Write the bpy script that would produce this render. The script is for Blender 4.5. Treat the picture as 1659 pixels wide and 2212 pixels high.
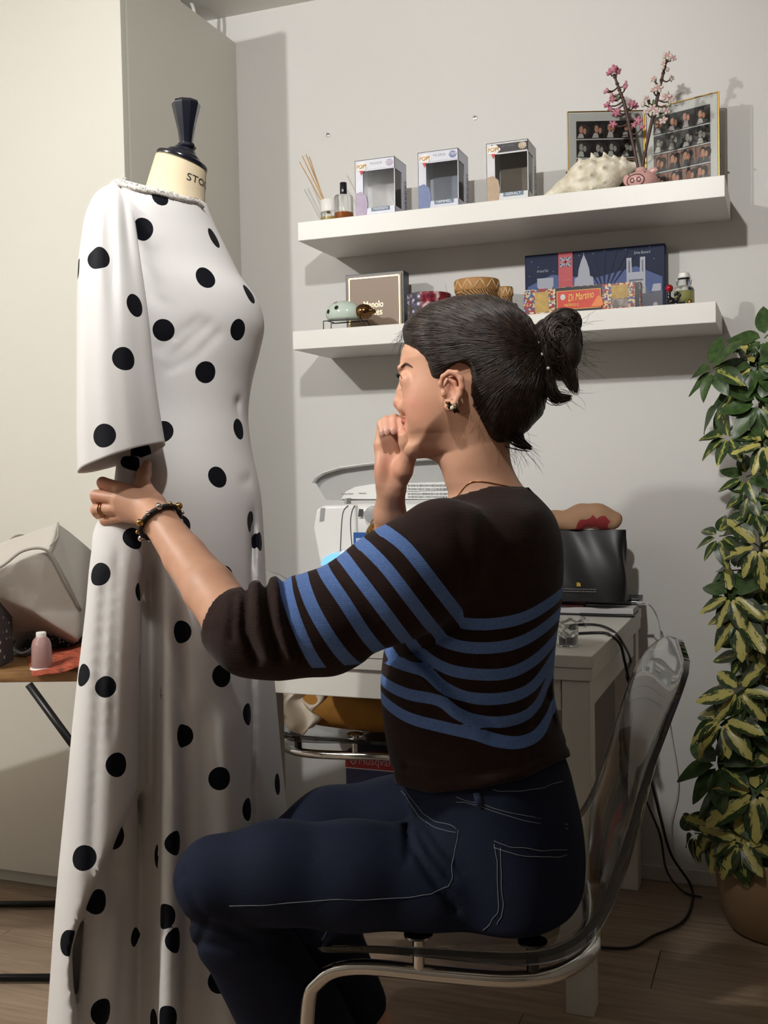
import bpy, bmesh, math, random
import numpy as np
from mathutils import Vector, Matrix, Quaternion
random.seed(7); rng = np.random.default_rng(7)
for o in list(bpy.data.objects): bpy.data.objects.remove(o, do_unlink=True)
scene = bpy.context.scene
COL = scene.collection

# ------------------------------------------------------------------ camera
FPX, YAW, PITCH, ROLL, CAMH = 2307.19, .3623, -.0372, -.0192, 1.1075
IW, IH = 1659.0, 2212.0
cyw, syw = math.cos(YAW), math.sin(YAW)
Fv = np.array([-syw*math.cos(PITCH), cyw*math.cos(PITCH), math.sin(PITCH)])
R0 = np.array([cyw, syw, 0.0]); U0 = np.cross(R0, Fv)
Rv = math.cos(ROLL)*R0 + math.sin(ROLL)*U0
Uv = -math.sin(ROLL)*R0 + math.cos(ROLL)*U0
CAM = np.array([0.0, 0.0, CAMH])
def ray(px, py): return Fv + Rv*(px-829.5)/FPX - Uv*(py-1106)/FPX
def P(px, py, z): return CAM + ray(px, py)*z                       # a pixel at a known distance
def onp(px, py, axis, v):                                          # a pixel on the plane axis = v
    d = ray(px, py); return CAM + d*((v-CAM[axis])/d[axis])
def K(px, py, z): return np.array([(px-829.5)/FPX*z, z, -(py-1106)/FPX*z])   # figure frame: right, away, up
MK = np.stack([Rv, Fv, Uv], 1)
def k2w(v): return np.asarray(v) @ MK.T + CAM
def w2k(v): return (np.asarray(v)-CAM) @ MK
def projk(v):
    v = np.asarray(v); return 829.5+FPX*v[..., 0]/v[..., 1], 1106-FPX*v[..., 2]/v[..., 1]
cd = bpy.data.cameras.new('camera'); cam = bpy.data.objects.new('camera', cd); COL.objects.link(cam)
cam.matrix_world = Matrix(((Rv[0], Uv[0], -Fv[0], 0), (Rv[1], Uv[1], -Fv[1], 0), (Rv[2], Uv[2], -Fv[2], CAMH), (0, 0, 0, 1)))
cd.sensor_fit = 'VERTICAL'; cd.sensor_height = 24.0; cd.lens = FPX/IH*24.0; cd.clip_start = .05
scene.camera = cam

# ------------------------------------------------------------------ light
w = bpy.data.worlds.new('world'); scene.world = w; w.use_nodes = True
w.node_tree.nodes['Background'].inputs[0].default_value = (.5, .5, .52, 1)
w.node_tree.nodes['Background'].inputs[1].default_value = .05
scene.view_settings.view_transform = 'Standard'; scene.view_settings.look = 'None'
scene.view_settings.gamma = 1; scene.view_settings.use_curve_mapping = False
scene.view_settings.exposure = -0.08
LAMP1 = (-2.14, .22, 2.37); LAMP2 = (-.45, .62, 2.30)            # two ceiling spots of the room
POW1, POW2 = 114.0, 90.0
LCOL1, LCOL2 = (1, .985, .955), (1, .985, .955)

# ------------------------------------------------------------------ materials
def S(r, g, b):                                                    # sRGB 0-255 -> linear
    f = lambda c: c/12.92 if c <= .04045 else ((c+.055)/1.055)**2.4
    return tuple(f(c/255) for c in (r, g, b))
MATS = {}
class NT:
    def __init__(s, name):
        s.m = bpy.data.materials.new(name); s.m.use_nodes = True; s.t = s.m.node_tree
        s.b = s.t.nodes['Principled BSDF']
    def n(s, kind, **kw):
        nd = s.t.nodes.new(kind)
        for k, v in kw.items():
            if k.startswith('i_'):
                key = k[2:]; key = int(key) if key.isdigit() else key.replace('_', ' ')
                nd.inputs[key].default_value = v
            else: setattr(nd, k, v)
        return nd
    def l(s, a, b): s.t.links.new(a, b)
    def coord(s, which='Object'): return s.n('ShaderNodeTexCoord').outputs[which]
    def ramp(s, fac, stops, interp='LINEAR'):
        r = s.n('ShaderNodeValToRGB'); r.color_ramp.interpolation = interp
        el = r.color_ramp.elements
        while len(el) < len(stops): el.new(.5)
        for e, (p, c) in zip(el, stops): e.position = p; e.color = (*c, 1) if len(c) == 3 else c
        s.l(fac, r.inputs[0]); return r.outputs[0]
    def math(s, op, a, b=None, c=None):
        m = s.n('ShaderNodeMath', operation=op)
        for i, v in enumerate((a, b, c)):
            if v is None: continue
            if isinstance(v, (int, float)): m.inputs[i].default_value = v
            else: s.l(v, m.inputs[i])
        return m.outputs[0]
    def mix(s, fac, a, b, mode='MIX'):
        m = s.n('ShaderNodeMix', data_type='RGBA', blend_type=mode)
        for sock, v in ((m.inputs[0], fac), (m.inputs[6], a), (m.inputs[7], b)):
            if isinstance(v, (int, float)): sock.default_value = v
            elif isinstance(v, tuple): sock.default_value = (*v, 1) if len(v) == 3 else v
            else: s.l(v, sock)
        return m.outputs[2]
    def noise(s, vec, scale, detail=3, rough=.5):
        n = s.n('ShaderNodeTexNoise'); n.inputs['Scale'].default_value = scale
        n.inputs['Detail'].default_value = detail; n.inputs['Roughness'].default_value = rough
        if vec is not None: s.l(vec, n.inputs['Vector'])
        return n.outputs[0]
    def mapping(s, vec, scale=(1, 1, 1), rot=(0, 0, 0), loc=(0, 0, 0)):
        m = s.n('ShaderNodeMapping'); m.inputs['Scale'].default_value = scale
        m.inputs['Rotation'].default_value = rot; m.inputs['Location'].default_value = loc
        s.l(vec, m.inputs[0]); return m.outputs[0]
    def bump(s, h, strength=.2, dist=.002):
        b = s.n('ShaderNodeBump'); b.inputs['Strength'].default_value = strength; b.inputs['Distance'].default_value = dist
        s.l(h, b.inputs['Height']); s.l(b.outputs[0], s.b.inputs['Normal'])
    def base(s, v):
        if isinstance(v, tuple): s.b.inputs['Base Color'].default_value = (*v, 1)
        else: s.l(v, s.b.inputs['Base Color'])
    def set(s, **kw):
        for k, v in kw.items(): s.b.inputs[k.replace('_', ' ')].default_value = v
def mat(name, col, rough=.5, metal=0, var=.06, vscale=20, bump=0, bscale=200, **kw):
    if name in MATS: return MATS[name]
    t = NT(name); t.set(Roughness=rough, Metallic=metal, **kw)
    if var:
        nz = t.noise(t.coord(), vscale)
        c0 = tuple(max(0, c*(1-var)) for c in col); c1 = tuple(min(1, c*(1+var)) for c in col)
        t.base(t.ramp(nz, [(.3, c0), (.7, c1)]))
    else: t.base(col)
    if bump: t.bump(t.noise(t.coord(), bscale), bump, .001)
    MATS[name] = t.m; return t.m

# ------------------------------------------------------------------ mesh helpers
class MB:
    def __init__(s): s.v = []; s.f = []; s.mi = []
    def add(s, v, f, mi=0):
        o = len(s.v); s.v += [tuple(map(float, p)) for p in v]; s.f += [tuple(i+o for i in q) for q in f]; s.mi += [mi]*len(f); return s
    def box(s, c, d, rot=None, bev=0, mi=0, seg=2):
        bm = bmesh.new(); bmesh.ops.create_cube(bm, size=1)
        for v in bm.verts: v.co = Vector((v.co.x*d[0], v.co.y*d[1], v.co.z*d[2]))
        if bev: bmesh.ops.bevel(bm, geom=bm.edges[:], offset=bev, segments=seg, affect='EDGES', profile=.5)
        if rot is not None:
            R = rot if isinstance(rot, Matrix) else Matrix.Rotation(rot, 3, 'Z')
            for v in bm.verts: v.co = R @ v.co
        bm.verts.index_update()
        s.add([v.co+Vector(c) for v in bm.verts], [[v.index for v in f.verts] for f in bm.faces], mi); bm.free(); return s
    def lathe(s, prof, c=(0, 0, 0), n=24, mi=0, axis=None, a0=0, capb=True, capt=True):
        v = []; f = []
        for r, z in prof:
            for i in range(n):
                a = a0+2*math.pi*i/n; v.append(Vector((r*math.cos(a), r*math.sin(a), z)))
        m = len(prof)
        for j in range(m-1):
            for i in range(n):
                k = (i+1) % n; f.append((j*n+i, j*n+k, (j+1)*n+k, (j+1)*n+i))
        if capb: f.append(tuple(range(n))[::-1])
        if capt: f.append(tuple((m-1)*n+i for i in range(n)))
        if axis is not None:
            q = Vector((0, 0, 1)).rotation_difference(Vector(axis)); v = [q @ p for p in v]
        s.add([p+Vector(c) for p in v], f, mi); return s
    def tube(s, pts, r, n=10, mi=0, cap=True, closed=False, flat=1.0, ref=None):
        pts = [Vector(p) for p in pts]; m = len(pts)
        rs = r if hasattr(r, '__len__') else [r]*m
        T = []
        for i in range(m):
            a = pts[(i-1) % m] if (i or closed) else pts[0]; b = pts[(i+1) % m] if (i < m-1 or closed) else pts[-1]
            d = (b-a); T.append(d.normalized() if d.length > 1e-9 else Vector((0, 0, 1)))
        up = Vector(ref) if ref is not None else (Vector((0, 0, 1)) if abs(T[0].z) < .9 else Vector((1, 0, 0)))
        N = (up - T[0]*up.dot(T[0])).normalized(); v = []; f = []
        for i in range(m):
            N = (N - T[i]*N.dot(T[i]))
            N = N.normalized() if N.length > 1e-6 else Vector((1, 0, 0))
            B = T[i].cross(N)
            for k in range(n):
                a = 2*math.pi*k/n; v.append(pts[i]+N*(math.cos(a)*rs[i])+B*(math.sin(a)*rs[i]*flat))
        for i in range(m if closed else m-1):
            j = (i+1) % m
            for k in range(n):
                l = (k+1) % n; f.append((i*n+k, i*n+l, j*n+l, j*n+k))
        if cap and not closed: f.append(tuple(range(n))[::-1]); f.append(tuple((m-1)*n+k for k in range(n)))
        s.add(v, f, mi); return s
    def sphere(s, c, r, n=14, m=9, mi=0, rot=None):
        r = r if hasattr(r, '__len__') else (r, r, r); v = [Vector((0, 0, r[2]))]; f = []
        for j in range(1, m):
            t = math.pi*j/m
            for i in range(n):
                a = 2*math.pi*i/n; v.append(Vector((r[0]*math.sin(t)*math.cos(a), r[1]*math.sin(t)*math.sin(a), r[2]*math.cos(t))))
        v.append(Vector((0, 0, -r[2])))
        for i in range(n): f.append((0, 1+i, 1+(i+1) % n))
        for j in range(m-2):
            for i in range(n):
                k = (i+1) % n; f.append((1+j*n+i, 1+(j+1)*n+i, 1+(j+1)*n+k, 1+j*n+k))
        L = len(v)-1; b = 1+(m-2)*n
        for i in range(n): f.append((L, b+(i+1) % n, b+i))
        if rot is not None: v = [rot @ p for p in v]
        s.add([p+Vector(c) for p in v], f, mi); return s
    def prism(s, poly, o, ux, uy, un, th, mi=0):                  # polygon in the plane (ux,uy) at o, extruded by th along un
        o, ux, uy, un = Vector(o), Vector(ux), Vector(uy), Vector(un); n = len(poly)
        a = [o+ux*x+uy*y for x, y in poly]; b = [p+un*th for p in a]
        s.add(a+b, [tuple(range(n))[::-1], tuple(range(n, 2*n))]+[(i, (i+1) % n, n+(i+1) % n, n+i) for i in range(n)], mi); return s
    def grid(s, fn, nu, nv, mi=0, cu=False):                       # fn(u,v) -> point
        v = [fn(i/(nu if cu else nu-1), j/(nv-1)) for j in range(nv) for i in range(nu)]; f = []
        for j in range(nv-1):
            for i in range(nu if cu else nu-1):
                k = (i+1) % nu; f.append((j*nu+i, j*nu+k, (j+1)*nu+k, (j+1)*nu+i))
        s.add(v, f, mi); return s
def rootmat(o):
    while o is not None and o.parent is not None: o = o.parent
    return o.matrix_basis if o is not None else Matrix.Identity(4)
def obj(name, mb, m=None, parent=None, world=False, smooth=False, base=None, fixn=True):
    """one mesh object; world=True: the vertices are room coordinates"""
    v, f = (mb.v, mb.f) if isinstance(mb, MB) else mb
    me = bpy.data.meshes.new(name)
    if isinstance(v, np.ndarray): v = v.astype(float)
    inv = None; loc = None
    if parent is not None:
        if world: inv = rootmat(parent).inverted()
    elif base is not None: loc = Vector(base); inv = Matrix.Translation(-loc)
    if inv is not None:
        A = np.array(inv); vv = np.asarray(v, float); v = vv @ A[:3, :3].T + A[:3, 3]
    if isinstance(v, np.ndarray):
        v = v.tolist()
    me.from_pydata(v, [], f if not isinstance(f, np.ndarray) else f.tolist())
    ms = m if isinstance(m, (list, tuple)) else [m]
    for x in ms:
        if x is not None: me.materials.append(x)
    if isinstance(mb, MB) and len(ms) > 1: me.polygons.foreach_set('material_index', mb.mi)
    if fixn and len(me.polygons) < 60000:
        bm = bmesh.new(); bm.from_mesh(me); bmesh.ops.recalc_face_normals(bm, faces=bm.faces[:]); bm.to_mesh(me); bm.free()
    if smooth is True: me.polygons.foreach_set('use_smooth', [True]*len(me.polygons))
    elif smooth: 
        me.polygons.foreach_set('use_smooth', [True]*len(me.polygons)); me.set_sharp_from_angle(angle=math.radians(smooth))
    me.update()
    o = bpy.data.objects.new(name, me); COL.objects.link(o)
    if parent is not None: o.parent = parent
    if loc is not None: o.location = loc
    return o
def tag(o, label=None, cat=None, group=None, kind=None):
    if label: o['label'] = label
    if cat: o['category'] = cat
    if group: o['group'] = group
    if kind: o['kind'] = kind
    return o
def thing(name, label, cat, loc=(0, 0, 0), rz=0, group=None):
    o = bpy.data.objects.new(name, None); COL.objects.link(o); o.empty_display_size = .05
    o.location = Vector(loc); o.rotation_euler = (0, 0, rz)
    o.matrix_basis = Matrix.Translation(Vector(loc)) @ Matrix.Rotation(rz, 4, 'Z')
    return tag(o, label, cat, group)
def struct(name, mb, m, **kw):
    return tag(obj(name, mb, m, **kw), kind='structure')
def text_mb(body, size, o, ux, uy, th=.0004, ax='CENTER', width=None, shear=0, space=1.0):
    """flat lettering as a mesh: origin o, writing direction ux, up uy"""
    cu = bpy.data.curves.new('lettering', 'FONT'); cu.body = body; cu.size = size; cu.align_x = ax; cu.align_y = 'CENTER'
    cu.extrude = 0; cu.resolution_u = 3; cu.shear = shear; cu.space_character = space
    t = bpy.data.objects.new('lettering', cu); COL.objects.link(t)
    dg = bpy.context.evaluated_depsgraph_get(); me = bpy.data.meshes.new_from_object(t.evaluated_get(dg))
    v = [x.co.copy() for x in me.vertices]; f = [tuple(p.vertices) for p in me.polygons]
    bpy.data.objects.remove(t, do_unlink=True); bpy.data.curves.remove(cu); bpy.data.meshes.remove(me)
    sx = 1
    if width and v:
        w0 = max(p.x for p in v)-min(p.x for p in v); sx = width/w0
    o, ux, uy = Vector(o), Vector(ux), Vector(uy); n = ux.cross(uy)
    mb = MB(); mb.add([o+ux*(p.x*sx)+uy*p.y+n*th for p in v], f); return mb
def smooth_path(pts, n=8, closed=False):                           # Catmull-Rom
    p = [Vector(q) for q in pts]; out = []; m = len(p)
    for i in range(m if closed else m-1):
        a = p[(i-1) % m] if closed or i else p[0]*2-p[1]; b = p[i]; c = p[(i+1) % m]
        d = p[(i+2) % m] if closed or i < m-2 else p[-1]*2-p[-2]
        for k in range(n):
            t = k/n; out.append(.5*((2*b)+(c-a)*t+(2*a-5*b+4*c-d)*t*t+(3*b-a-3*c+d)*t**3))
    if not closed: out.append(p[-1])
    return out
def interp_tab(tab, x):                                            # smooth table lookup, columns of tab over tab[:,0]
    tab = np.asarray(tab, float); x = np.asarray(x, float)
    xs = tab[:, 0]; i = np.clip(np.searchsorted(xs, x, side='right')-1, 0, len(xs)-2)
    h = xs[i+1]-xs[i]; t = np.clip((x-xs[i])/h, 0, 1)
    g = np.gradient(tab[:, 1:], xs, axis=0)
    t_, h_ = t[..., None], h[..., None]
    return ((2*t_**3-3*t_**2+1)*tab[i, 1:]+(t_**3-2*t_**2+t_)*h_*g[i]+(-2*t_**3+3*t_**2)*tab[i+1, 1:]+(t_**3-t_**2)*h_*g[i+1])

# ------------------------------------------------------------------ implicit surfaces (smooth unions, polygonised)
class SDF:
    def __init__(s, lo, hi, h):
        s.h = h; s.lo = np.array(lo, float); n = np.ceil((np.array(hi)-s.lo)/h).astype(int)+1
        s.ax = [(s.lo[i]+h*np.arange(n[i])).astype(np.float32) for i in range(3)]
        s.f = np.full(tuple(n), 1.0, np.float32)
    def sub(s, lo, hi):
        sl = []
        for i in range(3):
            a = np.clip(int((lo[i]-s.lo[i])/s.h)-1, 0, s.f.shape[i]); b = np.clip(int((hi[i]-s.lo[i])/s.h)+2, 0, s.f.shape[i]); sl.append(slice(a, max(a, b)))
        X = s.ax[0][sl[0]][:, None, None]; Y = s.ax[1][sl[1]][None, :, None]; Z = s.ax[2][sl[2]][None, None, :]
        return tuple(sl), X, Y, Z
    def put(s, sl, d, k):
        a = s.f[sl]
        if a.size == 0: return
        if k > 0:
            h = np.maximum(k-np.abs(a-d), 0)/k; s.f[sl] = np.minimum(a, d)-h*h*k*.25
        else: s.f[sl] = np.minimum(a, d)
    def cut(s, sl, d, k):
        a = s.f[sl]; d = -d
        if a.size == 0: return
        h = np.maximum(k-np.abs(a-d), 0)/k; s.f[sl] = np.maximum(a, d)+h*h*k*.25
    def cone(s, a, ra, b, rb, k=.02, cut=False):
        a = np.array(a, float); b = np.array(b, float); m = max(ra, rb)+k+2*s.h
        sl, X, Y, Z = s.sub(np.minimum(a, b)-m, np.maximum(a, b)+m)
        d = b-a; L2 = d@d
        t = np.clip(((X-a[0])*d[0]+(Y-a[1])*d[1]+(Z-a[2])*d[2])/max(L2, 1e-12), 0, 1)
        q = np.sqrt((X-a[0]-t*d[0])**2+(Y-a[1]-t*d[1])**2+(Z-a[2]-t*d[2])**2)-(ra+(rb-ra)*t)
        (s.cut if cut else s.put)(sl, q.astype(np.float32), k); return s
    def chain(s, pts, rs, k=.01):
        for i in range(len(pts)-1): s.cone(pts[i], rs[i], pts[i+1], rs[i+1], k)
        return s
    def ell(s, c, r, k=.02, rot=None, cut=False):
        c = np.array(c, float); r = np.array(r, float); m = r.max()+k+2*s.h
        sl, X, Y, Z = s.sub(c-m, c+m); x, y, z = X-c[0], Y-c[1], Z-c[2]
        if rot is not None:
            A = np.array(rot).T; x, y, z = A[0, 0]*x+A[0, 1]*y+A[0, 2]*z, A[1, 0]*x+A[1, 1]*y+A[1, 2]*z, A[2, 0]*x+A[2, 1]*y+A[2, 2]*z
        k0 = np.sqrt((x/r[0])**2+(y/r[1])**2+(z/r[2])**2); k1 = np.sqrt((x/r[0]**2)**2+(y/r[1]**2)**2+(z/r[2]**2)**2)
        q = np.where(k1 > 1e-6, k0*(k0-1)/np.maximum(k1, 1e-6), -r.min())
        (s.cut if cut else s.put)(sl, q.astype(np.float32), k); return s
    def loft(s, tab, k=.02, p=2.0, caps=True):
        """tab rows: height, centre right, centre away, half right, half away (figure frame)"""
        tab = np.array(sorted(tab), float); m = k+2*s.h; r = max(tab[:, 3].max(), tab[:, 4].max())
        sl, X, Y, Z = s.sub((tab[:, 1].min()-r-m, tab[:, 2].min()-r-m, tab[0, 0]-m), (tab[:, 1].max()+r+m, tab[:, 2].max()+r+m, tab[-1, 0]+m))
        if 0 in s.f[sl].shape: return s
        T = interp_tab(tab, np.clip(Z[0, 0], tab[0, 0], tab[-1, 0])); ca, cb, ra, rb = [T[:, i].astype(np.float32)[None, None, :] for i in range(4)]
        rho = (np.abs((X-ca)/ra)**p+np.abs((Y-cb)/rb)**p)**(1/p)
        gx = np.abs(X-ca)/ra**2; gy = np.abs(Y-cb)/rb**2
        g = np.sqrt(gx**2+gy**2)/np.maximum(rho, 1e-3)
        q = (rho-1)/np.maximum(g, 1/np.maximum(ra, rb))
        if caps:
            q = np.maximum(q, np.maximum(tab[0, 0]-Z, Z-tab[-1, 0]))
        s.put(sl, q.astype(np.float32), k); return s
    def mesh(s):
        f = s.f; h = s.h; I = f < 0
        nx, ny, nz = f.shape
        cnt = np.zeros((nx-1, ny-1, nz-1), np.int8)
        for i in (0, 1):
            for j in (0, 1):
                for k in (0, 1): cnt += I[i:nx-1+i, j:ny-1+j, k:nz-1+k]
        cells = np.argwhere((cnt > 0) & (cnt < 8)); idx = np.full((nx-1, ny-1, nz-1), -1, np.int32)
        idx[cells[:, 0], cells[:, 1], cells[:, 2]] = np.arange(len(cells))
        acc = np.zeros((len(cells), 3)); c = np.zeros(len(cells))
        corner = [(i, j, k) for i in (0, 1) for j in (0, 1) for k in (0, 1)]
        for a in corner:
            for ax in range(3):
                if a[ax]: continue
                b = list(a); b[ax] = 1
                fa = f[cells[:, 0]+a[0], cells[:, 1]+a[1], cells[:, 2]+a[2]]; fb = f[cells[:, 0]+b[0], cells[:, 1]+b[1], cells[:, 2]+b[2]]
                m = (fa < 0) != (fb < 0); t = fa[m]/(fa[m]-fb[m]); p = np.tile(np.array(a, float), (m.sum(), 1)); p[:, ax] += t
                acc[m] += p; c[m] += 1
        V = (cells+acc/c[:, None])*h+s.lo
        Q = []
        for ax in range(3):
            sh = [slice(None)]*3; s2 = [slice(None)]*3; sh[ax] = slice(0, -1); s2[ax] = slice(1, None)
            A, B = I[tuple(sh)], I[tuple(s2)]
            e = np.argwhere(A != B); o1, o2 = [(1, 2), (2, 0), (0, 1)][ax]
            ok = (e[:, o1] > 0) & (e[:, o2] > 0) & (e[:, o1] < f.shape[o1]-1) & (e[:, o2] < f.shape[o2]-1); e = e[ok]
            q = []
            for d1, d2 in ((1, 1), (0, 1), (0, 0), (1, 0)):
                g = e.copy(); g[:, o1] -= d1; g[:, o2] -= d2; q.append(idx[g[:, 0], g[:, 1], g[:, 2]])
            q = np.stack(q, 1); flip = ~A[e[:, 0], e[:, 1], e[:, 2]]; q[flip] = q[flip][:, ::-1]; Q.append(q)
        Q = np.concatenate(Q) if Q else np.zeros((0, 4), int)
        return V, Q
def relax(V, Q, it=2, lam=.5):                                     # Laplacian smoothing
    E = np.concatenate([Q[:, [0, 1]], Q[:, [1, 2]], Q[:, [2, 3]], Q[:, [3, 0]]])
    E = np.concatenate([E, E[:, ::-1]])
    n = np.bincount(E[:, 0], minlength=len(V))[:, None]
    for _ in range(it):
        A = np.stack([np.bincount(E[:, 0], V[E[:, 1], i], len(V)) for i in range(3)], 1)/np.maximum(n, 1)
        V = V+(A-V)*lam
    return V
def join_vq(parts):
    V = []; Q = []; o = 0
    for v, q in parts: V.append(v); Q.append(q+o); o += len(v)
    return np.concatenate(V), np.concatenate(Q)
def attr(o, name, vals):
    a = o.data.attributes.new(name, 'FLOAT', 'POINT'); a.data.foreach_set('value', np.asarray(vals, np.float32))
def vattr(t, name):
    n = t.n('ShaderNodeAttribute', attribute_name=name); return n.outputs['Fac']
def poly_sdf(poly, X, Y):                                          # signed distance to a polygon, negative inside
    poly = np.asarray(poly, float); d = np.full(np.broadcast(X, Y).shape, 1e9); ins = np.zeros(d.shape, bool); n = len(poly)
    for i in range(n):
        a, b = poly[i], poly[(i+1) % n]; e = b-a
        t = np.clip(((X-a[0])*e[0]+(Y-a[1])*e[1])/max(e@e, 1e-12), 0, 1)
        d = np.minimum(d, (X-a[0]-t*e[0])**2+(Y-a[1]-t*e[1])**2)
        c = ((a[1] <= Y) & (b[1] > Y)) | ((b[1] <= Y) & (a[1] > Y))
        if abs(e[1]) > 1e-12: ins ^= c & (X < a[0]+(Y-a[1])*e[0]/e[1])
    d = np.sqrt(d); return np.where(ins, -d, d)
# ================================================================== THE SETTING
WY = 2.902; CEIL = 2.487; XL, XR, YF = -3.35, 1.55, -1.75
t = NT('wall_paint'); n1 = t.noise(t.coord(), 1.3, 2); n2 = t.noise(t.coord(), 260, 2)
t.base(t.ramp(n1, [(.2, S(212, 210, 206)), (.8, S(217, 215, 212))])); t.set(Roughness=.7); t.bump(n2, .06, .001); MATS['wall'] = t.m
t = NT('ceiling_paint'); t.base(t.ramp(t.noise(t.coord(), 2, 2), [(.2, S(224, 221, 214)), (.8, S(229, 226, 220))])); t.set(Roughness=.75); MATS['ceil'] = t.m
t = NT('laminate_plank'); oc = t.coord(); oi = t.n('ShaderNodeObjectInfo').outputs['Random']
off = t.n('ShaderNodeCombineXYZ'); t.l(t.math('MULTIPLY', oi, 40.0), off.inputs[0]); t.l(t.math('MULTIPLY', oi, 17.0), off.inputs[1])
va = t.n('ShaderNodeVectorMath', operation='ADD'); t.l(oc, va.inputs[0]); t.l(off.outputs[0], va.inputs[1])
g = t.noise(t.mapping(va.outputs[0], (2.2, 34, 1)), 2.2, 7, .62); g2 = t.noise(t.mapping(va.outputs[0], (1.2, 9, 1)), 1.6, 3, .5)
c = t.ramp(g, [(.30, S(112, 93, 76)), (.5, S(152, 131, 110)), (.72, S(178, 158, 136))])
c = t.mix(.35, c, t.ramp(g2, [(.3, S(128, 107, 88)), (.7, S(172, 152, 131))]))
c = t.mix(t.math('MULTIPLY', oi, .22), c, S(128, 110, 92)); t.base(c); t.set(Roughness=.42); t.bump(g, .12, .001); MATS['plank'] = t.m
mb = MB().box(((XL+XR)/2, (YF+WY)/2, -.055), (XR-XL+.2, WY-YF+.2, .1)); floor = struct('floor', mb, mat('floor_joint', S(70, 58, 48), .8))
pw, pl = .192, 1.285; r = 0; y = YF; proto = {}
while y < WY-.001:
    x = XL-((r*.41) % 1)*pl
    while x < XR-.001:
        a, b = max(x, XL), min(x+pl, XR); d = min(pw, WY-y); key = (round(b-a, 3), round(d, 3))
        if b-a > .02:
            if key not in proto:
                o = obj('plank', MB().box((0, 0, -.004), (b-a-.0016, d-.0016, .008), bev=.0008, seg=1), MATS['plank'], floor); proto[key] = o
            else:
                o = proto[key].copy(); COL.objects.link(o); o.parent = floor
            o.location = ((a+b)/2, y+d/2, 0)
        x += pl
    y += pw; r += 1
T_ = .1
struct('wall_back', MB().box(((XL+XR)/2, WY+T_/2, CEIL/2), (XR-XL+.2, T_, CEIL)), MATS['wall'])
struct('wall_left', MB().box((XL-T_/2, (YF+WY)/2, CEIL/2), (T_, WY-YF, CEIL)), MATS['wall'])
dim = mat('fill_cut_grey', S(128, 122, 114), .8, var=.03, vscale=2)  # darker grey chosen for the unseen walls to reduce bounced fill light
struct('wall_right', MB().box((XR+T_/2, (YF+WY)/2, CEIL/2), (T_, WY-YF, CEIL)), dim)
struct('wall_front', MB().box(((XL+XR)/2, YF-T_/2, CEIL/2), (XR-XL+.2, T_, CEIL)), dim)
struct('ceiling', MB().box(((XL+XR)/2, (YF+WY)/2, CEIL+T_/2), (XR-XL+.2, WY-YF+.2, T_)), MATS['ceil'])
white = mat('white_lacquer', S(226, 224, 219), .38, var=.015, vscale=3)
struct('baseboard_back', MB().box(((-1.53+XR)/2, WY-.005, .02), (XR+1.53, .01, .04), bev=.002), mat('baseboard_white', S(206, 202, 196), .5, var=.02))

# the room's two ceiling lamps (above the frame)
def lamp(loc, power, col, label, rad, aim=None, cone=60):
    th = thing('ceiling_lamp', label, 'lamp', (loc[0], loc[1], CEIL), group='ceiling lamps of the room')
    obj('canopy', MB().lathe([(.0, 0), (.05, 0), (.05, -.02), (.012, -.028), (.012, loc[2]-CEIL+.07)], n=24), mat('lamp_metal', S(200, 198, 192), .35, 1), th, smooth=40)
    obj('socket', MB().lathe([(.02, loc[2]-CEIL+.10), (.024, loc[2]-CEIL+.09), (.024, loc[2]-CEIL+.055), (.018, loc[2]-CEIL+.05)], n=20), MATS['lamp_metal'], th, smooth=40)
    ld = bpy.data.lights.new('bulb', 'SPOT' if aim else 'POINT'); ld.energy = power; ld.color = col; ld.shadow_soft_size = rad
    if aim: ld.spot_size = math.radians(cone); ld.spot_blend = .75
    lo = bpy.data.objects.new('bulb', ld); COL.objects.link(lo); lo.parent = th; lo.location = (0, 0, loc[2]-CEIL)
    if aim: lo.rotation_euler = (Vector(aim)-Vector(loc)).to_track_quat('-Z', 'Y').to_euler()
    return th
lamp(LAMP1, POW1, LCOL1, 'bright ceiling lamp over the open side of the room', .028)
lamp(LAMP2, POW2, LCOL2, 'directional ceiling spot lamp aimed at the shelves', .03, aim=(-1.0, 2.9, 1.50), cone=86)

# ================================================================== WARDROBE
wx, wy = -1.5475, 2.303
wmat = mat('wardrobe_foil', S(206, 203, 193), .55, var=.015, vscale=2)
wd = thing('wardrobe', 'tall pale grey-white wardrobe with plain flat doors against the wall', 'wardrobe', (-2.45, 2.6, 0))
obj('side_panel', MB().box((wx-.009, (wy+.026+WY-.002)/2, 2.405/2), (.018, WY-.002-wy-.026, 2.405), bev=.001), wmat, wd, world=True)
obj('carcass', MB().box(((wx-.018+XL+.01)/2, (wy+.026+WY-.004)/2, 1.235), (wx-.019-XL-.01, WY-.004-wy-.026, 2.33), bev=.001), wmat, wd, world=True)
obj('plinth', MB().box(((wx-.02+XL+.01)/2, wy+.055, .033), (wx-.02-XL-.01, .02, .064)), wmat, wd, world=True)
x = wx
for i in range(4):
    x2 = max(x-.4985, XL+.012)
    if x-x2 > .1: obj('door', MB().box(((x+x2)/2, wy+.0095, (.05+2.40)/2), (x-x2-.003, .019, 2.35), bev=.0015), wmat, wd, world=True)
    x = x2
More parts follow.
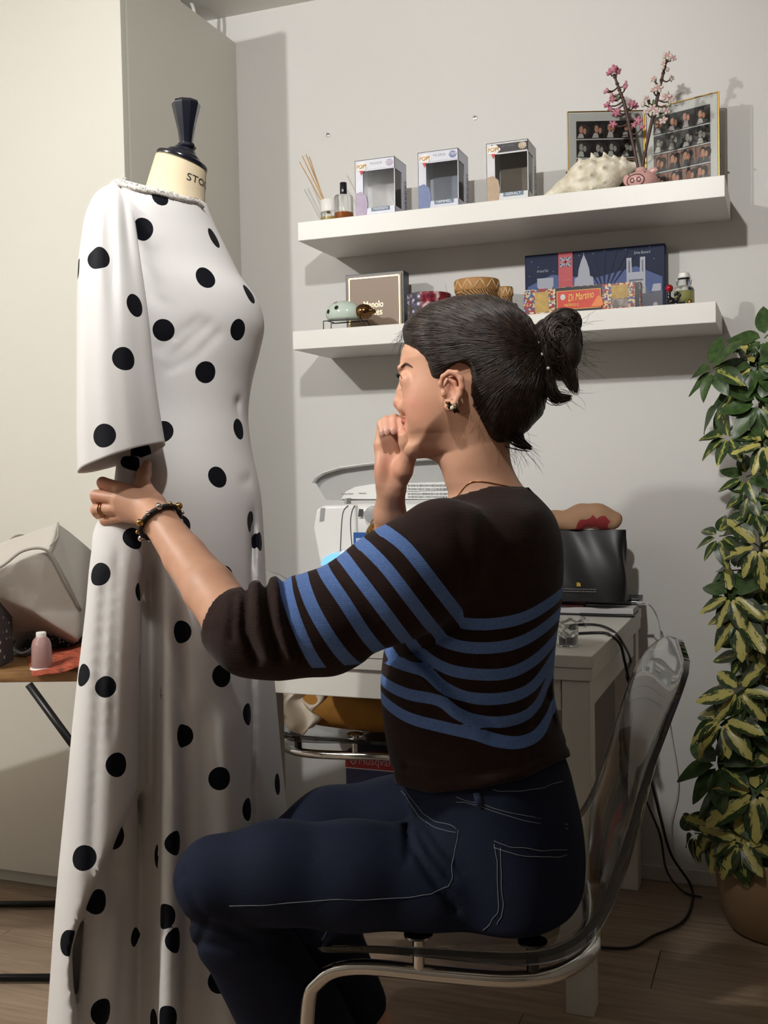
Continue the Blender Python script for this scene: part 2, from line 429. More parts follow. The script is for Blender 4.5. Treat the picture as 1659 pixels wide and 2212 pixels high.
# white hoop handle of something stored on the wardrobe
ctr = Vector((-1.625, 2.752, 2.453)); pts = [ctr+Vector((0, .046*math.cos(a), .046*math.sin(a))) for a in np.linspace(0, 2*math.pi, 29)[:-1]]
hb = thing('storage_basket', 'white low basket with a hoop handle stored on top of the wardrobe', 'basket', (-1.68, 2.70, 2.4055))
obj('handle', MB().tube(pts, .0055, 8, closed=True), mat('white_plastic', S(228, 226, 222), .4, var=.02), hb, world=True, smooth=True)
obj('body', MB().box((-1.72, 2.70, 2.424), (.14, .2, .036), bev=.01), MATS['white_plastic'], hb, world=True, smooth=40)

# ================================================================== SHELVES
def shelf(x0, z, label):
    mb = MB().box((x0+.55, WY-.13, z-.025), (1.10, .2598, .05), bev=.0012, seg=1)
    return tag(obj('floating_shelf', mb, white, base=(x0+.55, WY-.13, z-.05)), label, 'shelf')
SH1, SH2 = 1.7855, 1.4945
shelf(-1.235, SH1, 'upper white floating shelf carrying the window boxes, shell and photo frame')
shelf(-1.257, SH2, 'lower white floating shelf carrying the baskets, tins and ladybird')
for px, py, lb in ((1026, 255, 'small metal wall hook on the bare wall above the middle window box'), (709, 292, 'small metal wall hook above the reed diffuser')):
    p = onp(px, py, 1, WY)
    th = thing('wall_hook', lb, 'hook', (p[0], WY, p[2]))
    obj('plate', MB().lathe([(.006, 0), (.006, .002), (.003, .003)], n=12, axis=(0, -1, 0)), mat('steel', S(190, 190, 188), .3, 1, var=0), th, smooth=40)
    obj('prong', MB().tube([(0, -.002, 0), (0, -.010, 0), (0, -.012, .004)], .0014, 6), MATS['steel'], th, smooth=True)

# ================================================================== DESK
dx0, dx1, dy0, dy1, dz = -1.14, -.365, 2.112, 2.868, .735
dk = thing('desk', 'white desk with drawer front standing against the wall', 'desk', ((dx0+dx1)/2, (dy0+dy1)/2, 0))
dw = mat('desk_white', S(214, 211, 203), .42, var=.02, vscale=4)
obj('desk_top', MB().box(((dx0+dx1)/2, (dy0+dy1)/2, dz-.0125), (dx1-dx0, dy1-dy0, .025), bev=.0015), dw, dk, world=True)
obj('top_frame', MB().box(((dx0+dx1)/2, (dy0+dy1)/2, dz-.0385), (dx1-dx0-.004, dy1-dy0-.004, .025), bev=.0015), dw, dk, world=True)
obj('drawer_front', MB().box(((dx0+dx1)/2, dy0+.02, dz-.083), (dx1-dx0-.132, .018, .063), bev=.002), dw, dk, world=True)
obj('side_rail', MB().box((dx1-.02, (dy0+dy1)/2, dz-.083), (.018, dy1-dy0-.15, .063), bev=.002), dw, dk, world=True)
obj('side_rail', MB().box((dx0+.02, (dy0+dy1)/2, dz-.083), (.018, dy1-dy0-.15, .063), bev=.002), dw, dk, world=True)
for lx, ly in ((dx1-.035, dy0+.035), (dx1-.035, dy1-.035), (dx0+.035, dy0+.035), (dx0+.035, dy1-.035)):
    obj('leg', MB().box((lx, ly, (dz-.052)/2), (.056, .056, dz-.052), bev=.002), dw, dk, world=True)

# ================================================================== SIDE TABLE (left)
tz = .73
A0 = np.array(onp(0, 1475, 2, tz-.022)); A1 = np.array(onp(162, 1473, 2, tz-.022)); tu = (A1-A0)/np.linalg.norm(A1-A0); tn = np.array([-tu[1], tu[0], 0])
wood = NT('table_wood'); g = wood.noise(wood.mapping(wood.coord(), (3, 60, 20), rot=(0, 0, -math.atan2(tu[1], tu[0]))), 2, 6, .6)
wood.base(wood.ramp(g, [(.3, S(92, 62, 36)), (.5, S(138, 101, 63)), (.75, S(166, 128, 84))])); wood.set(Roughness=.45); MATS['wood'] = wood.m
tang = math.atan2(tu[1], tu[0]); tc = A1+tu*(.10-.45)+tn*.19
tb = thing('side_table', 'folding side table with a brown wooden top and black steel frame', 'table', (tc[0], tc[1], 0), tang)
tl = Matrix.Translation(Vector((tc[0], tc[1], 0))) @ Matrix.Rotation(tang, 4, 'Z')
for k in range(5):
    obj('plank', MB().box((0, -.19+.038+k*.076, tz-.011), (.9, .0752, .022), bev=.003), MATS['wood'], tb, smooth=30)
bst = mat('black_steel', S(26, 25, 25), .35, .6, var=0)
li = tl.inverted()
def tloc(p): return li @ Vector(p)
s0 = tloc(P(62, 1478, 1.995)); s1 = tloc(P(160, 1612, 1.995)); dd = (s1-s0); s2 = s0+dd*((s0.z-.03)/(-dd.z))
obj('strut', MB().tube([s0, s0+dd*2.4], .008, 8), bst, tb, smooth=True)
obj('strut', MB().tube([Vector((s0.x, s0.y+.30, s0.z)), Vector((s0.x, s0.y+.30, s0.z))+dd*2.4], .008, 8), bst, tb, smooth=True)
e = s0+dd*2.4
for yy in (e.y, e.y+.30):
    obj('leg', MB().tube([(-.43, yy, tz-.022), (-.43, yy, .012)], .008, 8), bst, tb, smooth=True)
    obj('leg', MB().tube([(.43, yy, tz-.022), (.43, yy, .012)], .008, 8), bst, tb, smooth=True)
for (qx, qy, lab) in ((60, 1953, 'a'), (60, 2112, 'b')):
    q = tloc(onp(qx, qy, 2, .012)); obj('floor_bar', MB().tube([(-.43, q.y, .012), (.43, q.y, .012)], .009, 8), bst, tb, smooth=True)
q1 = tloc(onp(60, 1953, 2, .012)); q2 = tloc(onp(60, 2112, 2, .012))
for xx in (-.43, .43): obj('cross_bar', MB().tube([(xx, e.y, .012), (xx, q1.y, .012)], .009, 8), bst, tb, smooth=True)
# ================================================================== UPPER SHELF
def rz(a): return Matrix.Rotation(a, 3, 'Z')
X3, Y3, Z3 = Vector((1, 0, 0)), Vector((0, 1, 0)), Vector((0, 0, 1))
glass = NT('clear_glass'); glass.base((.95, .97, .96)); glass.set(Roughness=.03, IOR=1.45, **{'Transmission_Weight': 1.0}); glass = glass.m
thin = NT('thin_clear'); gl_ = thin.n('ShaderNodeBsdfGlossy'); gl_.inputs['Roughness'].default_value = .04; tr_ = thin.n('ShaderNodeBsdfTransparent'); tr_.inputs[0].default_value = (.94, .95, .95, 1)
fr_n = thin.n('ShaderNodeFresnel'); fr_n.inputs[0].default_value = 1.42; mx_ = thin.n('ShaderNodeMixShader'); thin.l(fr_n.outputs[0], mx_.inputs[0]); thin.l(tr_.outputs[0], mx_.inputs[1]); thin.l(gl_.outputs[0], mx_.inputs[2]); thin.l(mx_.outputs[0], thin.t.nodes['Material Output'].inputs[0]); thin = thin.m      # thin film or pane
gold = mat('brass', S(150, 120, 66), .35, 1, var=.05); blackp = mat('black_gloss', S(14, 15, 20), .16, var=0)
paperw = mat('white_card', S(225, 226, 230), .5, var=.02)
# reed diffuser
p = onp(713, 470, 1, 2.715); rd = thing('reed_diffuser', 'small reed diffuser with white cap and thin wooden sticks', 'diffuser', (p[0], 2.715, SH1))
oilm = NT('pale_oil'); oilm.base(S(222, 196, 120)); oilm.set(Roughness=.05, IOR=1.36, **{'Transmission_Weight': .85}); oilm = oilm.m
obj('bottle', MB().lathe([(.0, .001), (.025, .001), (.026, .004), (.026, .03), (.025, .034)], n=28), glass, rd, smooth=40)
obj('oil', MB().lathe([(.0, .003), (.0235, .003), (.0235, .021)], n=28), mat('pale_oil_body', S(206, 182, 110), .2, var=0), rd, smooth=40)
obj('cap', MB().lathe([(.0255, .0345), (.026, .036), (.026, .066), (.0245, .068), (.009, .068), (.008, .060)], n=28), mat('white_cap', S(232, 230, 226), .4, var=0), rd, smooth=40)
reed = mat('reed', S(196, 158, 108), .7, var=.1, vscale=60)
for tx, ty, tz_ in ((647, 350, 2.73), (653, 337, 2.70), (661, 334, 2.74), (668, 339, 2.69)):
    q = onp(tx, ty, 1, tz_); obj('reed_stick', MB().tube([(p[0]+random.uniform(-.004, .004), 2.715+random.uniform(-.004, .004), SH1+.03), tuple(q)], .0016, 6), reed, rd, world=True)
# perfume bottle
p = onp(743, 470, 1, 2.70); pf = thing('perfume_bottle', 'clear round perfume bottle with black cap and amber liquid', 'perfume bottle', (p[0], 2.70, SH1))
obj('glass_body', MB().lathe([(.0, .0005), (.0245, .0005), (.026, .003), (.026, .068), (.0235, .0715), (.009, .072), (.009, .076)], n=32), glass, pf, smooth=40)
amb = mat('amber_liquid', S(178, 96, 30), .15, var=0); obj('liquid', MB().lathe([(.0, .004), (.021, .004), (.021, .026)], n=32), amb, pf, smooth=40)
obj('spray_tube', MB().tube([(0, 0, .006), (0, 0, .07)], .0012, 6), thin, pf)
obj('cap', MB().lathe([(.0092, .072), (.0096, .073), (.0096, .106), (.0090, .107)], n=24), blackp, pf, smooth=40)

# three window boxes
def window_box(px0, px1, label, num, title, name, body, accent, insert, band):
    a = onp(px0, 400, 1, 2.672)[0]; b = onp(px1, 400, 1, 2.672)[0]; wdt = b-a; h = .152; dp = .092
    th = thing('window_box', label, 'box', ((a+b)/2, 2.672+dp/2, SH1), group=None)
    f = -dp/2; W2 = wdt/2; t_ = .0012; bm_ = body
    # card: back, bottom, top, left side, front frame around the window, right side frame around its window
    mb = MB(); mb.box((0, dp/2-t_/2, h/2), (wdt, t_, h)); mb.box((0, 0, t_/2), (wdt, dp, t_)); mb.box((0, 0, h-t_/2), (wdt, dp, t_))
    mb.box((-W2+t_/2, 0, h/2), (t_, dp, h))
    obj('card_body', mb, bm_, th)
    mb = MB(); wl, wr, wb_, wt = -W2+.022, W2-.002, .024, h-.030
    mb.box((0, f+t_/2, wb_/2), (wdt, t_, wb_)); mb.box((0, f+t_/2, (h+wt)/2), (wdt, t_, h-wt)); mb.box(((-W2+wl)/2, f+t_/2, (wb_+wt)/2), (wl+W2, t_, wt-wb_))
    mb.box(((wr+W2)/2, f+t_/2, (wb_+wt)/2), (W2-wr, t_, wt-wb_)); obj('front_panel', mb, bm_, th)
    mb = MB(); s0, s1 = f+.002, f+dp*.62
    mb.box((W2-t_/2, (s1+dp/2)/2, h/2), (t_, dp/2-s1, h)); mb.box((W2-t_/2, (f+s1)/2, wb_/2), (t_, s1-f, wb_)); mb.box((W2-t_/2, (f+s1)/2, (h+wt)/2), (t_, s1-f, h-wt))
    obj('side_panel', mb, bm_, th)
    mb = MB(); mb.box(((wl+wr)/2, f+.0022, (wb_+wt)/2), (wr-wl, .0006, wt-wb_)); mb.box((W2-.0018, (f+.003+s1)/2, (wb_+wt)/2), (.0006, s1-f-.003, wt-wb_)); obj('window_film', mb, thin, th)
    # plain inner tray (the character inside is left out)
    mb = MB(); mb.box((.006, dp/2-.006, h/2), (wdt-.018, .003, h-.012)); mb.box((.006, .008, .013), (wdt-.02, dp-.03, .022), bev=.002); obj('inner_tray', mb, insert, th)
    # header band, emblem, number, title, name plate
    hd = obj('header', MB().box((.006, f-.0004, h-.0155), (wdt-.014, .0006, .021)), band, th)
    y = f-.0012
    em = MB().prism([(math.cos(a)*.017*(1+.10*math.cos(5*a)), math.sin(a)*.012*(1+.08*math.cos(5*a))) for a in np.linspace(0, 2*math.pi, 26)[:-1]], (-W2+.019, y, h-.018), X3, Z3, -Y3, .0005)
    emo = obj('emblem', em, mat('emblem_white', S(235, 230, 225), .5, var=0), th)
    obj('emblem_tail', MB().prism([(-.006, 0), (.006, 0), (-.001, -.012)], (-W2+.019, y-.0001, h-.028), X3, Z3, -Y3, .0005), mat('emblem_red', S(206, 58, 60), .5, var=0), th)
    obj('lettering', text_mb('POP!', .0155, (-W2+.019, y-.0006, h-.018), X3, Z3, ax='CENTER', width=.028), mat('pop_shadow', S(120, 84, 30), .5, var=0), th)
    obj('lettering', text_mb('POP!', .0140, (-W2+.0185, y-.0009, h-.0175), X3, Z3, ax='CENTER', width=.0265), mat('pop_yellow', S(214, 160, 62), .5, var=0), th)
    obj('lettering', text_mb(num, .0125, (W2-.014, y-.0002, h-.014), X3, Z3, width=.017), mat('num_white', S(232, 232, 236), .5, var=0), th)
    if accent: obj('number_badge', MB().prism([(math.cos(a)*.0105, math.sin(a)*.009) for a in np.linspace(0, 2*math.pi, 20)[:-1]], (W2-.014, y+.0003, h-.0145), X3, Z3, -Y3, .0002), accent, th)
    obj('lettering', text_mb(title, .009, (.004, y-.0002, h-.0125), X3, Z3, width=.032, space=1.2), mat('title_grey', S(120, 124, 138), .5, var=0), th)
    pl = obj('name_plate', MB().box((.015, f-.0006, .0195), (.052, .0008, .010)), mat('plate_teal', S(96, 118, 138), .5, var=0), th)
    obj('lettering', text_mb(name, .0095, (.015, f-.0014, .0195), X3, Z3, width=.040), mat('num_white', S(232, 232, 236), .5, var=0), th)
    obj('lettering', text_mb(name, .017, (W2+.0004, dp/2-.012, h*.43), -Z3, Y3, th=.0005, width=.078), mat('name_dark', S(44, 46, 54), .5, var=0), th)
    # plain printed side panel where the portrait was
    obj('print_panel', MB().prism([(0, 0), (.030, 0), (.034, .03), (.030, .052), (.016, .064), (0, .060)], (-W2+.0006, f-.0003, .0055), X3, Z3, -Y3, .0006), accent if accent else insert, th)
    return th
lil = mat('card_silver', S(200, 201, 214), .35, var=.05, vscale=30)
window_box(767.5, 853, 'silver-white window box with pale lilac print, beside the perfume bottle', '2071', 'F R I E R E N', 'FRIEREN', lil, mat('badge_lilac', S(176, 160, 184), .5, var=.1, vscale=60), mat('tray_grey', S(158, 150, 156), .6, var=.15, vscale=25), mat('band_white', S(212, 213, 222), .4, var=0))
window_box(903.5, 990.5, 'silver-white window box with blue print, middle of three window boxes', '1909', 'F R I E R E N', 'HIMMEL', lil, mat('badge_blue', S(108, 122, 164), .5, var=.1, vscale=60), mat('tray_dark', S(128, 134, 148), .6, var=.15, vscale=25), MATS['band_white'])
window_box(1051.5, 1141.5, 'white window box with black header, beside the sea shell', '1192', 'W I T C H E R', 'GERALT', mat('card_white', S(208, 208, 210), .4, var=.03), mat('badge_tan', S(176, 152, 124), .5, var=.08, vscale=60), mat('tray_brown', S(112, 98, 84), .6, var=.15, vscale=25), mat('band_black', S(28, 22, 24), .4, var=0))

# conch shell
g0 = onp(1192, 418, 2, SH1); shc = Vector((-.455, 2.735, SH1))
S0 = SDF((-.17, -.09, -.01), (.13, .09, .13), .0025)
S0.chain([(-.125, -.012, .010), (-.075, -.008, .028), (-.02, 0, .050), (.03, 0, .058)], [.006, .022, .046, .044], .012)
S0.chain([(.03, 0, .058), (.065, 0, .066), (.10, 0, .073)], [.040, .026, .010], .008)
for i, (xx, rr) in enumerate(((-.03, .047), (.0, .050), (.03, .045), (.055, .032), (.075, .022))):
    for k in range(9):
        a = 2*math.pi*k/9+i*.5; cz = .052+.0024*i*2
        S0.cone((xx, math.cos(a)*rr*.9, cz+math.sin(a)*rr*.9), .007, (xx-.004, math.cos(a)*(rr+.006), cz+math.sin(a)*(rr+.006)), .0025, .006)
S0.cone((-.09, -.045, .03), .007, (.02, -.052, .03), .012, .006, cut=True)
V, Q = S0.mesh(); V[:, 2] = np.maximum(V[:, 2], .0); V = relax(V, Q, 1)
shm = NT('shell_white'); shm.base(shm.ramp(shm.noise(shm.coord(), 45, 5), [(.3, S(205, 194, 170)), (.65, S(238, 232, 214))])); shm.set(Roughness=.55); shm.bump(shm.noise(shm.coord(), 150, 4), .5, .003)
a_ = math.radians(6); V = V @ np.array(Matrix.Rotation(a_, 3, 'Z')).T; o = obj('sea_shell', (V+np.array(shc), Q), shm.m, smooth=True, base=tuple(shc)); tag(o, 'large spiky white conch shell lying on the upper shelf', 'shell')

# double photo frame
hinge = np.array([-.344, 2.870]); fl = np.array([-.531, 2.800]); fr = np.array([-.157, 2.803]); ftop = 2.034
pfm = thing('photo_frame', 'hinged double photo frame of brass and glass with photo-booth strips', 'photo frame', (hinge[0], hinge[1], SH1))
skin1, skin2 = mat('print_skin', S(196, 140, 112), .5, var=.1, vscale=300), mat('print_skin_grey', S(168, 162, 152), .5, var=.1, vscale=300)
pdark = mat('print_dark', S(22, 19, 20), .35, var=0); pshirt = mat('print_shirt', S(196, 184, 182), .5, var=.1, vscale=200); pshirtg = mat('print_shirt_grey', S(198, 196, 184), .5, var=.1, vscale=200); phair = mat('print_hair', S(34, 24, 22), .5, var=0); pback = mat('print_back', S(150, 108, 92), .5, var=.1, vscale=100)
matw = mat('mount_white', S(214, 212, 206), .6, var=.02)
def wing(p0, p1, rows, left):
    ux = Vector((p1[0]-p0[0], p1[1]-p0[1], 0)); L = ux.length; ux.normalize(); un = Vector((ux.y, -ux.x, 0)); h = ftop-SH1-.001; O = Vector((p0[0], p0[1], SH1+.0005))
    B = lambda x0, x1, z0, z1, d0, d1: MB().prism([(x0, z0), (x1, z0), (x1, z1), (x0, z1)], O+un*d0, ux, Z3, un, d1-d0)
    r = .0020
    fr_ = MB()
    for a, b in (((0, 0), (L, 0)), ((L, 0), (L, h)), ((L, h), (0, h)), ((0, h), (0, 0))):
        fr_.tube([O+ux*a[0]+Z3*(a[1]+r*(1 if a[1] == 0 else -1)), O+ux*b[0]+Z3*(b[1]+r*(1 if b[1] == 0 else -1))], r, 6)
    f_ = obj('frame', fr_, gold, pfm, world=True)
    obj('glass_pane', B(.002, L-.002, .004, h-.004, .0008, .0016), thin, f_, world=True)
    obj('back_card', B(.003, L-.003, .005, h-.005, -.0016, -.0008), matw, f_, world=True)
    obj('clasp', MB().sphere(O+ux*(0 if left else L)+Z3*.09+ux*(-.004 if left else .004), .003, 8, 6), gold, f_, world=True)
    x0, x1 = .022, L-.022; ch = (h-.055)/4.0; cw = (x1-x0)/4
    for i in range(4):
        z1 = h-.026-i*ch
        st = obj('photo_strip', B(x0, x1, z1-ch+.003, z1, -.0007, -.0004), pdark, f_, world=True)
        grey = rows[i] == 'g'; sk = skin2 if grey else skin1; sh = pshirtg if grey else pshirt
        m = MB()
        for k in range(4):
            cx = x0+cw*(k+.5); zc = z1-ch*.42+random.uniform(-.003, .003); dx = random.uniform(-.006, .005)
            el = lambda ox, oz, rx, rz_, d, mi: m.prism([(ox+rx*math.cos(a), oz+rz_*math.sin(a)) for a in np.linspace(0, 2*math.pi, 13)[:-1]], O+un*d, ux, Z3, un, .00004, mi)
            if rows[i] == 'w': m.prism([(cx-cw*.46, z1-ch+.005), (cx+cw*.46, z1-ch+.005), (cx+cw*.46, z1-.002), (cx-cw*.46, z1-.002)], O+un*-.0004, ux, Z3, un, .00004, 3)
            bx = random.choice((-1, 1))*0+1
            m.prism([(cx-cw*.44, z1-ch+.005), (cx+cw*.02, z1-ch+.005), (cx-.002, zc-ch*.2), (cx-cw*.3, zc-ch*.18)], O+un*-.00036, ux, Z3, un, .00004, 1 if rows[i] != 'w' else 4)
            m.prism([(cx+cw*.0, z1-ch+.005), (cx+cw*.44, z1-ch+.005), (cx+cw*.34, zc-ch*.16), (cx+.003, zc-ch*.2)], O+un*-.00036, ux, Z3, un, .00004, 4)
            el(cx-.005+dx, zc+.005, cw*.20, ch*.25, -.00032, 2); el(cx-.005+dx, zc+.001, cw*.14, ch*.20, -.00028, 0)
            el(cx+.008+dx, zc+.001, cw*.24, ch*.27, -.00024, 2); el(cx+.004+dx, zc-.003, cw*.11, ch*.16, -.00020, 0)
        obj('portrait', m, [sk, sh, phair, pback, pdark], f_, world=True, fixn=False)
wing(fl, hinge-np.array([.002, 0]), 'cgww', True); wing(hinge+np.array([.002, 0]), fr, 'cgww', False)

# pig vase and blossom branches
pk = onp(1385, 395, 1, 2.70); pv = thing('pig_vase', 'pink pig-shaped bud vase with round snout', 'vase', (pk[0], 2.70, SH1))
pink = mat('pink_ceramic', S(206, 158, 152), .28, var=.04); pdk = mat('pig_line', S(60, 36, 38), .4, var=0)
S0 = SDF((-.05, -.05, -.005), (.05, .05, .06), .0016); S0.ell((0, 0, .022), (.040, .032, .0245), .004); S0.cone((0, .002, .036), .015, (0, .002, .047), .013, .006)
S0.ell((.030, -.012, .042), (.012, .004, .007), .004); S0.ell((-.034, -.010, .026), (.008, .004, .013), .004); S0.cone((0, .002, .035), .009, (0, .002, .065), .009, .002, cut=True)
V, Q = S0.mesh(); V[:, 2] = np.maximum(V[:, 2], 0); bo = obj('body', (V, Q), pink, pv, smooth=True)
ring = [(-.010+.021*math.cos(a), 0, .019+.014*math.sin(a)) for a in np.linspace(0, 2*math.pi, 24)[:-1]]
def onpig(x, z, lift=.0006):
    q = 1-((x)/.040)**2-((z-.022)/.0245)**2; return (x, -.032*math.sqrt(max(q, .02))-lift, z)
obj('snout_line', MB().tube([onpig(x, z) for x, _, z in ring], .0012, 6, closed=True), pdk, pv, smooth=True)
for dx in (-.008, .008): obj('nostril', MB().tube([onpig(-.010+dx+.0045*math.cos(a), .019+.005*math.sin(a)) for a in np.linspace(0, 2*math.pi, 14)[:-1]], .0011, 6, closed=True), pdk, pv, smooth=True)
for ex, ez in ((-.026, .034), (.012, .037)): obj('eye', MB().sphere(onpig(ex, ez), .0018, 8, 6), pdk, pv, smooth=True)
bark = mat('brown_stem', S(74, 50, 42), .5, var=.15, vscale=80); leafg = mat('small_leaf', S(74, 92, 48), .5, var=.1)
petp = mat('petal_pink', S(176, 104, 124), .5, var=.15, vscale=300); petw = mat('petal_white', S(206, 192, 182), .5, var=.06, vscale=300); petc = mat('petal_cream', S(196, 140, 148), .5, var=.1, vscale=300)
def bloom(parent, c, R, m, n=5, m2=None):
    R *= .80
    mb = MB(); c = Vector(c); ax = Vector((random.uniform(-.6, .6), -1, random.uniform(-.3, .8))).normalized(); q = Z3.rotation_difference(ax)
    for lay, (nn, rr, el) in enumerate(((n, R, .45), (n, R*.62, 1.0))):
        for k in range(nn):
            a = 2*math.pi*(k+.5*lay)/nn; d = Vector((math.cos(a)*math.cos(el), math.sin(a)*math.cos(el), math.sin(el)))
            rt = Vector((0, 0, 1)).rotation_difference(d).to_matrix()
            mb.sphere((0, 0, 0), (1, 1, 1), 6, 4) if False else None
            sp = MB().sphere((0, 0, rr*.55), (rr*.34, rr*.34, rr*.55), 6, 5)
            mb.add([c+q @ (rt @ Vector(p)) for p in sp.v], sp.f, lay if m2 else 0)
    mb.sphere(c+ax*R*.3, R*.22, 6, 5, mi=0)
    return obj('blossom', mb, [m, m2] if m2 else m, parent, world=True, smooth=True)
def branch(pix, name, label, pet, pet2, sizes, side):
    base = Vector((pk[0], 2.702, SH1+.0015)); pts = [base]
    for px, py, y in pix: pts.append(Vector(onp(px, py, 1, y)))
    path = smooth_path(pts, 6)
    th = thing(name, label, 'flowers', tuple(base))
    obj('stem', MB().tube(path, list(np.linspace(.0028, .0042, len(path)//2))+list(np.linspace(.0046, .0028, len(path)-len(path)//2)), 8), bark, th, world=True, smooth=True)
    for px, py, y, R in sizes:
        c = Vector(onp(px, py, 1, y)); near = min(path[len(path)//3:], key=lambda q: (q-c).length)
        if (near-c).length > .012:
            mid = (near+c)/2+Vector((0, 0, -.006)); obj('twig', MB().tube(smooth_path([near, mid, c], 4), .0018, 6), bark, th, world=True, smooth=True)
        if R > .008: bloom(th, c, R, pet, 5, pet2)
        else: obj('bud', MB().sphere(c, (R*.75, R*.75, R*1.0), 8, 6), pet2 if pet is petp else pet, th, world=True, smooth=True)
    for px, py, y in side:
        c = Vector(onp(px, py, 1, y)); sp = MB()
        sp.grid(lambda u, v: c+Vector(((v-.5)*.008*math.sin(math.pi*min(1, u*1.0+.02)), -.004*math.sin(u*3), .018*u)), 5, 4)
        obj('leaf', sp, leafg, th, world=True, smooth=True)
    for q in path[len(path)//2::2]: obj('knot', MB().sphere(q, (.0052, .0052, .0038), 8, 5), bark, th, world=True, smooth=True)
branch([(1378, 362, 2.702), (1363, 290, 2.71), (1349, 225, 2.715), (1340, 200, 2.715), (1326, 160, 2.715)], 'blossom_branch', 'brown stem with pink blossoms in the pig vase', petp, petc,
       [(1326, 152, 2.712, .017), (1318, 158, 2.72, .013), (1336, 155, 2.72, .013), (1352, 188, 2.70, .010), (1311, 195, 2.70, .006), (1321, 205, 2.71, .006), (1306, 199, 2.71, .005), (1352, 178, 2.71, .005), (1322, 216, 2.70, .011), (1312, 228, 2.70, .012), (1330, 210, 2.72, .008), (1364, 226, 2.70, .015), (1372, 230, 2.71, .012), (1330, 248, 2.70, .014), (1324, 270, 2.705, .014), (1335, 240, 2.70, .011), (1379, 262, 2.70, .015), (1388, 276, 2.70, .011), (1370, 270, 2.70, .010), (1318, 235, 2.70, .010)], [(1334, 220, 2.71)])
branch([(1388, 362, 2.702), (1402, 290, 2.71), (1419, 215, 2.715), (1431, 165, 2.715), (1440, 128, 2.715)], 'blossom_branch', 'dark stem with white blossoms in the pig vase', petw, petc,
       [(1441, 122, 2.712, .016), (1452, 127, 2.71, .013), (1434, 138, 2.71, .010), (1432, 146, 2.70, .006), (1442, 150, 2.71, .006), (1412, 172, 2.70, .011), (1450, 170, 2.70, .010), (1423, 190, 2.70, .016), (1411, 196, 2.70, .011), (1440, 210, 2.70, .017), (1452, 216, 2.70, .012), (1396, 214, 2.70, .011), (1389, 225, 2.70, .008), (1410, 236, 2.70, .015), (1398, 243, 2.70, .013), (1419, 244, 2.69, .015), (1438, 242, 2.70, .014), (1434, 262, 2.70, .015), (1445, 226, 2.70, .009)], [(1416, 182, 2.70), (1412, 230, 2.70), (1447, 232, 2.70), (1428, 258, 2.70), (1450, 178, 2.70), (1402, 228, 2.71)])
# ================================================================== LOWER SHELF
def W1(px, py, y): return Vector(onp(px, py, 1, y))
# ceramic ladybird on a wire stand
lc = W1(752, 690, 2.70); mint = mat('mint_glaze', S(196, 210, 198), .12, var=.02); goldg = mat('gold_glaze', S(128, 96, 62), .15, 1, var=.1, vscale=30); spot = mat('spot_black', S(30, 30, 30), .2, var=0)
zt = SH2+.0285
lb = thing('ceramic_ladybird', 'mint green ceramic ladybird with black spots and gold head on wire stand', 'figurine', (lc.x, 2.70, zt))
S0 = SDF((-.07, -.045, -.005), (.07, .045, .065), .0018); S0.ell((-.012, 0, .018), (.052, .038, .034), .004); sl, X, Y, Z = S0.sub((-.1, -.1, -.1), (.1, .1, .1)); S0.f[sl] = np.maximum(S0.f[sl], .0015-Z)
V, Q = S0.mesh(); obj('body', (relax(V, Q, 2), Q), mint, lb, smooth=True)
S0 = SDF((.0, -.04, -.005), (.085, .04, .06), .0018); S0.ell((.046, 0, .019), (.026, .025, .021), .004); S0.ell((.071, -.008, .019), (.007, .006, .007), .004); S0.ell((.071, .008, .019), (.007, .006, .007), .004)
V, Q = S0.mesh(); obj('head', (relax(V, Q, 2), Q), goldg, lb, smooth=True)
for sx_, sz in ((-.046, .022), (-.019, .030), (-.030, .047)):
    q = 1-((sx_+.012)/.052)**2-((sz-.018)/.034)**2; c = Vector((sx_, -.038*math.sqrt(max(q, .01)), sz)); n = Vector(((sx_+.012)/.052**2, c.y/.038**2, (sz-.018)/.034**2)).normalized()
    obj('spot', MB().lathe([(.0062, 0), (.0058, .0009)], c=c-n*.0002, n=18, axis=n), spot, lb, smooth=40)
ws = thing('wire_stand', 'black bent wire stand under the ceramic ladybird', 'stand', (lc.x, 2.70, SH2))
wr = MB()
for yy in (-.026, .026):
    obj('wire', MB().tube([(-.062, yy, .0017), (-.062, yy, .026), (-.03, yy, .026), (.045, yy, .026), (.060, yy, .0017)], .0017, 6), bst, ws)
for xx in (-.05, .038): obj('cross_wire', MB().tube([(xx, -.026, .0262), (xx, .026, .0262)], .0015, 6), bst, ws)
# brown gift box
x0 = W1(742, 600, 2.775).x; x1 = W1(868, 600, 2.775).x; zt2 = W1(800, 588, 2.775).z
gb = thing('gift_box', 'brown gift box with black edge and gold border lettering', 'box', ((x0+x1)/2, 2.80, SH2))
w_, h_ = x1-x0, zt2-SH2
obj('box_body', MB().box((0, .012, h_/2), (w_, .045, h_), bev=.001), mat('box_black', S(34, 36, 42), .35, var=0), gb)
obj('lid_panel', MB().box((0, -.0115, h_/2), (w_-.012, .003, h_-.012)), mat('box_brown', S(142, 121, 103), .45, var=.03, vscale=8), gb)
brd = MB(); i = .012
for a, b in (((-w_/2+i, h_/2), (.003, h_-2*i)), ((w_/2-i, h_/2), (.003, h_-2*i)), ((0, i), (w_-2*i, .003)), ((0, h_-i), (w_-2*i, .003))): brd.box((a[0], -.0135, a[1]), (b[0], .0012, b[1]))
fgold = mat('foil_gold', S(244, 214, 148), .28, .75, var=0)
obj('gold_border', brd, fgold, gb)
obj('lettering', text_mb('Manolo', .026, (-.003, -.0135, h_*.475), X3, Z3, width=.058), fgold, gb); obj('lettering', text_mb('Cakes', .026, (-.003, -.0135, h_*.475-.021), X3, Z3, width=.052), fgold, gb)
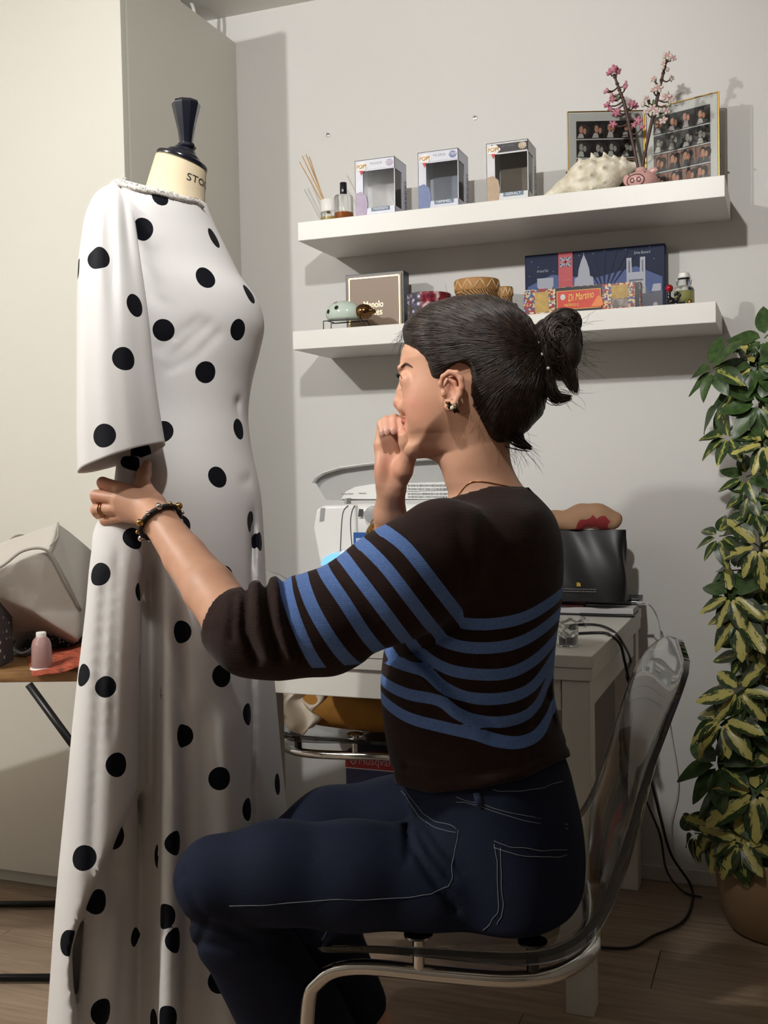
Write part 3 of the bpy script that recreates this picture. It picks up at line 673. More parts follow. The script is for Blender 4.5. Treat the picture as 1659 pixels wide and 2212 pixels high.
pt = W1(815, 698, 2.665); pm = MB().grid(lambda u, v: Vector((pt.x-.02+.045*u, 2.658+.02*v, SH2+.0006+.002*math.sin(u*6)*v)), 10, 5); tag(obj('paper_tag', pm, paperw, smooth=True, base=(pt.x, 2.66, SH2)), 'crumpled white paper tag lying before the brown gift box', 'paper')
# printed tin
cx = (W1(872, 640, 2.73).x+W1(962, 640, 2.73).x)/2; tr = (W1(962, 640, 2.73).x-W1(872, 640, 2.73).x)/2; thh = W1(915, 632, 2.73).z-SH2
tnm = NT('tin_print'); vo = tnm.n('ShaderNodeTexVoronoi'); vo.inputs['Scale'].default_value = 70; tnm.l(tnm.coord(), vo.inputs['Vector'])
sx_ = tnm.n('ShaderNodeSeparateXYZ'); tnm.l(tnm.coord(), sx_.inputs[0])
ca = tnm.ramp(vo.outputs['Distance'], [(.2, S(206, 202, 218)), (.32, S(110, 96, 132)), (.6, S(70, 74, 70))]); cb_ = tnm.ramp(tnm.noise(tnm.coord(), 55, 4), [(.35, S(92, 26, 40)), (.55, S(150, 50, 66)), (.7, S(210, 200, 196))])
tnm.base(tnm.mix(tnm.math('GREATER_THAN', sx_.outputs[0], -.004), ca, cb_)); tnm.set(Roughness=.25)
ti = thing('printed_tin', 'round lilac and red printed tin beside the brown gift box', 'tin', (cx, 2.77, SH2))
obj('tin_body', MB().lathe([(.0, .0005), (tr*.98, .0005), (tr, .002), (tr, thh*.72)], n=36), tnm.m, ti, smooth=40); obj('lid', MB().lathe([(tr*1.02, thh*.72), (tr*1.03, thh*.73), (tr*1.03, thh*.985), (tr*1.0, thh), (0, thh)], n=36), tnm.m, ti, smooth=40)
# wicker baskets
wk = NT('wicker'); wv = wk.n('ShaderNodeTexWave', wave_type='BANDS', bands_direction='DIAGONAL'); wv.inputs['Scale'].default_value = 60; wv.inputs['Distortion'].default_value = 6; wk.l(wk.coord(), wv.inputs[0])
wk.base(wk.ramp(wv.outputs[0], [(.1, S(104, 70, 34)), (.5, S(158, 116, 66)), (.9, S(192, 152, 98))])); wk.set(Roughness=.65); wk.bump(wv.outputs[0], .8, .004)
wk2 = mat('wicker_rim', S(170, 124, 72), .6, var=.12, vscale=60); wkz = mat('wicker_lacing', S(212, 184, 140), .6, var=.1)
def basket(px0, px1, pyt, y, label):
    a, b = W1(px0, pyt, y), W1(px1, pyt, y); R = (b.x-a.x)/2; h = W1((px0+px1)/2, pyt, y-R*.6).z-SH2
    th = thing('wicker_basket', label, 'basket', ((a.x+b.x)/2, y, SH2))
    obj('body', MB().lathe([(.0, .0005), (R*.86, .0005), (R*.9, .004), (R*.96, h*.8), (R*.92, h*.8), (R*.84, .008), (0, .008)], n=36, capt=False), wk.m, th, smooth=40)
    obj('rim', MB().lathe([(R*.97, h*.74), (R*1.0, h*.78), (R*1.0, h*.97), (R*.97, h), (R*.92, h*.98), (R*.92, h*.76)], n=40, capb=False, capt=False), wk2, th, smooth=40)
    z = MB(); n = 22
    for k in range(n):
        a0, a1 = 2*math.pi*k/n, 2*math.pi*(k+1)/n; z0, z1 = (h*.77, h*.97) if k % 2 else (h*.97, h*.77)
        z.tube([(R*1.005*math.cos(a0), R*1.005*math.sin(a0), z0), (R*1.008*math.cos((a0+a1)/2), R*1.008*math.sin((a0+a1)/2), (z0+z1)/2), (R*1.005*math.cos(a1), R*1.005*math.sin(a1), z1)], .0016, 5)
    obj('lacing', z, wkz, th, smooth=True)
basket(983, 1077, 601, 2.78, 'larger round wicker basket with laced rim behind the person')
basket(1070, 1107, 619, 2.80, 'smaller round wicker basket beside the larger one')
# blue calendar box
a, b = W1(1134, 553, 2.86), W1(1437, 526, 2.86); bw, bh = b.x-a.x, (a.z+b.z)/2-SH2
cal = thing('calendar_box', 'large dark blue calendar box with city landmarks at night', 'box', ((a.x+b.x)/2, 2.865, SH2))
navy = mat('calendar_navy', S(17, 28, 60), .5, var=.08, vscale=12, **{'Specular_IOR_Level': .2}); lblue = mat('calendar_blue', S(42, 68, 126), .5, var=.1, vscale=30); cwht = mat('calendar_white', S(150, 154, 168), .4, var=0); cdk = mat('calendar_dark', S(16, 26, 54), .35, var=0); cred = mat('calendar_red', S(176, 42, 52), .4, var=0)
obj('box_body', MB().box((0, .006, bh/2), (bw, .03, bh), bev=.002), navy, cal)
ff = -.0098; fx = lambda px: (px-1134)/(1437-1134)*bw-bw/2
def zz(px, py): return bh-(py-(553-(px-1134)*27/303))*bh/120.0*.95
def flat(poly, d, name, m, par=cal): return obj(name, MB().prism(poly, (0, ff-d, 0), X3, Z3, -Y3, .0003), m, par)
flat([(-bw*.48, .02), (bw*.48, .02), (bw*.48, bh*.55), (bw*.3, bh*.72), (0, bh*.6), (-bw*.3, bh*.7), (-bw*.48, bh*.55)], 0, 'night_sky', lblue)
for k in range(7): flat([(fx(1310), bh*.35), (fx(1310)-.10+.03*k, bh*.95), (fx(1310)-.088+.03*k, bh*.95)], .0003, 'searchlight', navy)
flat([(x_*bw, bh*(.30+.10*abs(math.sin(x_*37))+.06*math.sin(x_*91))) for x_ in np.linspace(-.48, .48, 60)]+[(.48*bw, .012), (-.48*bw, .012)], .0005, 'skyline', cdk)
X0 = fx(1180); flat([(X0-.019, .02), (X0-.019, bh*.52), (X0-.022, bh*.54), (X0-.022, bh*.66), (X0+.022, bh*.66), (X0+.022, bh*.54), (X0+.019, bh*.52), (X0+.019, .02), (X0+.009, .02), (X0+.009, bh*.38), (X0+.005, bh*.45), (X0-.005, bh*.45), (X0-.009, bh*.38), (X0-.009, .02)], .0009, 'landmark', cwht)
X0 = fx(1265); flat([(X0-.034, bh*.40), (X0-.034, bh*.50), (X0-.026, bh*.52), (X0-.024, bh*.62), (X0-.016, bh*.64), (X0-.014, bh*.74), (X0-.007, bh*.86), (X0-.001, bh*.93), (X0, bh*.98), (X0+.001, bh*.93), (X0+.007, bh*.86), (X0+.014, bh*.74), (X0+.016, bh*.64), (X0+.024, bh*.62), (X0+.026, bh*.52), (X0+.034, bh*.50), (X0+.034, bh*.40)], .0009, 'landmark', cwht)
X0 = fx(1376); flat([(X0-.024, bh*.34), (X0-.024, bh*.84), (X0-.011, bh*.84), (X0-.010, bh*.64), (X0+.010, bh*.64), (X0+.011, bh*.84), (X0+.024, bh*.84), (X0+.024, bh*.34)], .0009, 'landmark', cwht)
mb = MB()
for dx in (-.017, .017):
    mb.box((X0+dx, ff-.0013, bh*.72), (.004, .0003, bh*.16))
mb.box((X0, ff-.0013, bh*.53), (.036, .0003, .004)); mb.box((X0, ff-.0013, bh*.42), (.036, .0003, .003)); obj('landmark_window', mb, cdk, cal)
X0 = fx(1225); rib = flat([(X0-.019, bh*.99), (X0-.019, bh*.47), (X0, bh*.40), (X0+.019, bh*.47), (X0+.019, bh*.99)], .0011, 'ribbon', cred)
fm = MB(); fz = bh*.86
flat([(X0-.0145, fz-.0125), (X0+.0145, fz-.0125), (X0+.0145, fz+.0125), (X0-.0145, fz+.0125)], .0015, 'flag_field', mat('flag_blue', S(24, 30, 72), .4, var=0))
for sg in (1, -1):
    fm.prism([(-.0145, sg*(-.0125)), (-.0110, sg*(-.0125)), (.0145, sg*.0100), (.0145, sg*.0125), (.0110, sg*.0125), (-.0145, sg*(-.0100))], (X0, ff-.0019, fz), X3, Z3, -Y3, .0002)
fm.box((X0, ff-.0021, fz), (.029, .0003, .0075)); fm.box((X0, ff-.0021, fz), (.0075, .0003, .025)); obj('flag_cross', fm, cwht, cal)
fm = MB(); fm.box((X0, ff-.0025, fz), (.029, .0003, .0038)); fm.box((X0, ff-.0025, fz), (.0038, .0003, .025)); obj('flag_cross', fm, cred, cal)
obj('lettering', text_mb('LONDON', .0065, (X0, ff-.0018, bh*.60), X3, Z3, width=.026), mat('ribbon_text', S(214, 120, 120), .4, var=0), cal)
obj('lettering', text_mb('Arnaud Roi', .011, (fx(1174), ff-.0018, bh*.76), X3, Z3, width=.032, shear=.2), cwht, cal); obj('lettering', text_mb('Sylvie Besnard', .011, (fx(1389), ff-.0018, bh*.90), X3, Z3, width=.042, shear=.2), cwht, cal)
mb = MB(); 
for px, py in ((1165, .82), (1145, .70), (1198, .74), (1255, .93), (1286, .94), (1310, .97), (1355, .96), (1405, .97), (1414, .80), (1150, .9)): mb.prism([(math.cos(a)*.0012, math.sin(a)*.0012) for a in np.linspace(0, 6.283, 7)[:-1]], (fx(px), ff-.0016, bh*py), X3, Z3, -Y3, .0002)
obj('star', mb, cwht, cal)
flat([(fx(1408), bh*.36), (fx(1428), bh*.36), (fx(1428), bh*.46), (fx(1412), bh*.46)], .0012, 'white_badge', cwht)
flat([(fx(1416)+.006*math.cos(a), bh*.18+.006*math.sin(a)) for a in np.linspace(0, 6.283, 15)[:-1]], .0012, 'round_seal', mat('seal_grey', S(150, 150, 160), .4, var=0))
# pasta box
a, b = W1(1131, 630, 2.672), W1(1383, 604, 2.672); bw2, bh2 = b.x-a.x, (a.z+b.z)/2-SH2
pb = thing('pasta_box', 'long ornate pasta box with red panel and yellow script lettering', 'box', ((a.x+b.x)/2, 2.672+.02, SH2))
orn = NT('ornate_print'); vo = orn.n('ShaderNodeTexVoronoi'); vo.inputs['Scale'].default_value = 230; orn.l(orn.coord(), vo.inputs['Vector'])
orn.base(orn.ramp(vo.outputs['Color'], [(.2, S(150, 42, 40)), (.4, S(196, 176, 130)), (.6, S(58, 84, 130)), (.8, S(206, 200, 190))], 'CONSTANT')); orn.set(Roughness=.3)
obj('carton', MB().box((0, 0, bh2/2), (bw2, .04, bh2), bev=.0008), orn.m, pb); pf_ = -.0204
def pan(x0, x1, z0, z1, m, name, d=0): return obj(name, MB().box(((x0+x1)/2*bw2-bw2/2, pf_-d, (z0+z1)/2*bh2), ((x1-x0)*bw2, .0004, (z1-z0)*bh2)), m, pb)
pan(.28, .68, .02, .98, mat('pasta_black', S(22, 20, 26), .3, var=0), 'black_panel'); pan(.29, .67, .14, .86, mat('pasta_gold', S(196, 150, 60), .35, var=.05), 'gold_edge', .0003); pan(.298, .662, .17, .83, mat('pasta_red', S(192, 52, 36), .35, var=.05), 'red_panel', .0006)
ochre = mat('pasta_ochre', S(170, 138, 62), .4, var=.25, vscale=70); pan(.10, .22, .12, .88, ochre, 'ochre_panel', .0003); pan(.76, .90, .42, .92, ochre, 'ochre_panel', .0003); pan(.76, .90, .10, .40, mat('pasta_scene', S(120, 112, 106), .4, var=.6, vscale=120), 'scene_panel', .0003)
pan(.955, .992, .03, .97, mat('pasta_black', S(22, 20, 26), .3, var=0), 'end_band', .0003)
yel = mat('script_yellow', S(232, 196, 72), .4, var=0); X0 = (.47-.5)*bw2
obj('lettering', text_mb('Di Martino', .026, (X0+.008, pf_-.0010, bh2*.60), Vector((1, 0, .10)).normalized(), Vector((-.10, 0, 1)).normalized(), width=.064, shear=.35), yel, pb)
obj('lettering', text_mb('PASTIFICIO G.', .010, (X0-.014, pf_-.0010, bh2*.30), X3, Z3, width=.036), yel, pb)
obj('seal', MB().prism([(math.cos(a)*.0065, math.sin(a)*.0075) for a in np.linspace(0, 6.283, 15)[:-1]], ((.345-.5)*bw2, pf_-.0008, bh2*.62), X3, Z3, -Y3, .0003), mat('seal_pale', S(190, 196, 190), .4, var=.1), pb)
obj('figure_print', MB().prism([(0, 0), (.03, 0), (.028, .02), (.018, .026), (.008, .012)], ((.585-.5)*bw2, pf_-.0008, bh2*.2), X3, Z3, -Y3, .0003), mat('figure_orange', S(214, 120, 50), .4, var=.1), pb)
# swing-top bottle and red-topped figurine
bp = W1(1478, 655, 2.72); bt = thing('swing_top_bottle', 'small clear swing-top bottle with pale yellow liquid', 'bottle', (bp.x, 2.72, SH2))
obj('glass_body', MB().lathe([(.0, .0005), (.022, .0005), (.0245, .004), (.0245, .042), (.021, .050), (.015, .053), (.0145, .070), (.0155, .072)], n=32), glass, bt, smooth=40)
obj('liquid', MB().lathe([(.0, .003), (.0215, .003), (.0225, .006), (.0225, .040), (.0, .041)], n=32), mat('pale_yellow', S(190, 188, 120), .2, var=0), bt, smooth=40)
obj('stopper', MB().lathe([(.012, .072), (.0135, .074), (.0125, .084), (.006, .087)], n=24), mat('white_cap', S(232, 230, 226), .4, var=0), bt, smooth=40)
obj('wire_bail', MB().tube([(-.016, 0, .055), (-.018, 0, .068), (-.011, 0, .083), (.011, 0, .083), (.018, 0, .068), (.016, 0, .055)], .0011, 6), MATS['steel'], bt, smooth=True)
fp = W1(1447, 655, 2.675); fg = thing('glass_figurine', 'little dark glossy figurine with a shiny red ball on top', 'figurine', (fp.x, 2.675, SH2))
S0 = SDF((-.02, -.02, -.004), (.05, .025, .05), .0012); S0.ell((.004, 0, .010), (.011, .011, .0105), .003); S0.chain([(.004, 0, .012), (-.002, 0, .022), (-.001, 0, .034)], [.006, .004, .004], .004); S0.chain([(.008, -.004, .010), (.018, -.006, .014), (.024, -.006, .024), (.018, -.006, .030), (.013, -.006, .026)], [.005, .0035, .003, .003, .003], .003)
S0.chain([(.012, -.004, .004), (.024, -.006, .004), (.034, -.006, .006)], [.005, .0035, .003], .003); V, Q = S0.mesh(); V[:, 2] = np.maximum(V[:, 2], 0); obj('body', (V, Q), blackp, fg, smooth=True)
obj('ball', MB().sphere((-.001, 0, .043), .0095, 16, 10), mat('red_gloss', S(150, 22, 34), .1, var=0), fg, smooth=True)
obj('gold_bead', MB().sphere((.047, -.004, .0065), .0065, 12, 8), gold, fg, smooth=True)

# ================================================================== SEWING MACHINE
my = 2.43; mo = Vector(onp(677, 1090, 1, my)); mx0 = mo.x
sm = thing('sewing_machine', 'white sewing machine with raised lid and lit lamp on the desk', 'sewing machine', (mx0+.19, my+.07, dz))
mw = mat('machine_white', S(226, 226, 224), .28, var=.01); mg = mat('machine_grey', S(150, 150, 150), .4, var=.02)
def M(px, py, d=0): q = onp(px, py, 1, my+d); return Vector(q)
L_ = lambda mbx, name, m, par=sm, sm_=40: obj(name, mbx, m, par, world=True, smooth=sm_)
zt_ = M(720, 1090).z; zb = M(720, 1222).z; xh = M(770, 1150).x; xe = mx0+.40
L_(MB().box(((mx0+xe)/2, my+.075, dz+.045), (xe-mx0-.0, .17, .088), bev=.012, seg=3), 'bed', mw)
L_(MB().box((mx0+.335, my+.07, dz+.19), (.13, .13, .20), bev=.022, seg=3), 'pillar', mw)
L_(MB().box(((mx0+xe)/2+.03, my+.066, (zt_+zb+.05)/2), (xe-mx0-.06, .125, zt_-zb-.05), bev=.018, seg=3), 'arm', mw)
# head with sloping lower left
hp = [(677, 1140), (684, 1100), (700, 1092), (770, 1090), (774, 1214), (744, 1190), (732, 1196), (728, 1222), (692, 1220), (688, 1200)]
head = MB(); hp2 = [(M(x, y).x, M(x, y).z) for x, y in hp]
head.prism(hp2, (0, my-.004, 0), X3, Z3, Y3, .13); ho = L_(head, 'head', mw)
bvl = ho.modifiers.new('b', 'BEVEL'); bvl.width = .007; bvl.segments = 3; bvl.limit_method = 'ANGLE'
for pts in ([(752, 1092), (742, 1104), (738, 1130), (735, 1190)], [(766, 1092), (760, 1106), (757, 1135), (762, 1200)]):
    L_(MB().tube(smooth_path([M(x, y, -.0045) for x, y in pts], 5), .0012, 6), 'thread_slot', mat('slot_dark', S(60, 60, 64), .5, var=0))
L_(MB().prism([(0, 0), (.012, .002), (.016, .034), (.004, .034)], M(690, 1127, -.0052), X3, Z3, Y3, .0008), 'dial_window', mg); L_(MB().prism([(0, 0), (.012, 0), (.015, .018), (.003, .019)], M(773, 1116, -.0052), X3, Z3, Y3, .0008), 'dial_window', mat('slot_dark', S(60, 60, 64), .5, var=0))
ba, bb = M(763, 1150, -.006), M(812, 1188, -.006)
lbp = obj('blue_label', MB().box(((ba.x+bb.x)/2, my-.005, (ba.z+bb.z)/2), (bb.x-ba.x, .002, ba.z-bb.z), bev=.0008), mat('label_blue', S(38, 84, 148), .4, var=0), sm, world=True)
obj('label_print', MB().prism([(0, 0), (.016, 0), (.020, .011), (0, .011)], M(769, 1172, -.0066), X3, Z3, Y3, .0004), mat('label_pale', S(170, 190, 214), .4, var=0), sm, world=True)
L_(MB().lathe([(.022, 0), (.021, .006), (.016, .008)], c=M(806, 1112, -.006), n=24, axis=(0, -1, 0)), 'knob', mg)
led = NT('machine_led'); led.base((.2, .6, .9)); led.set(**{'Emission_Color': (.45, .78, 1, 1), 'Emission_Strength': 9.0}); led = led.m
L_(MB().box((M(710, 1213).x, my+.03, zb+.004), (.040, .05, .006), bev=.002), 'lamp_lens', led)
lsh = NT('lens_blue'); lsh.base(S(120, 190, 230)); lsh.set(Roughness=.2, **{'Emission_Color': (.28, .6, .95, 1), 'Emission_Strength': .55}); lsh = lsh.m
L_(MB().prism([(M(x, y).x, M(x, y).z) for x, y in ((694, 1220), (700, 1206), (716, 1196), (734, 1193), (734, 1206), (722, 1217), (708, 1222))], (0, my-.0062, 0), X3, Z3, Y3, .004), 'lamp_cover', lsh)
ll = bpy.data.lights.new('machine_bulb', 'AREA'); ll.energy = .55; ll.color = (.62, .82, 1); ll.size = .04; lo = bpy.data.objects.new('machine_bulb', ll); COL.objects.link(lo); lo.parent = sm; lo.matrix_local = sm.matrix_basis.inverted() @ (Matrix.Translation(Vector((mx0+.035, my+.03, zb-.004))))
L_(MB().tube([(mx0+.045, my+.06, zb), (mx0+.045, my+.06, dz+.10)], .003, 8), 'presser_bar', MATS['steel'])
# lid: curved tray standing open at the back
ld_ = .10; top = [(677, 1042), (684, 1032), (700, 1022), (735, 1011), (790, 1003), (850, 997), (920, 992), (1012, 987)]; bot = [(700, 1080), (760, 1082), (850, 1081), (1012, 1078)]
out = [(M(x, y, ld_).x, M(x, y, ld_).z) for x, y in top]+[(M(x, y, ld_).x, M(x, y, ld_).z) for x, y in bot[::-1]]
L_(MB().prism(out, (0, my+ld_+.012, 0), X3, Z3, Y3, .006), 'lid', mat('lid_grey', S(168, 168, 167), .4, var=.02))
rim = [Vector((x, my+ld_, z)) for x, z in out]; L_(MB().tube(rim[:8], [.004]*8, 8, flat=3.2, ref=(0, 0, 1)), 'lid_rim', mw)
inn = [(735, 1078), (745, 1062), (765, 1052), (800, 1046), (1010, 1040), (1010, 1078)]
L_(MB().prism([(M(x, y, ld_).x, M(x, y, ld_).z) for x, y in inn], (0, my+ld_+.006, 0), X3, Z3, Y3, .008), 'lid_insert', mw)
obj('lettering', text_mb('HUSQVARNA', .0052, M(750, 1067, ld_+.0055), X3, Z3, width=.034), mat('ink', S(50, 50, 54), .5, var=0), sm, world=True); obj('lettering', text_mb('VIKING', .0052, M(783, 1066, ld_+.0055), X3, Z3, width=.022), MATS['ink'], sm, world=True)
mb = MB()
for r_, (py0, py1) in enumerate(((1046, 1052), (1054, 1059), (1064, 1070), (1071, 1076))):
    for k in range(38):
        x = 882+k*3.3; q = M(x, py1, ld_+.0055); h2 = M(x, py0, ld_).z-M(x, py1, ld_).z; mb.box((q.x, q.y, q.z+h2/2), (.0014+.0008*random.random(), .0003, h2*random.uniform(.55, .95)))
q0, q1 = M(870, 1062, ld_+.0055), M(1008, 1058, ld_+.0055); mb.tube([q0, q1], .0005, 4)
obj('stitch_chart', mb, MATS['ink'], sm, world=True)
L_(MB().box((M(748, 1085, .08).x, my+.09, M(748, 1085, .08).z), (.006, .03, .02)), 'lid_hinge', mg)

# ================================================================== RIGHT END OF THE DESK
c1 = onp(1372, 1333, 2, dz); c0x = -.74
bk = thing('book', 'white paged book with black cover under the laptop', 'book', (c1[0]-.15, 2.62, dz)); bx1 = c1[0]; by0 = c1[1]
obj('cover', MB().box(((c0x+bx1)/2, (by0+2.80)/2, dz+.0022), (bx1-c0x, 2.80-by0, .004), bev=.001), blackp, bk, world=True); obj('pages', MB().box(((c0x+bx1)/2-.002, (by0+2.80)/2+.002, dz+.0122), (bx1-c0x-.006, 2.80-by0-.006, .0158), bev=.001), mat('page_white', S(206, 204, 204), .6, var=.03), bk, world=True)
nb = thing('red_notebook', 'thin red notebook lying on the white book by the laptop', 'notebook', (-.56, by0+.06, dz+.0206))
obj('cover', MB().box((-.56, by0+.045, dz+.0235), (.14, .085, .0055), rot=.05, bev=.001), mat('notebook_red', S(124, 60, 58), .5, var=.05), nb, world=True)
lz = dz+.0212; lt = thing('laptop', 'closed dark grey laptop lying on books under the black pouch', 'laptop', (-.54, 2.70, lz))
la = onp(1378, 1304, 2, lz+.006); lx1 = la[0]; ly0 = la[1]+.02
obj('base', MB().box(((lx1-.36+lx1)/2, (ly0+2.855)/2, lz+.0055), (.36, 2.855-ly0, .009), bev=.002), mat('laptop_silver', S(126, 126, 130), .35, .8, var=0), lt, world=True); obj('lid', MB().box(((lx1-.36+lx1)/2, (ly0+2.855)/2, lz+.0135), (.36, 2.855-ly0, .006), bev=.002), mat('laptop_dark', S(58, 58, 62), .4, .6, var=0), lt, world=True)
# black pouch
pz = lz+.0168; py_ = 2.70; pa, pb2, pc = onp(1190, 1145, 1, py_), onp(1350, 1143, 1, py_), onp(1352, 1290, 1, py_)
px0_, px1_ = pa[0]-.03, pc[0]; pth = pa[2]-pz
bag = thing('black_pouch', 'black nylon pouch with small yellow mark standing on the laptop', 'bag', ((px0_+px1_)/2, py_, pz))
nyl = mat('black_nylon', S(24, 24, 26), .42, var=.1, vscale=40)
def pouch(u, v):
    a = 2*math.pi*u; w2 = (px1_-px0_)/2; d = .040*(1-.85*v**2.2)+.003; c, s_ = math.cos(a), math.sin(a)
    r = (abs(c)**5+abs(s_)**5)**(-1/5); wv = 1-.03*v
    return Vector(((px0_+px1_)/2+c*r*w2*wv+.003*math.sin(9*v+3*a), py_+.02+s_*r*d+.0035*math.sin(14*u*3.14+5*v), pz+v*pth))
mb = MB().grid(pouch, 72, 22, cu=True); mb.f.append(tuple(range(72))); mb.f.append(tuple(range(21*72, 22*72)))
obj('pouch_body', mb, nyl, bag, world=True, smooth=60)
fy = lambda z: py_+.02-.040*(1-.85*((z-pz)/pth)**2.2)-.008
q = onp(1251, 1262, 1, py_-.02); 
obj('yellow_mark', MB().prism([(-.005, -.005), (.005, -.005), (.005, .002), (.002, .005), (-.005, .005)], (q[0], fy(q[2]), q[2]), X3, Z3, Y3, .0006), mat('mark_yellow', S(196, 164, 60), .5, var=0), bag, world=True)
mb = MB()
for py in (1271, 1276):
    q0 = onp(1215, py, 1, py_-.02); q1 = onp(1290, py, 1, py_-.02); x = q0[0]
    while x < q1[0]-.003: wl = random.uniform(.003, .008); mb.box((x+wl/2, fy(q0[2]), q0[2]), (wl, .0004, .0016)); x += wl+.0015
obj('fine_print', mb, mat('fine_print', S(140, 140, 140), .5, var=0), bag, world=True)
# rolled cloth on the pouch
S0 = SDF((-.13, -.06, -.01), (.12, .06, .07), .003); S0.chain([(-.12, 0, .018), (-.06, .0, .022), (.0, 0, .030), (.055, 0, .031), (.088, 0, .024)], [.018, .021, .030, .030, .022], .02)
V, Q = S0.mesh(); V[:, 2] += .003*np.sin(V[:, 0]*60+V[:, 1]*40); V[:, 1] += .003*np.sin(V[:, 0]*45+V[:, 2]*60); V[:, 2] = np.maximum(V[:, 2], 0)
clm = NT('beige_print'); g = clm.noise(clm.mapping(clm.coord(), (8, 8, 8)), 2.6, 1); clm.base(clm.ramp(g, [(.0, S(176, 138, 108)), (.60, S(176, 138, 108)), (.615, S(150, 48, 52)), (.8, S(150, 48, 52))])); clm.set(Roughness=.8)
q = onp(1250, 1128, 1, py_+.02); o = obj('rolled_cloth', (relax(V, Q, 2)+np.array([q[0]+.0, py_+.02, pz+pth+.001]), Q), clm.m, smooth=True, base=(q[0], py_+.02, pz+pth+.001)); tag(o, 'rolled beige cloth with red blots lying on the black pouch', 'cloth')
# clear plastic tub, bag
cp = onp(1222, 1398, 2, dz); tb_ = thing('plastic_tub', 'small clear plastic tub standing on the desk by the cables', 'container', (cp[0], cp[1]+.02, dz))
obj('tub', MB().lathe([(.0, .0006), (.021, .0006), (.022, .002), (.0235, .042), (.0222, .042), (.0205, .003), (0, .003)], n=28, capt=False), glass, tb_, smooth=40)
obj('content', MB().box((.004, .0, .0125), (.014, .012, .014), rot=.4, bev=.002), mat('tub_content', S(126, 124, 118), .5, var=.2, vscale=90), tb_)
cw_ = onp(1232, 1352, 2, dz); wrp = thing('plastic_wrapper', 'crumpled clear plastic wrapper lying before the book', 'wrapper', (cw_[0]-.03, cw_[1], dz))
obj('film', MB().grid(lambda u, v: Vector(((u-.5)*.14, (v-.5)*.06, .012+.006*math.sin(u*13+v*3)*math.sin(v*9+u*2)+.004*math.sin(u*29))), 30, 14), thin, wrp, smooth=True)
pn = thing('black_pen', 'black pen lying on the desk before the white book', 'pen', (c1[0]-.06, by0-.012, dz)); pmb = MB().tube([(-.075, 0, .0042), (.06, 0, .0042)], .004, 10); obj('barrel', pmb, blackp, pn, smooth=40); obj('clip', MB().box((.035, 0, .009), (.035, .002, .0012)), MATS['steel'], pn)
# cables
blk = mat('cable_black', S(16, 16, 17), .45, var=0); wht = mat('cable_white', S(206, 204, 198), .5, var=0)
D_ = lambda px, py: Vector(onp(px, py, 2, dz+.0032))
ex = dx1+.0045
E1 = lambda px, py: Vector(onp(px, py, 0, ex+.006))
cab = [Vector((mx0+.38, my+.04, dz+.0032)), D_(1190, 1362), D_(1240, 1350), D_(1290, 1350), D_(1322, 1362), E1(1342, 1384), E1(1362, 1425), E1(1354, 1462), E1(1368, 1500), E1(1376, 1600), E1(1386, 1700), E1(1400, 1800)+Vector((.03, .1, 0)), Vector(onp(1440, 1880, 1, 2.86)), Vector(onp(1475, 1925, 2, .006)), Vector(onp(1515, 1938, 2, .006))]
for q_ in cab: q_.y = min(q_.y, 2.88)
tag(obj('power_cable', MB().tube(smooth_path(cab, 8), .0030, 8), blk, smooth=True, base=tuple(cab[-1])), 'black power cable running over the desk edge down to the floor by the pot', 'cable')
cab = [Vector((mx0+.395, my+.02, dz+.0032)), D_(1200, 1375), D_(1245, 1369), D_(1300, 1367), D_(1318, 1372), E1(1336, 1392)+Vector((.004, 0, 0)), E1(1346, 1430)+Vector((.004, 0, 0)), E1(1352, 1470)+Vector((.009, 0, 0)), E1(1380, 1510)+Vector((.004, 0, 0)), E1(1376, 1545)+Vector((.004, 0, 0)), E1(1388, 1625)+Vector((.006, 0, 0)), Vector(onp(1430, 1780, 1, 2.80)), Vector(onp(1452, 1850, 1, 2.82)), Vector(onp(1492, 1912, 2, .006)), Vector(onp(1494, 1955, 2, .006)), Vector(onp(1470, 1995, 2, .006)), Vector(onp(1410, 2022, 2, .006)), Vector(onp(1370, 2045, 2, .006)), Vector(onp(1320, 2048, 2, .006)), Vector(onp(1230, 2040, 2, .006))]
tag(obj('power_cable', MB().tube(smooth_path(cab, 8), .0034, 8), blk, smooth=True, base=tuple(cab[-1])), 'black cable looping across the floor behind the near chair', 'cable')
cab = [Vector((lx1-.004, onp(1384, 1302, 2, lz+.008)[1], lz+.0075)), Vector(onp(1386, 1302, 2, lz+.008)), Vector(onp(1402, 1306, 2, lz+.006)), Vector(onp(1416, 1325, 1, 2.82)), Vector(onp(1425, 1355, 1, 2.84)), Vector(onp(1430, 1420, 1, 2.86)), Vector(onp(1446, 1560, 1, 2.88)), Vector(onp(1465, 1690, 1, 2.885)), Vector(onp(1450, 1780, 1, 2.885)), Vector(onp(1462, 1850, 1, 2.885)), Vector(onp(1490, 1890, 1, 2.87))]
wc = thing('charger_cable', 'thin white charger cable hanging from the laptop', 'cable', tuple(cab[0])); obj('cord', MB().tube(smooth_path(cab, 8), .0015, 8), wht, wc, world=True, smooth=True); obj('plug', MB().tube([cab[0], cab[1]+Vector((.006, 0, 0))], .0035, 8), wht, wc, world=True, smooth=True)

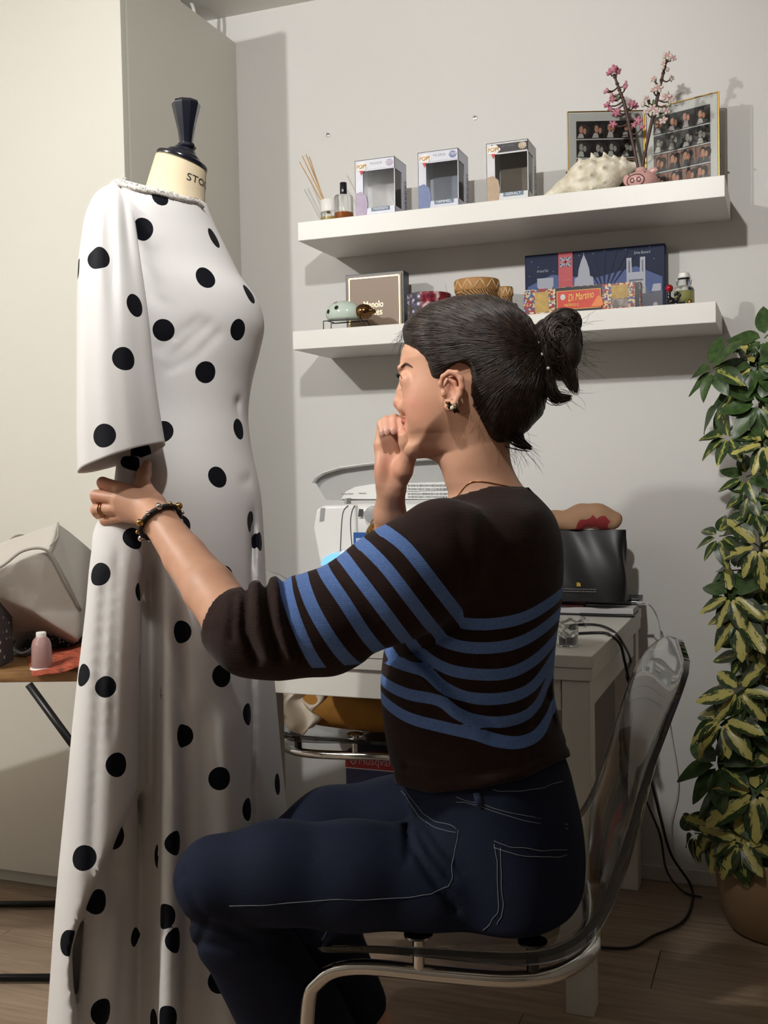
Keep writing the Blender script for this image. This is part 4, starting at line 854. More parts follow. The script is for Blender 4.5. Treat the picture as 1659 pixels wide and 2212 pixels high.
# ================================================================== UNDER THE DESK
hb_a = onp(746, 1622, 1, 2.55); hbh = hb_a[2]
hq = thing('cardboard_box', 'red and blue printed machine carton standing under the desk', 'box', (hb_a[0]+.21, 2.55+.12, 0))
obj('carton', MB().box((0, 0, hbh/2), (.42, .24, hbh), bev=.002), mat('carton_blue', S(52, 58, 104), .5, var=.05), hq)
obj('red_band', MB().box((0, -.1208, hbh-.0215), (.42, .0012, .041)), mat('carton_red', S(168, 26, 38), .5, var=.04), hq); obj('white_line', MB().box((0, -.1208, hbh-.0435), (.42, .0012, .0022)), paperw, hq)
obj('lettering', text_mb('Husqvarna', .031, (-.21+.097, -.1218, hbh-.0215), X3, Z3, width=.118), mat('carton_pale', S(214, 170, 178), .5, var=0), hq)
em = MB(); cx_ = -.21+.023
em.prism([(-.011, .010), (-.009, -.006), (0, -.013), (.009, -.006), (.011, .010), (.008, .008), (.0065, -.004), (0, -.0095), (-.0065, -.004), (-.008, .008)], (cx_, -.1222, hbh-.0215), X3, Z3, -Y3, .0003)
for dx in (-.0035, .0035): em.box((cx_+dx, -.1224, hbh-.021), (.002, .0003, .011))
em.box((cx_, -.1224, hbh-.021), (.007, .0003, .002))
for dx in (-.009, 0, .009): em.sphere((cx_+dx, -.1222, hbh-.0095), (.0019, .0004, .0019), 8, 5)
obj('emblem', em, MATS['carton_pale'], hq)

# ================================================================== CLEAR CHAIRS
acr = NT('clear_acrylic'); acr.base((.93, .95, .955)); acr.set(Roughness=.025, IOR=1.49, **{'Transmission_Weight': 1.0}); acr = acr.m
acr2 = NT('acrylic_edge'); acr2.base((.30, .31, .33)); acr2.set(Roughness=.04, IOR=1.49, **{'Transmission_Weight': 1.0}); acr2 = acr2.m  # edge copy of the clear acrylic, refraction darkening put into its colour
chrome = mat('chrome', S(214, 212, 208), .09, 1, var=0)
CA = math.radians(9)
def near(px):                                                       # distance of the chair's near edge at a picture column
    t = math.tan(CA); a0 = (1240-829.5)/FPX*1.455; return (1.455+a0*t)/(1+(px-829.5)/FPX*t)
Rh = np.array([cyw, syw, 0]); Fh = np.array([-syw, cyw, 0])
cf = -math.cos(CA)*Rh+math.sin(CA)*Fh; cl = math.sin(CA)*Rh+math.cos(CA)*Fh    # chair forward, and sideways (away)
prof = [(678, 2070), (681, 2056), (692, 2048), (740, 2046), (820, 2054), (920, 2064), (1020, 2077), (1110, 2085), (1180, 2082), (1235, 2065), (1285, 2030), (1325, 1970), (1356, 1890), (1382, 1800), (1406, 1700), (1430, 1615), (1452, 1552), (1478, 1500), (1498, 1468), (1506, 1440)]
CW = .49
e0 = P(1000, 2077, near(1000)); org = e0+cl*CW/2; org[2] = 0
def cloc(px, py, z=None):
    q = P(px, py, near(px) if z is None else z)-org; return np.array([q@cf, q@cl+0, q[2]])
pr = np.array([cloc(*q) for q in prof]); pr[:, 1] = 0

path = np.array([tuple(v) for v in smooth_path([tuple(v) for v in pr], 4)])
seg = np.r_[0, np.cumsum(np.linalg.norm(np.diff(path, axis=0), axis=1))]; NU = 70
uu = np.linspace(0, seg[-1], NU); path = np.stack([np.interp(uu, seg, path[:, i]) for i in range(3)], 1)
tan = np.gradient(path, axis=0); tan /= np.linalg.norm(tan, axis=1)[:, None]; nrm = np.stack([-tan[:, 2], 0*tan[:, 0], tan[:, 0]], 1)
nrm *= np.where(nrm[:, 2:3]+nrm[:, 0:1] < 0, -1, 1)
def make_chair(name, label, loc, rot, sc=1.0):
    th = thing(name, label, 'chair', loc, rot, group='clear chairs')
    mb = MB(); NV = 25; v = []; top = []
    for i in range(NU):
        s_ = i/(NU-1); back = max(0, (s_-.5)/.5)
        half = CW/2*(1-.05*back); e = (uu[-1]-uu[i])/.13
        if e < 1: half *= math.sqrt(max(0.0, 1-(1-e)**2.4))*.93+.07
        f0 = uu[i]/.05
        if f0 < 1: half *= .90+.10*math.sqrt(max(0, 1-(1-f0)**2))
        for j in range(NV):
            q = j/(NV-1)*2-1; lift = .020*abs(q)**4*math.sin(math.pi*min(1, max(0, (s_-.05)/.95)))-.012*(1-q*q)*math.sin(math.pi*s_)
            p = path[i]+nrm[i]*lift; v.append((p[0], q*half, p[2]))
    A = np.array(v).reshape(NU, NV, 3); du = np.gradient(A, axis=0); dv = np.gradient(A, axis=1); N = np.cross(du, dv); N /= np.linalg.norm(N, axis=2)[..., None]+1e-9
    B = A+N*.0085; V = np.concatenate([A.reshape(-1, 3), B.reshape(-1, 3)]); n = NU*NV; F_ = []
    for i in range(NU-1):
        for j in range(NV-1):
            a = i*NV+j; F_ += [(a, a+1, a+NV+1, a+NV), (n+a, n+a+NV, n+a+NV+1, n+a+1)]
    for i in range(NU-1): a = i*NV; F_ += [(a, a+NV, n+a+NV, n+a)]; a = i*NV+NV-1; F_ += [(a, n+a, n+a+NV, a+NV)]
    for j in range(NV-1): a = j; F_ += [(a, n+a, n+a+1, a+1)]; a = (NU-1)*NV+j; F_ += [(a, a+1, n+a+1, n+a)]
    obj('shell', (V*sc, F_), acr, th, smooth=50)
    for j_ in (0, NV-1):                                            # turned-down edge along each side
        i0, i1 = 3, NU-9; E_ = A[i0:i1, j_]; D_2 = -N[i0:i1, j_]*np.sign(N[i0:i1, j_]@np.array([.6, 0, 1]))[:, None]; wdt = .017*np.sin(np.linspace(.25, math.pi-.25, i1-i0))[:, None]; sg = np.array([0, -.005 if j_ == 0 else .005, 0]); n_ = len(E_)
        VV = np.concatenate([E_, E_+D_2*wdt, E_+D_2*wdt-sg, E_-sg]); FF = []
        for q in range(n_-1):
            for a_, b_ in ((0, 1), (1, 2), (2, 3), (3, 0)): FF.append((a_*n_+q, a_*n_+q+1, b_*n_+q+1, b_*n_+q))
        FF += [(0, n_, 2*n_, 3*n_), (n_-1, 2*n_-1, 3*n_-1, 4*n_-1)]; obj('edge_rim', (VV*sc, FF), acr2, th, smooth=40)
    hz = .396; hw = CW/2-.035; xb, xf = -.185, .232; r = .0115
    L = [(-.20, hw, .0125), (.10, hw, .0125), (xf-.07, hw, .0125), (xf-.02, hw, .03), (xf, hw, .08), (xf, hw, hz-.08), (xf-.02, hw, hz-.022), (xf-.075, hw, hz), (.04, hw, hz-.004), (xb+.13, hw, hz-.006), (xb+.06, hw-.02, hz-.004), (xb+.01, hw-.08, hz), (xb, hw-.15, hz+.002)]
    full = L+[(x, -y, z) for x, y, z in L[::-1]]
    pth = [tuple(np.array(p)*sc) for p in smooth_path(full, 7)]
    obj('frame', MB().tube(pth, r*sc, 12), chrome, th, smooth=True)
    for sy in (-1, 1): obj('floor_glide', MB().lathe([(.006, 0.0005), (.006, .004)], c=(-.15*sc, sy*hw*sc, -.0004), n=12), blk, th)
    def seatz(x): i = np.argmin(np.where(uu < uu[-1]*.5, abs(path[:, 0]-x), 9)); return path[i, 2]
    for (x, y) in ((.066, hw), (.066, -hw), (-.095, hw-.01), (-.095, -hw+.01)):
        zs = seatz(x); obj('fixing', MB().lathe([(.009, hz-.004), (.009, zs+.011), (.021, zs+.0115), (.021, zs+.0145), (.018, zs+.016)], c=(x*sc, y*sc, 0), n=20), chrome if x > 0 else blackp, th, smooth=40)
    return th
crot = math.atan2(cf[1], cf[0])
make_chair('clear_chair', 'clear plastic chair with chrome frame, occupied by the seated person', tuple(org), crot)
c2 = onp(620, 1585, 2, .45)
make_chair('clear_chair', 'clear plastic chair pushed under the desk with a mustard cushion on it', (-1.10, c2[1]+.26, 0.0), math.radians(2), 1.0)
cy2 = c2[1]+.26
S0 = SDF((-.26, -.24, -.01), (.26, .24, .13), .006); S0.ell((0, 0, .05), (.23, .205, .055), .01); sl, X, Y, Z = S0.sub((-1, -1, -1), (1, 1, 1))
S0.f[:] = ((np.abs(X/.225)**4+np.abs(Y/.205)**4+np.abs((Z-.056)/.062)**2.6)-1)*.05
V, Q = S0.mesh(); V[:, 2] += .006*np.sin(V[:, 0]*21+1)*np.sin(V[:, 1]*17); V[:, 2] = np.maximum(V[:, 2], 0.001)
cu_ = obj('seat_cushion', (V+np.array([-1.02, cy2-.028, .450]), Q), mat('mustard', S(152, 104, 34), .85, var=.14, vscale=18, bump=.3, bscale=300), smooth=True, base=(-1.02, cy2-.028, .450)); tag(cu_, 'mustard yellow cushion lying on the chair under the desk', 'cushion')
q = onp(640, 1555, 1, cy2-.20); mb = MB().grid(lambda u, v: Vector((q[0]-.12+.20*u+.015*math.sin(v*9), cy2-.262+.05*v-.012*math.sin(u*22)-.010*math.sin(u*9+v*5), .462+.118*(v**.8)*(1-.25*u)+.012*math.sin(u*14+v*6))), 40, 24)
cl_ = obj('folded_cloth', mb, mat('cream_cloth', S(206, 194, 178), .85, var=.05), smooth=True, base=(q[0], cy2-.2, .47)); sdm = cl_.modifiers.new('s', 'SOLIDIFY'); sdm.thickness = .004; tag(cl_, 'crumpled cream cloth hanging beside the mustard cushion', 'cloth')
# ================================================================== ON THE SIDE TABLE
def TP(px, py, h=0): return Vector(onp(px, py, 2, tz+h))
def TZ(px, py, z): return Vector(P(px, py, z))
# grey canvas bag: traced panels given depth, then softened
zb_ = 2.16
bv = {'A': TZ(127, 1129, zb_+.07), 'B': TZ(202, 1190, zb_+.16), 'B2': TZ(206, 1290, zb_+.16), 'C': TZ(176, 1318, zb_+.05), 'C2': TZ(168, 1385, zb_+.05), 'D': TZ(103, 1189, zb_-.03),
      'E': TZ(0, 1226, zb_-.05), 'E2': TZ(-90, 1262, zb_-.05), 'G': TZ(-60, 1300, zb_-.04), 'G2': TZ(0, 1292, zb_-.02), 'H': TZ(70, 1322, zb_+.0),
      'F': TZ(40, 1160, zb_+.08), 'F2': TZ(-20, 1180, zb_+.09), 'F3': TZ(-90, 1200, zb_+.09), 'Ab': TZ(120, 1150, zb_+.24), 'Fb': TZ(-90, 1195, zb_+.26), 'Bb': TZ(190, 1360, zb_+.22), 'Cb': TZ(150, 1400, zb_+.20), 'Gb': TZ(-90, 1400, zb_+.20)}
ks = list(bv); ix = {k: i for i, k in enumerate(ks)}
fc = [('E2', 'E', 'D', 'F'), ('E2', 'F', 'F2', 'F3'), ('D', 'A', 'F'), ('E', 'E2', 'G', 'G2'), ('D', 'E', 'G2', 'H'), ('D', 'H', 'C2', 'C'), ('D', 'C', 'B', 'A'), ('C', 'C2', 'B2', 'B'), ('A', 'B', 'Ab'), ('F', 'A', 'Ab'), ('F2', 'F', 'Ab'), ('F3', 'F2', 'Ab', 'Fb'), ('B', 'B2', 'Bb', 'Ab'), ('C2', 'Cb', 'Bb', 'B2'), ('G2', 'G', 'Gb', 'Cb'), ('H', 'G2', 'Cb'), ('C2', 'H', 'Cb'), ('Fb', 'Ab', 'Bb', 'Gb'), ('Bb', 'Cb', 'Gb'), ('E2', 'F3', 'Fb', 'Gb'), ('G', 'E2', 'Gb')]
bm = bmesh.new(); vs = [bm.verts.new(bv[k]) for k in ks]
for f_ in fc: bm.faces.new([vs[ix[k]] for k in f_])
bmesh.ops.recalc_face_normals(bm, faces=bm.faces[:]); bmesh.ops.triangulate(bm, faces=bm.faces[:]); bmesh.ops.bevel(bm, geom=bm.edges[:], offset=.004, segments=1, affect='EDGES')
bmesh.ops.triangulate(bm, faces=bm.faces[:]); bmesh.ops.subdivide_edges(bm, edges=bm.edges[:], cuts=3, use_grid_fill=True)
for _ in range(3): bmesh.ops.smooth_vert(bm, verts=bm.verts[:], factor=.4, use_axis_x=True, use_axis_y=True, use_axis_z=True)
from mathutils import noise as mnoise
for v in bm.verts: v.co += Vector((0, -1, .3))*(.006*mnoise.noise(v.co*14)+.003*mnoise.noise(v.co*37))
bm.verts.index_update(); mb = MB().add([v.co[:] for v in bm.verts], [[v.index for v in f.verts] for f in bm.faces]); bm.free()
cg = thing('canvas_bag', 'large pale grey canvas bag slumped on the side table', 'bag', tuple(TZ(60, 1440, 2.2)))
canv = mat('grey_canvas', S(182, 176, 168), .8, var=.04, vscale=8, bump=.15, bscale=500)
obj('bag_body', mb, canv, cg, world=True, smooth=True)
pip = mat('canvas_piping', S(150, 144, 136), .8, var=.03)
off_ = Vector(-Fv)*.005
obj('piping', MB().tube(smooth_path([bv['E2']+off_, bv['E']+off_, (bv['E']+bv['D'])/2+off_+Vector((0, 0, .016)), bv['D']+off_, TZ(140, 1245, zb_)+off_, bv['C']+off_], 6), .0028, 6), pip, cg, world=True, smooth=True)
obj('piping', MB().tube(smooth_path([bv['D']+off_+Vector((.01, 0, .01)), TZ(126, 1160, zb_+.04)+off_, bv['A']+off_], 6), .002, 6), pip, cg, world=True, smooth=True)
obj('strap', MB().tube(smooth_path([TZ(20, 1176, zb_+.09), TZ(35, 1163, zb_+.10), TZ(55, 1162, zb_+.12), TZ(70, 1172, zb_+.12)], 6), .007, 8, flat=.4), mat('strap_olive', S(130, 122, 104), .8, var=.05), cg, world=True, smooth=True)
# grey dotted box
def dots_mat(name, base, dot, scale, r):
    t = NT(name); v = t.n('ShaderNodeTexVoronoi'); v.inputs['Scale'].default_value = scale; v.inputs['Randomness'].default_value = .35; t.l(t.coord(), v.inputs['Vector'])
    t.base(t.mix(t.math('LESS_THAN', v.outputs['Distance'], r), base, dot)); t.set(Roughness=.7); return t.m
q = TP(-42, 1452); dbx = thing('dotted_box', 'charcoal storage box with white polka dots at the table edge', 'box', (q.x-.058, q.y+.055, tz), tang)
obj('box_body', MB().box((0, 0, .072), (.112, .11, .143), bev=.003), dots_mat('dots_charcoal', S(76, 74, 76), S(206, 202, 198), 62, .26), dbx); obj('lid', MB().box((0, 0, .152), (.118, .116, .018), bev=.004), dots_mat('dots_charcoal2', S(84, 82, 84), S(206, 202, 198), 62, .26), dbx)
# dark dotted fabric heap
c0 = TP(85, 1425); S0 = SDF(tuple(c0+Vector((-.17, -.13, -.01))), tuple(c0+Vector((.20, .19, .16))), .006)
for (px, py, dz_, r) in ((40, 1400, .04, .048), (75, 1380, .05, .06), (105, 1372, .05, .055), (130, 1390, .045, .042), (70, 1345, .06, .06), (30, 1370, .05, .055)):
    q = TP(px, 1425)+Vector((-.035, .11+.03*random.random(), 0)); q.z = tz+dz_*.8; S0.ell(tuple(q), (r*.95, r*.8, r*.75), .04)
V, Q = S0.mesh(); V = relax(V, Q, 3)
for i in range(3): V[:, i] += .004*np.sin(V[:, (i+1) % 3]*55+V[:, (i+2) % 3]*38)
V[:, 2] = np.maximum(V[:, 2], tz+.0005)
tag(obj('dotted_fabric', (V, Q), dots_mat('dots_navy', S(22, 22, 30), S(190, 186, 186), 120, .24), smooth=True, base=(c0.x, c0.y, tz)), 'dark navy fabric with small white dots heaped beneath the canvas bag', 'fabric')
# rust patterned cloth lying on the table
rust = NT('rust_print'); g = rust.noise(rust.mapping(rust.coord(), (20, 60, 20), rot=(0, 0, .5)), 3, 5, .7); rust.base(rust.ramp(g, [(.35, S(46, 22, 18)), (.48, S(150, 66, 42)), (.7, S(188, 96, 62))])); rust.set(Roughness=.75)
ra, rb_, rc_, rd_ = TP(70, 1466), TP(178, 1450), TP(185, 1395), TP(55, 1408)
mb = MB().grid(lambda u, v: (ra*(1-u)+rb_*u)*(1-v)+(rd_*(1-u)+rc_*u)*v+Vector((0, 0, .002+.020*u*v*(1-v)*4+.006*u*(.5+.5*math.sin(9*u+7*v))+.003*math.sin(18*v)*u+.002*(1-v))), 30, 24)
cz = obj('patterned_cloth', mb, rust.m, smooth=True, base=(ra.x, ra.y, tz)); m_ = cz.modifiers.new('s', 'SOLIDIFY'); m_.thickness = .0015; tag(cz, 'rust orange patterned cloth spread under the thread cone', 'cloth')
# thread cone
q = TP(84, 1451); sp = thing('thread_cone', 'mauve thread cone with white foot and cap', 'thread', (q.x, q.y+.01, tz+.0035)); whp = mat('white_cap', S(232, 230, 226), .4, var=0)
thr = NT('mauve_thread'); wv = thr.n('ShaderNodeTexWave', wave_type='BANDS', bands_direction='Z'); wv.inputs['Scale'].default_value = 260; wv.inputs['Distortion'].default_value = 1.5; thr.l(thr.coord(), wv.inputs[0]); thr.base(thr.ramp(wv.outputs[0], [(.0, S(142, 108, 106)), (1, S(170, 136, 132))])); thr.set(Roughness=.35); thr.bump(wv.outputs[0], .25, .001)
obj('foot', MB().lathe([(.0, 0), (.0225, 0), (.0235, .0015), (.0225, .004), (.010, .005)], n=32), whp, sp, smooth=40); obj('thread', MB().lathe([(.0195, .005), (.0202, .007), (.0190, .048), (.0160, .058), (.010, .064)], n=32), thr.m, sp, smooth=40); obj('cap', MB().lathe([(.0092, .062), (.0098, .064), (.0098, .072), (.0085, .0735), (.003, .0735)], n=28), whp, sp, smooth=40)
# measuring tapes and red pin cushion
def tape(px, py, h, col, label, rot):
    q = TP(px, py); th = thing('measuring_tape', label, 'measuring tape', (q.x, q.y+.02, tz+h)); R = .027
    A = Matrix.Rotation(rot, 3, 'X') @ Matrix.Rotation(.3, 3, 'Z'); b_ = MB().lathe([(R, -.008), (R, .008), (R-.006, .008), (R-.006, -.008), (R, -.008)], n=40, capb=False, capt=False); b_.v = [tuple(A @ Vector(p)+Vector((0, 0, .022))) for p in b_.v]; obj('tape_coil', b_, col, th, smooth=40)
    for k in range(26):
        a = 2*math.pi*k/26; m = MB(); c = Vector(((R+.0003)*math.cos(a), (R+.0003)*math.sin(a), -.002 if k % 2 else .002)); m.box((0, 0, 0), (.0004, .0022 if k % 3 else .004, .006 if k % 2 else .0045), rot=a); m.v = [tuple(A @ (Vector(p)+c)+Vector((0, 0, .022))) for p in m.v]; obj('tape_mark', m, MATS['ink'], th)
tape(147, 1412, .018, mat('tape_white', S(220, 216, 210), .5, var=.02), 'white measuring tape coiled on the rust cloth', .7)
tape(46, 1422, .004, mat('tape_grey', S(120, 118, 116), .5, var=.02), 'grey measuring tape coiled behind the thread cone', .9)
q = TP(134, 1402); S0 = SDF((-.04, -.03, -.003), (.04, .03, .05), .003); S0.ell((0, 0, .02), (.028, .02, .02), .01); S0.cone((-.005, 0, .03), .008, (-.010, 0, .040), .003, .008); V, Q = S0.mesh(); tag(obj('pin_cushion', (V+np.array([q.x, q.y+.055, tz+.012]), Q), mat('red_felt', S(150, 34, 46), .8, var=.08), smooth=True, base=(q.x, q.y+.055, tz+.012)), 'small red pin cushion beside the white measuring tape', 'pin cushion')

# ================================================================== PLANT
pc = np.array([onp(1668, 2040, 2, 0)[0]+.012, 2.67]); potc = (pc[0], pc[1], 0)
pt_ = thing('potted_schefflera', 'tall variegated umbrella plant in a tan pot beside the desk', 'plant', potc)
potm = mat('tan_pot', S(146, 118, 88), .5, var=.06, vscale=6)
obj('pot', MB().lathe([(.0, .0005), (.098, .0005), (.112, .012), (.136, .075), (.142, .13), (.134, .185), (.129, .192), (.124, .192), (.127, .185), (.132, .15), (0, .15)], n=44, capt=False), potm, pt_, smooth=40)
obj('soil', MB().lathe([(.0, .152), (.130, .152), (.06, .166), (0, .168)], n=30, capb=False, capt=False), mat('soil', S(40, 30, 24), .95, var=.3, vscale=60, bump=.6, bscale=90), pt_, smooth=True)
lm = []
for nm, g0, g1, yl, th_ in (('leaf_green', S(40, 62, 30), S(66, 92, 44), S(100, 118, 56), .72), ('leaf_mixed', S(32, 50, 26), S(54, 76, 36), S(158, 156, 78), .57), ('leaf_cream', S(28, 44, 24), S(50, 70, 34), S(176, 168, 94), .47)):
    t = NT(nm); oc = t.coord(); oi = t.n('ShaderNodeObjectInfo').outputs['Random']
    of = t.n('ShaderNodeCombineXYZ'); t.l(t.math('MULTIPLY', oi, 31.0), of.inputs[0]); t.l(t.math('MULTIPLY', oi, 13.0), of.inputs[1]); va = t.n('ShaderNodeVectorMath', operation='ADD'); t.l(oc, va.inputs[0]); t.l(of.outputs[0], va.inputs[1])
    sxyz = t.n('ShaderNodeSeparateXYZ'); t.l(oc, sxyz.inputs[0])
    cen = t.math('SUBTRACT', 1.0, t.math('MULTIPLY', t.math('ABSOLUTE', sxyz.outputs[1]), 4.6))
    nz = t.noise(t.mapping(va.outputs[0], (2.0, 9, 2)), 2.2, 5, .62)
    m1 = t.math('GREATER_THAN', t.math('ADD', t.math('MULTIPLY', cen, .30), t.math('MULTIPLY', nz, .62)), th_)
    t.base(t.mix(m1, t.ramp(t.noise(va.outputs[0], 6, 3), [(.3, g0), (.7, g1)]), yl)); t.set(Roughness=.33); t.bump(t.noise(t.mapping(oc, (1, 14, 1)), 3, 2), .12, .004); lm.append(t.m)
def leaf_mesh(droop, fold):
    mb = MB(); n = 9
    for i in range(n):
        u = i/(n-1); wd_ = .265*math.sin(math.pi*(u**.85))**.75*(1-.12*u)+.004
        for q in (-1, -.5, 0, .5, 1): mb.v.append((u*math.cos(droop*u*.5), q*wd_, -droop*u*u*.5+fold*abs(q)*wd_+.012*math.sin(9*u+q*2)))
    for i in range(n-1):
        for j in range(4): a = i*5+j; mb.f.append((a, a+1, a+6, a+5))
    mb.mi = [0]*len(mb.f); return mb
protos = []
for dr, fo in ((.25, .35), (.55, .25), (.1, .15)):
    row = []
    for m in lm:
        o = obj('leaf', leaf_mesh(dr, fo), m, pt_, smooth=True, fixn=False); row.append(o)
    protos.append(row)
usedp = set()
def add_leaf(base, d, up, L, kind):
    k = random.randrange(3); src = protos[k][kind]
    if (k, kind) in usedp: o = src.copy(); COL.objects.link(o); o.parent = pt_
    else: o = src; usedp.add((k, kind))
    d = Vector(d).normalized(); y = Vector(up).cross(d)
    y = y.normalized() if y.length > 1e-4 else Vector((1, 0, 0)); z = d.cross(y)
    o.matrix_local = Matrix.Translation(Vector(base)-Vector(potc)) @ (Matrix((d, y, z)).transposed().to_4x4()) @ Matrix.Scale(L, 4)
stem_m = mat('plant_stem', S(92, 98, 62), .6, var=.1); trunk_m = mat('plant_trunk', S(84, 70, 54), .8, var=.15, vscale=30)
trunks = []
for (bx, by, tops) in ((-.02, -.01, [(1640, 1850, 2.66), (1648, 1500, 2.68), (1655, 1150, 2.68), (1640, 820, 2.66)]), (.03, .02, [(1672, 1700, 2.70), (1680, 1200, 2.72), (1672, 760, 2.72)]), (.0, .04, [(1662, 1800, 2.74), (1640, 1450, 2.76), (1650, 1000, 2.75)])):
    pth = smooth_path([Vector((pc[0]+bx, pc[1]+by, .155))]+[Vector(onp(a, b, 1, y)) for a, b, y in tops], 8); trunks += pth
    obj('trunk', MB().tube(pth, list(np.linspace(.009, .0045, len(pth))), 8), trunk_m, pt_, world=True, smooth=True)
umb = [(1543, 797, 2.60, .075, 0, 0), (1606, 822, 2.62, .085, 0, .3), (1632, 790, 2.60, .08, 0, .6), (1652, 730, 2.64, .08, 0, .2), (1560, 865, 2.66, .08, 1, .9), (1574, 940, 2.60, .07, 1, 0), (1640, 870, 2.58, .09, 0, .4), (1655, 955, 2.56, .08, 2, 0), (1612, 1030, 2.62, .06, 1, 0), (1618, 1065, 2.60, .055, 1, .5), (1628, 1100, 2.60, .07, 1, .3), (1640, 1180, 2.56, .08, 2, 0), (1554, 1158, 2.62, .065, 1, -.3), (1583, 1232, 2.62, .075, 0, -.2), (1580, 1285, 2.58, .08, 2, .1), (1640, 1270, 2.62, .08, 1, 0), (1600, 1330, 2.58, .09, 2, 0), (1650, 1360, 2.58, .085, 2, .3), (1610, 1410, 2.62, .06, 1, .6), (1598, 1492, 2.58, .085, 2, .1), (1640, 1470, 2.62, .075, 1, -.3), (1562, 1555, 2.58, .085, 2, 0), (1622, 1560, 2.60, .07, 0, .3), (1552, 1650, 2.60, .10, 0, -.2), (1632, 1712, 2.56, .11, 2, .2), (1655, 1640, 2.62, .10, 0, -.2), (1590, 1700, 2.60, .10, 0, .4), (1548, 1795, 2.58, .095, 2, .4), (1600, 1815, 2.54, .09, 2, .5), (1650, 1790, 2.58, .10, 1, .3), (1500, 1800, 2.64, .07, 1, .6), (1690, 900, 2.62, .08, 0, .2), (1700, 1300, 2.62, .08, 1, .2), (1710, 1600, 2.62, .09, 2, .2), (1660, 1080, 2.72, .07, 0, .2), (1668, 1430, 2.74, .08, 1, .2)]
nl = 0
for (px, py, y, L, kind, tilt) in umb:
    c = Vector(onp(px, py, 1, y)); below = [q for q in trunks if q.z < c.z+.06]; near_ = min(below, key=lambda q: (q-c).length+abs(q.z-(c.z-.05)))
    mid = near_*.45+c*.55+Vector((0, 0, .02)); obj('petiole', MB().tube(smooth_path([near_, mid, c], 5), .0016, 6), stem_m, pt_, world=True, smooth=True)
    out = (c-near_); out = out.normalized() if out.length > .01 else Vector((-.5, -.7, 0)); axis = (out*.75+Vector((-.1, -.45, .35-tilt*.6))).normalized()
    q = Z3.rotation_difference(axis); n = random.choice((6, 7, 7, 8)); ph = random.random()*6.28
    for k in range(n):
        a = ph+2*math.pi*k/n+random.uniform(-.15, .15); el = random.uniform(-.10, .28)
        d = q @ Vector((math.cos(a)*math.cos(el), math.sin(a)*math.cos(el), math.sin(el))); d.z -= .35+.25*max(0, tilt); d.normalize()
        b0 = c+d*.012; ll_ = L*random.uniform(.85, 1.2)
        if nl < 285: add_leaf(b0, d, axis+Vector((0, 0, .4)), ll_, kind if random.random() < .8 else random.randrange(3)); nl += 1
for px, py in ((1586, 742), (1625, 748)):
    c = Vector(onp(px, py, 1, 2.62)); near_ = Vector(onp(px+30, py+85, 1, 2.64)); obj('petiole', MB().tube(smooth_path([near_, (near_+c)/2+Vector((.004, 0, .004)), c], 4), .0012, 6), stem_m, pt_, world=True, smooth=True)
    for k in range(5): add_leaf(c, Vector((-.4+.2*k, -.3, -.6)), (0, -1, .3), .025, 0)
# ================================================================== DRESS FORM AND DRESS
ZD = 1.90
def row(y, xl, xr, zc, wb):
    c = K((xl+xr)/2, y, zc); return (c[2], c[0], zc, (xr-xl)/2/FPX*zc, wb)
skirt = [(405, 262, 440, .105), (430, 243, 443, .145), (480, 226, 462, .172), (540, 219, 491, .170), (600, 217, 522, .163), (650, 219, 558, .160), (700, 224, 570, .154), (760, 238, 559, .144), (830, 258, 542, .131), (900, 276, 535, .124), (960, 278, 541, .131), (1060, 266, 561, .155), (1150, 256, 568, .168), (1250, 250, 573, .176), (1350, 246, 580, .184), (1500, 236, 594, .200), (1700, 222, 612, .222), (1900, 205, 636, .250), (2212, 185, 682, .295), (2372, 178, 700, .315)]
SD = SDF((K(95, 1000, 1.9)[0]-.03, 1.50, K(0, 2374, 1.9)[2]-.02), (K(715, 1000, 1.9)[0]+.03, 2.26, K(0, 372, 1.9)[2]), .005)
SD.loft([row(y, a, b, ZD, w_) for y, a, b, w_ in skirt], k=.0)
# cloth gathered at the hand and falling in front
ZA = 1.735
SD.loft([row(y, a, b, z_, w_) for y, a, b, z_, w_ in ((985, 252, 304, 1.77, .018), (1040, 246, 300, 1.745, .020), (1085, 240, 300, 1.735, .020), (1130, 208, 306, 1.730, .026), (1200, 197, 309, 1.715, .036), (1330, 185, 306, 1.700, .046), (1500, 166, 301, 1.685, .058), (1700, 148, 298, 1.665, .070), (1900, 130, 299, 1.645, .085), (2212, 109, 299, 1.615, .10), (2372, 98, 302, 1.60, .11))], k=.012)
# narrow standing pleat
SD.loft([row(y, a, b, z_, w_) for y, a, b, z_, w_ in ((1215, 354, 362, 1.74, .008), (1300, 352, 374, 1.725, .014), (1500, 350, 384, 1.702, .018), (1700, 347, 390, 1.680, .022), (1900, 343, 390, 1.655, .026), (2212, 336, 396, 1.612, .034), (2372, 332, 400, 1.595, .036))], k=.016)
sl, X, Y, Z = SD.sub((-9, -9, -9), (9, 9, 9))
PXg = 829.5+FPX*X/Y; PYg = 1106-FPX*Z/Y; nearm = (Y < 1.86)
sst = lambda a, b, x: np.clip((x-a)/(b-a), 0, 1)**2*(3-2*np.clip((x-a)/(b-a), 0, 1))
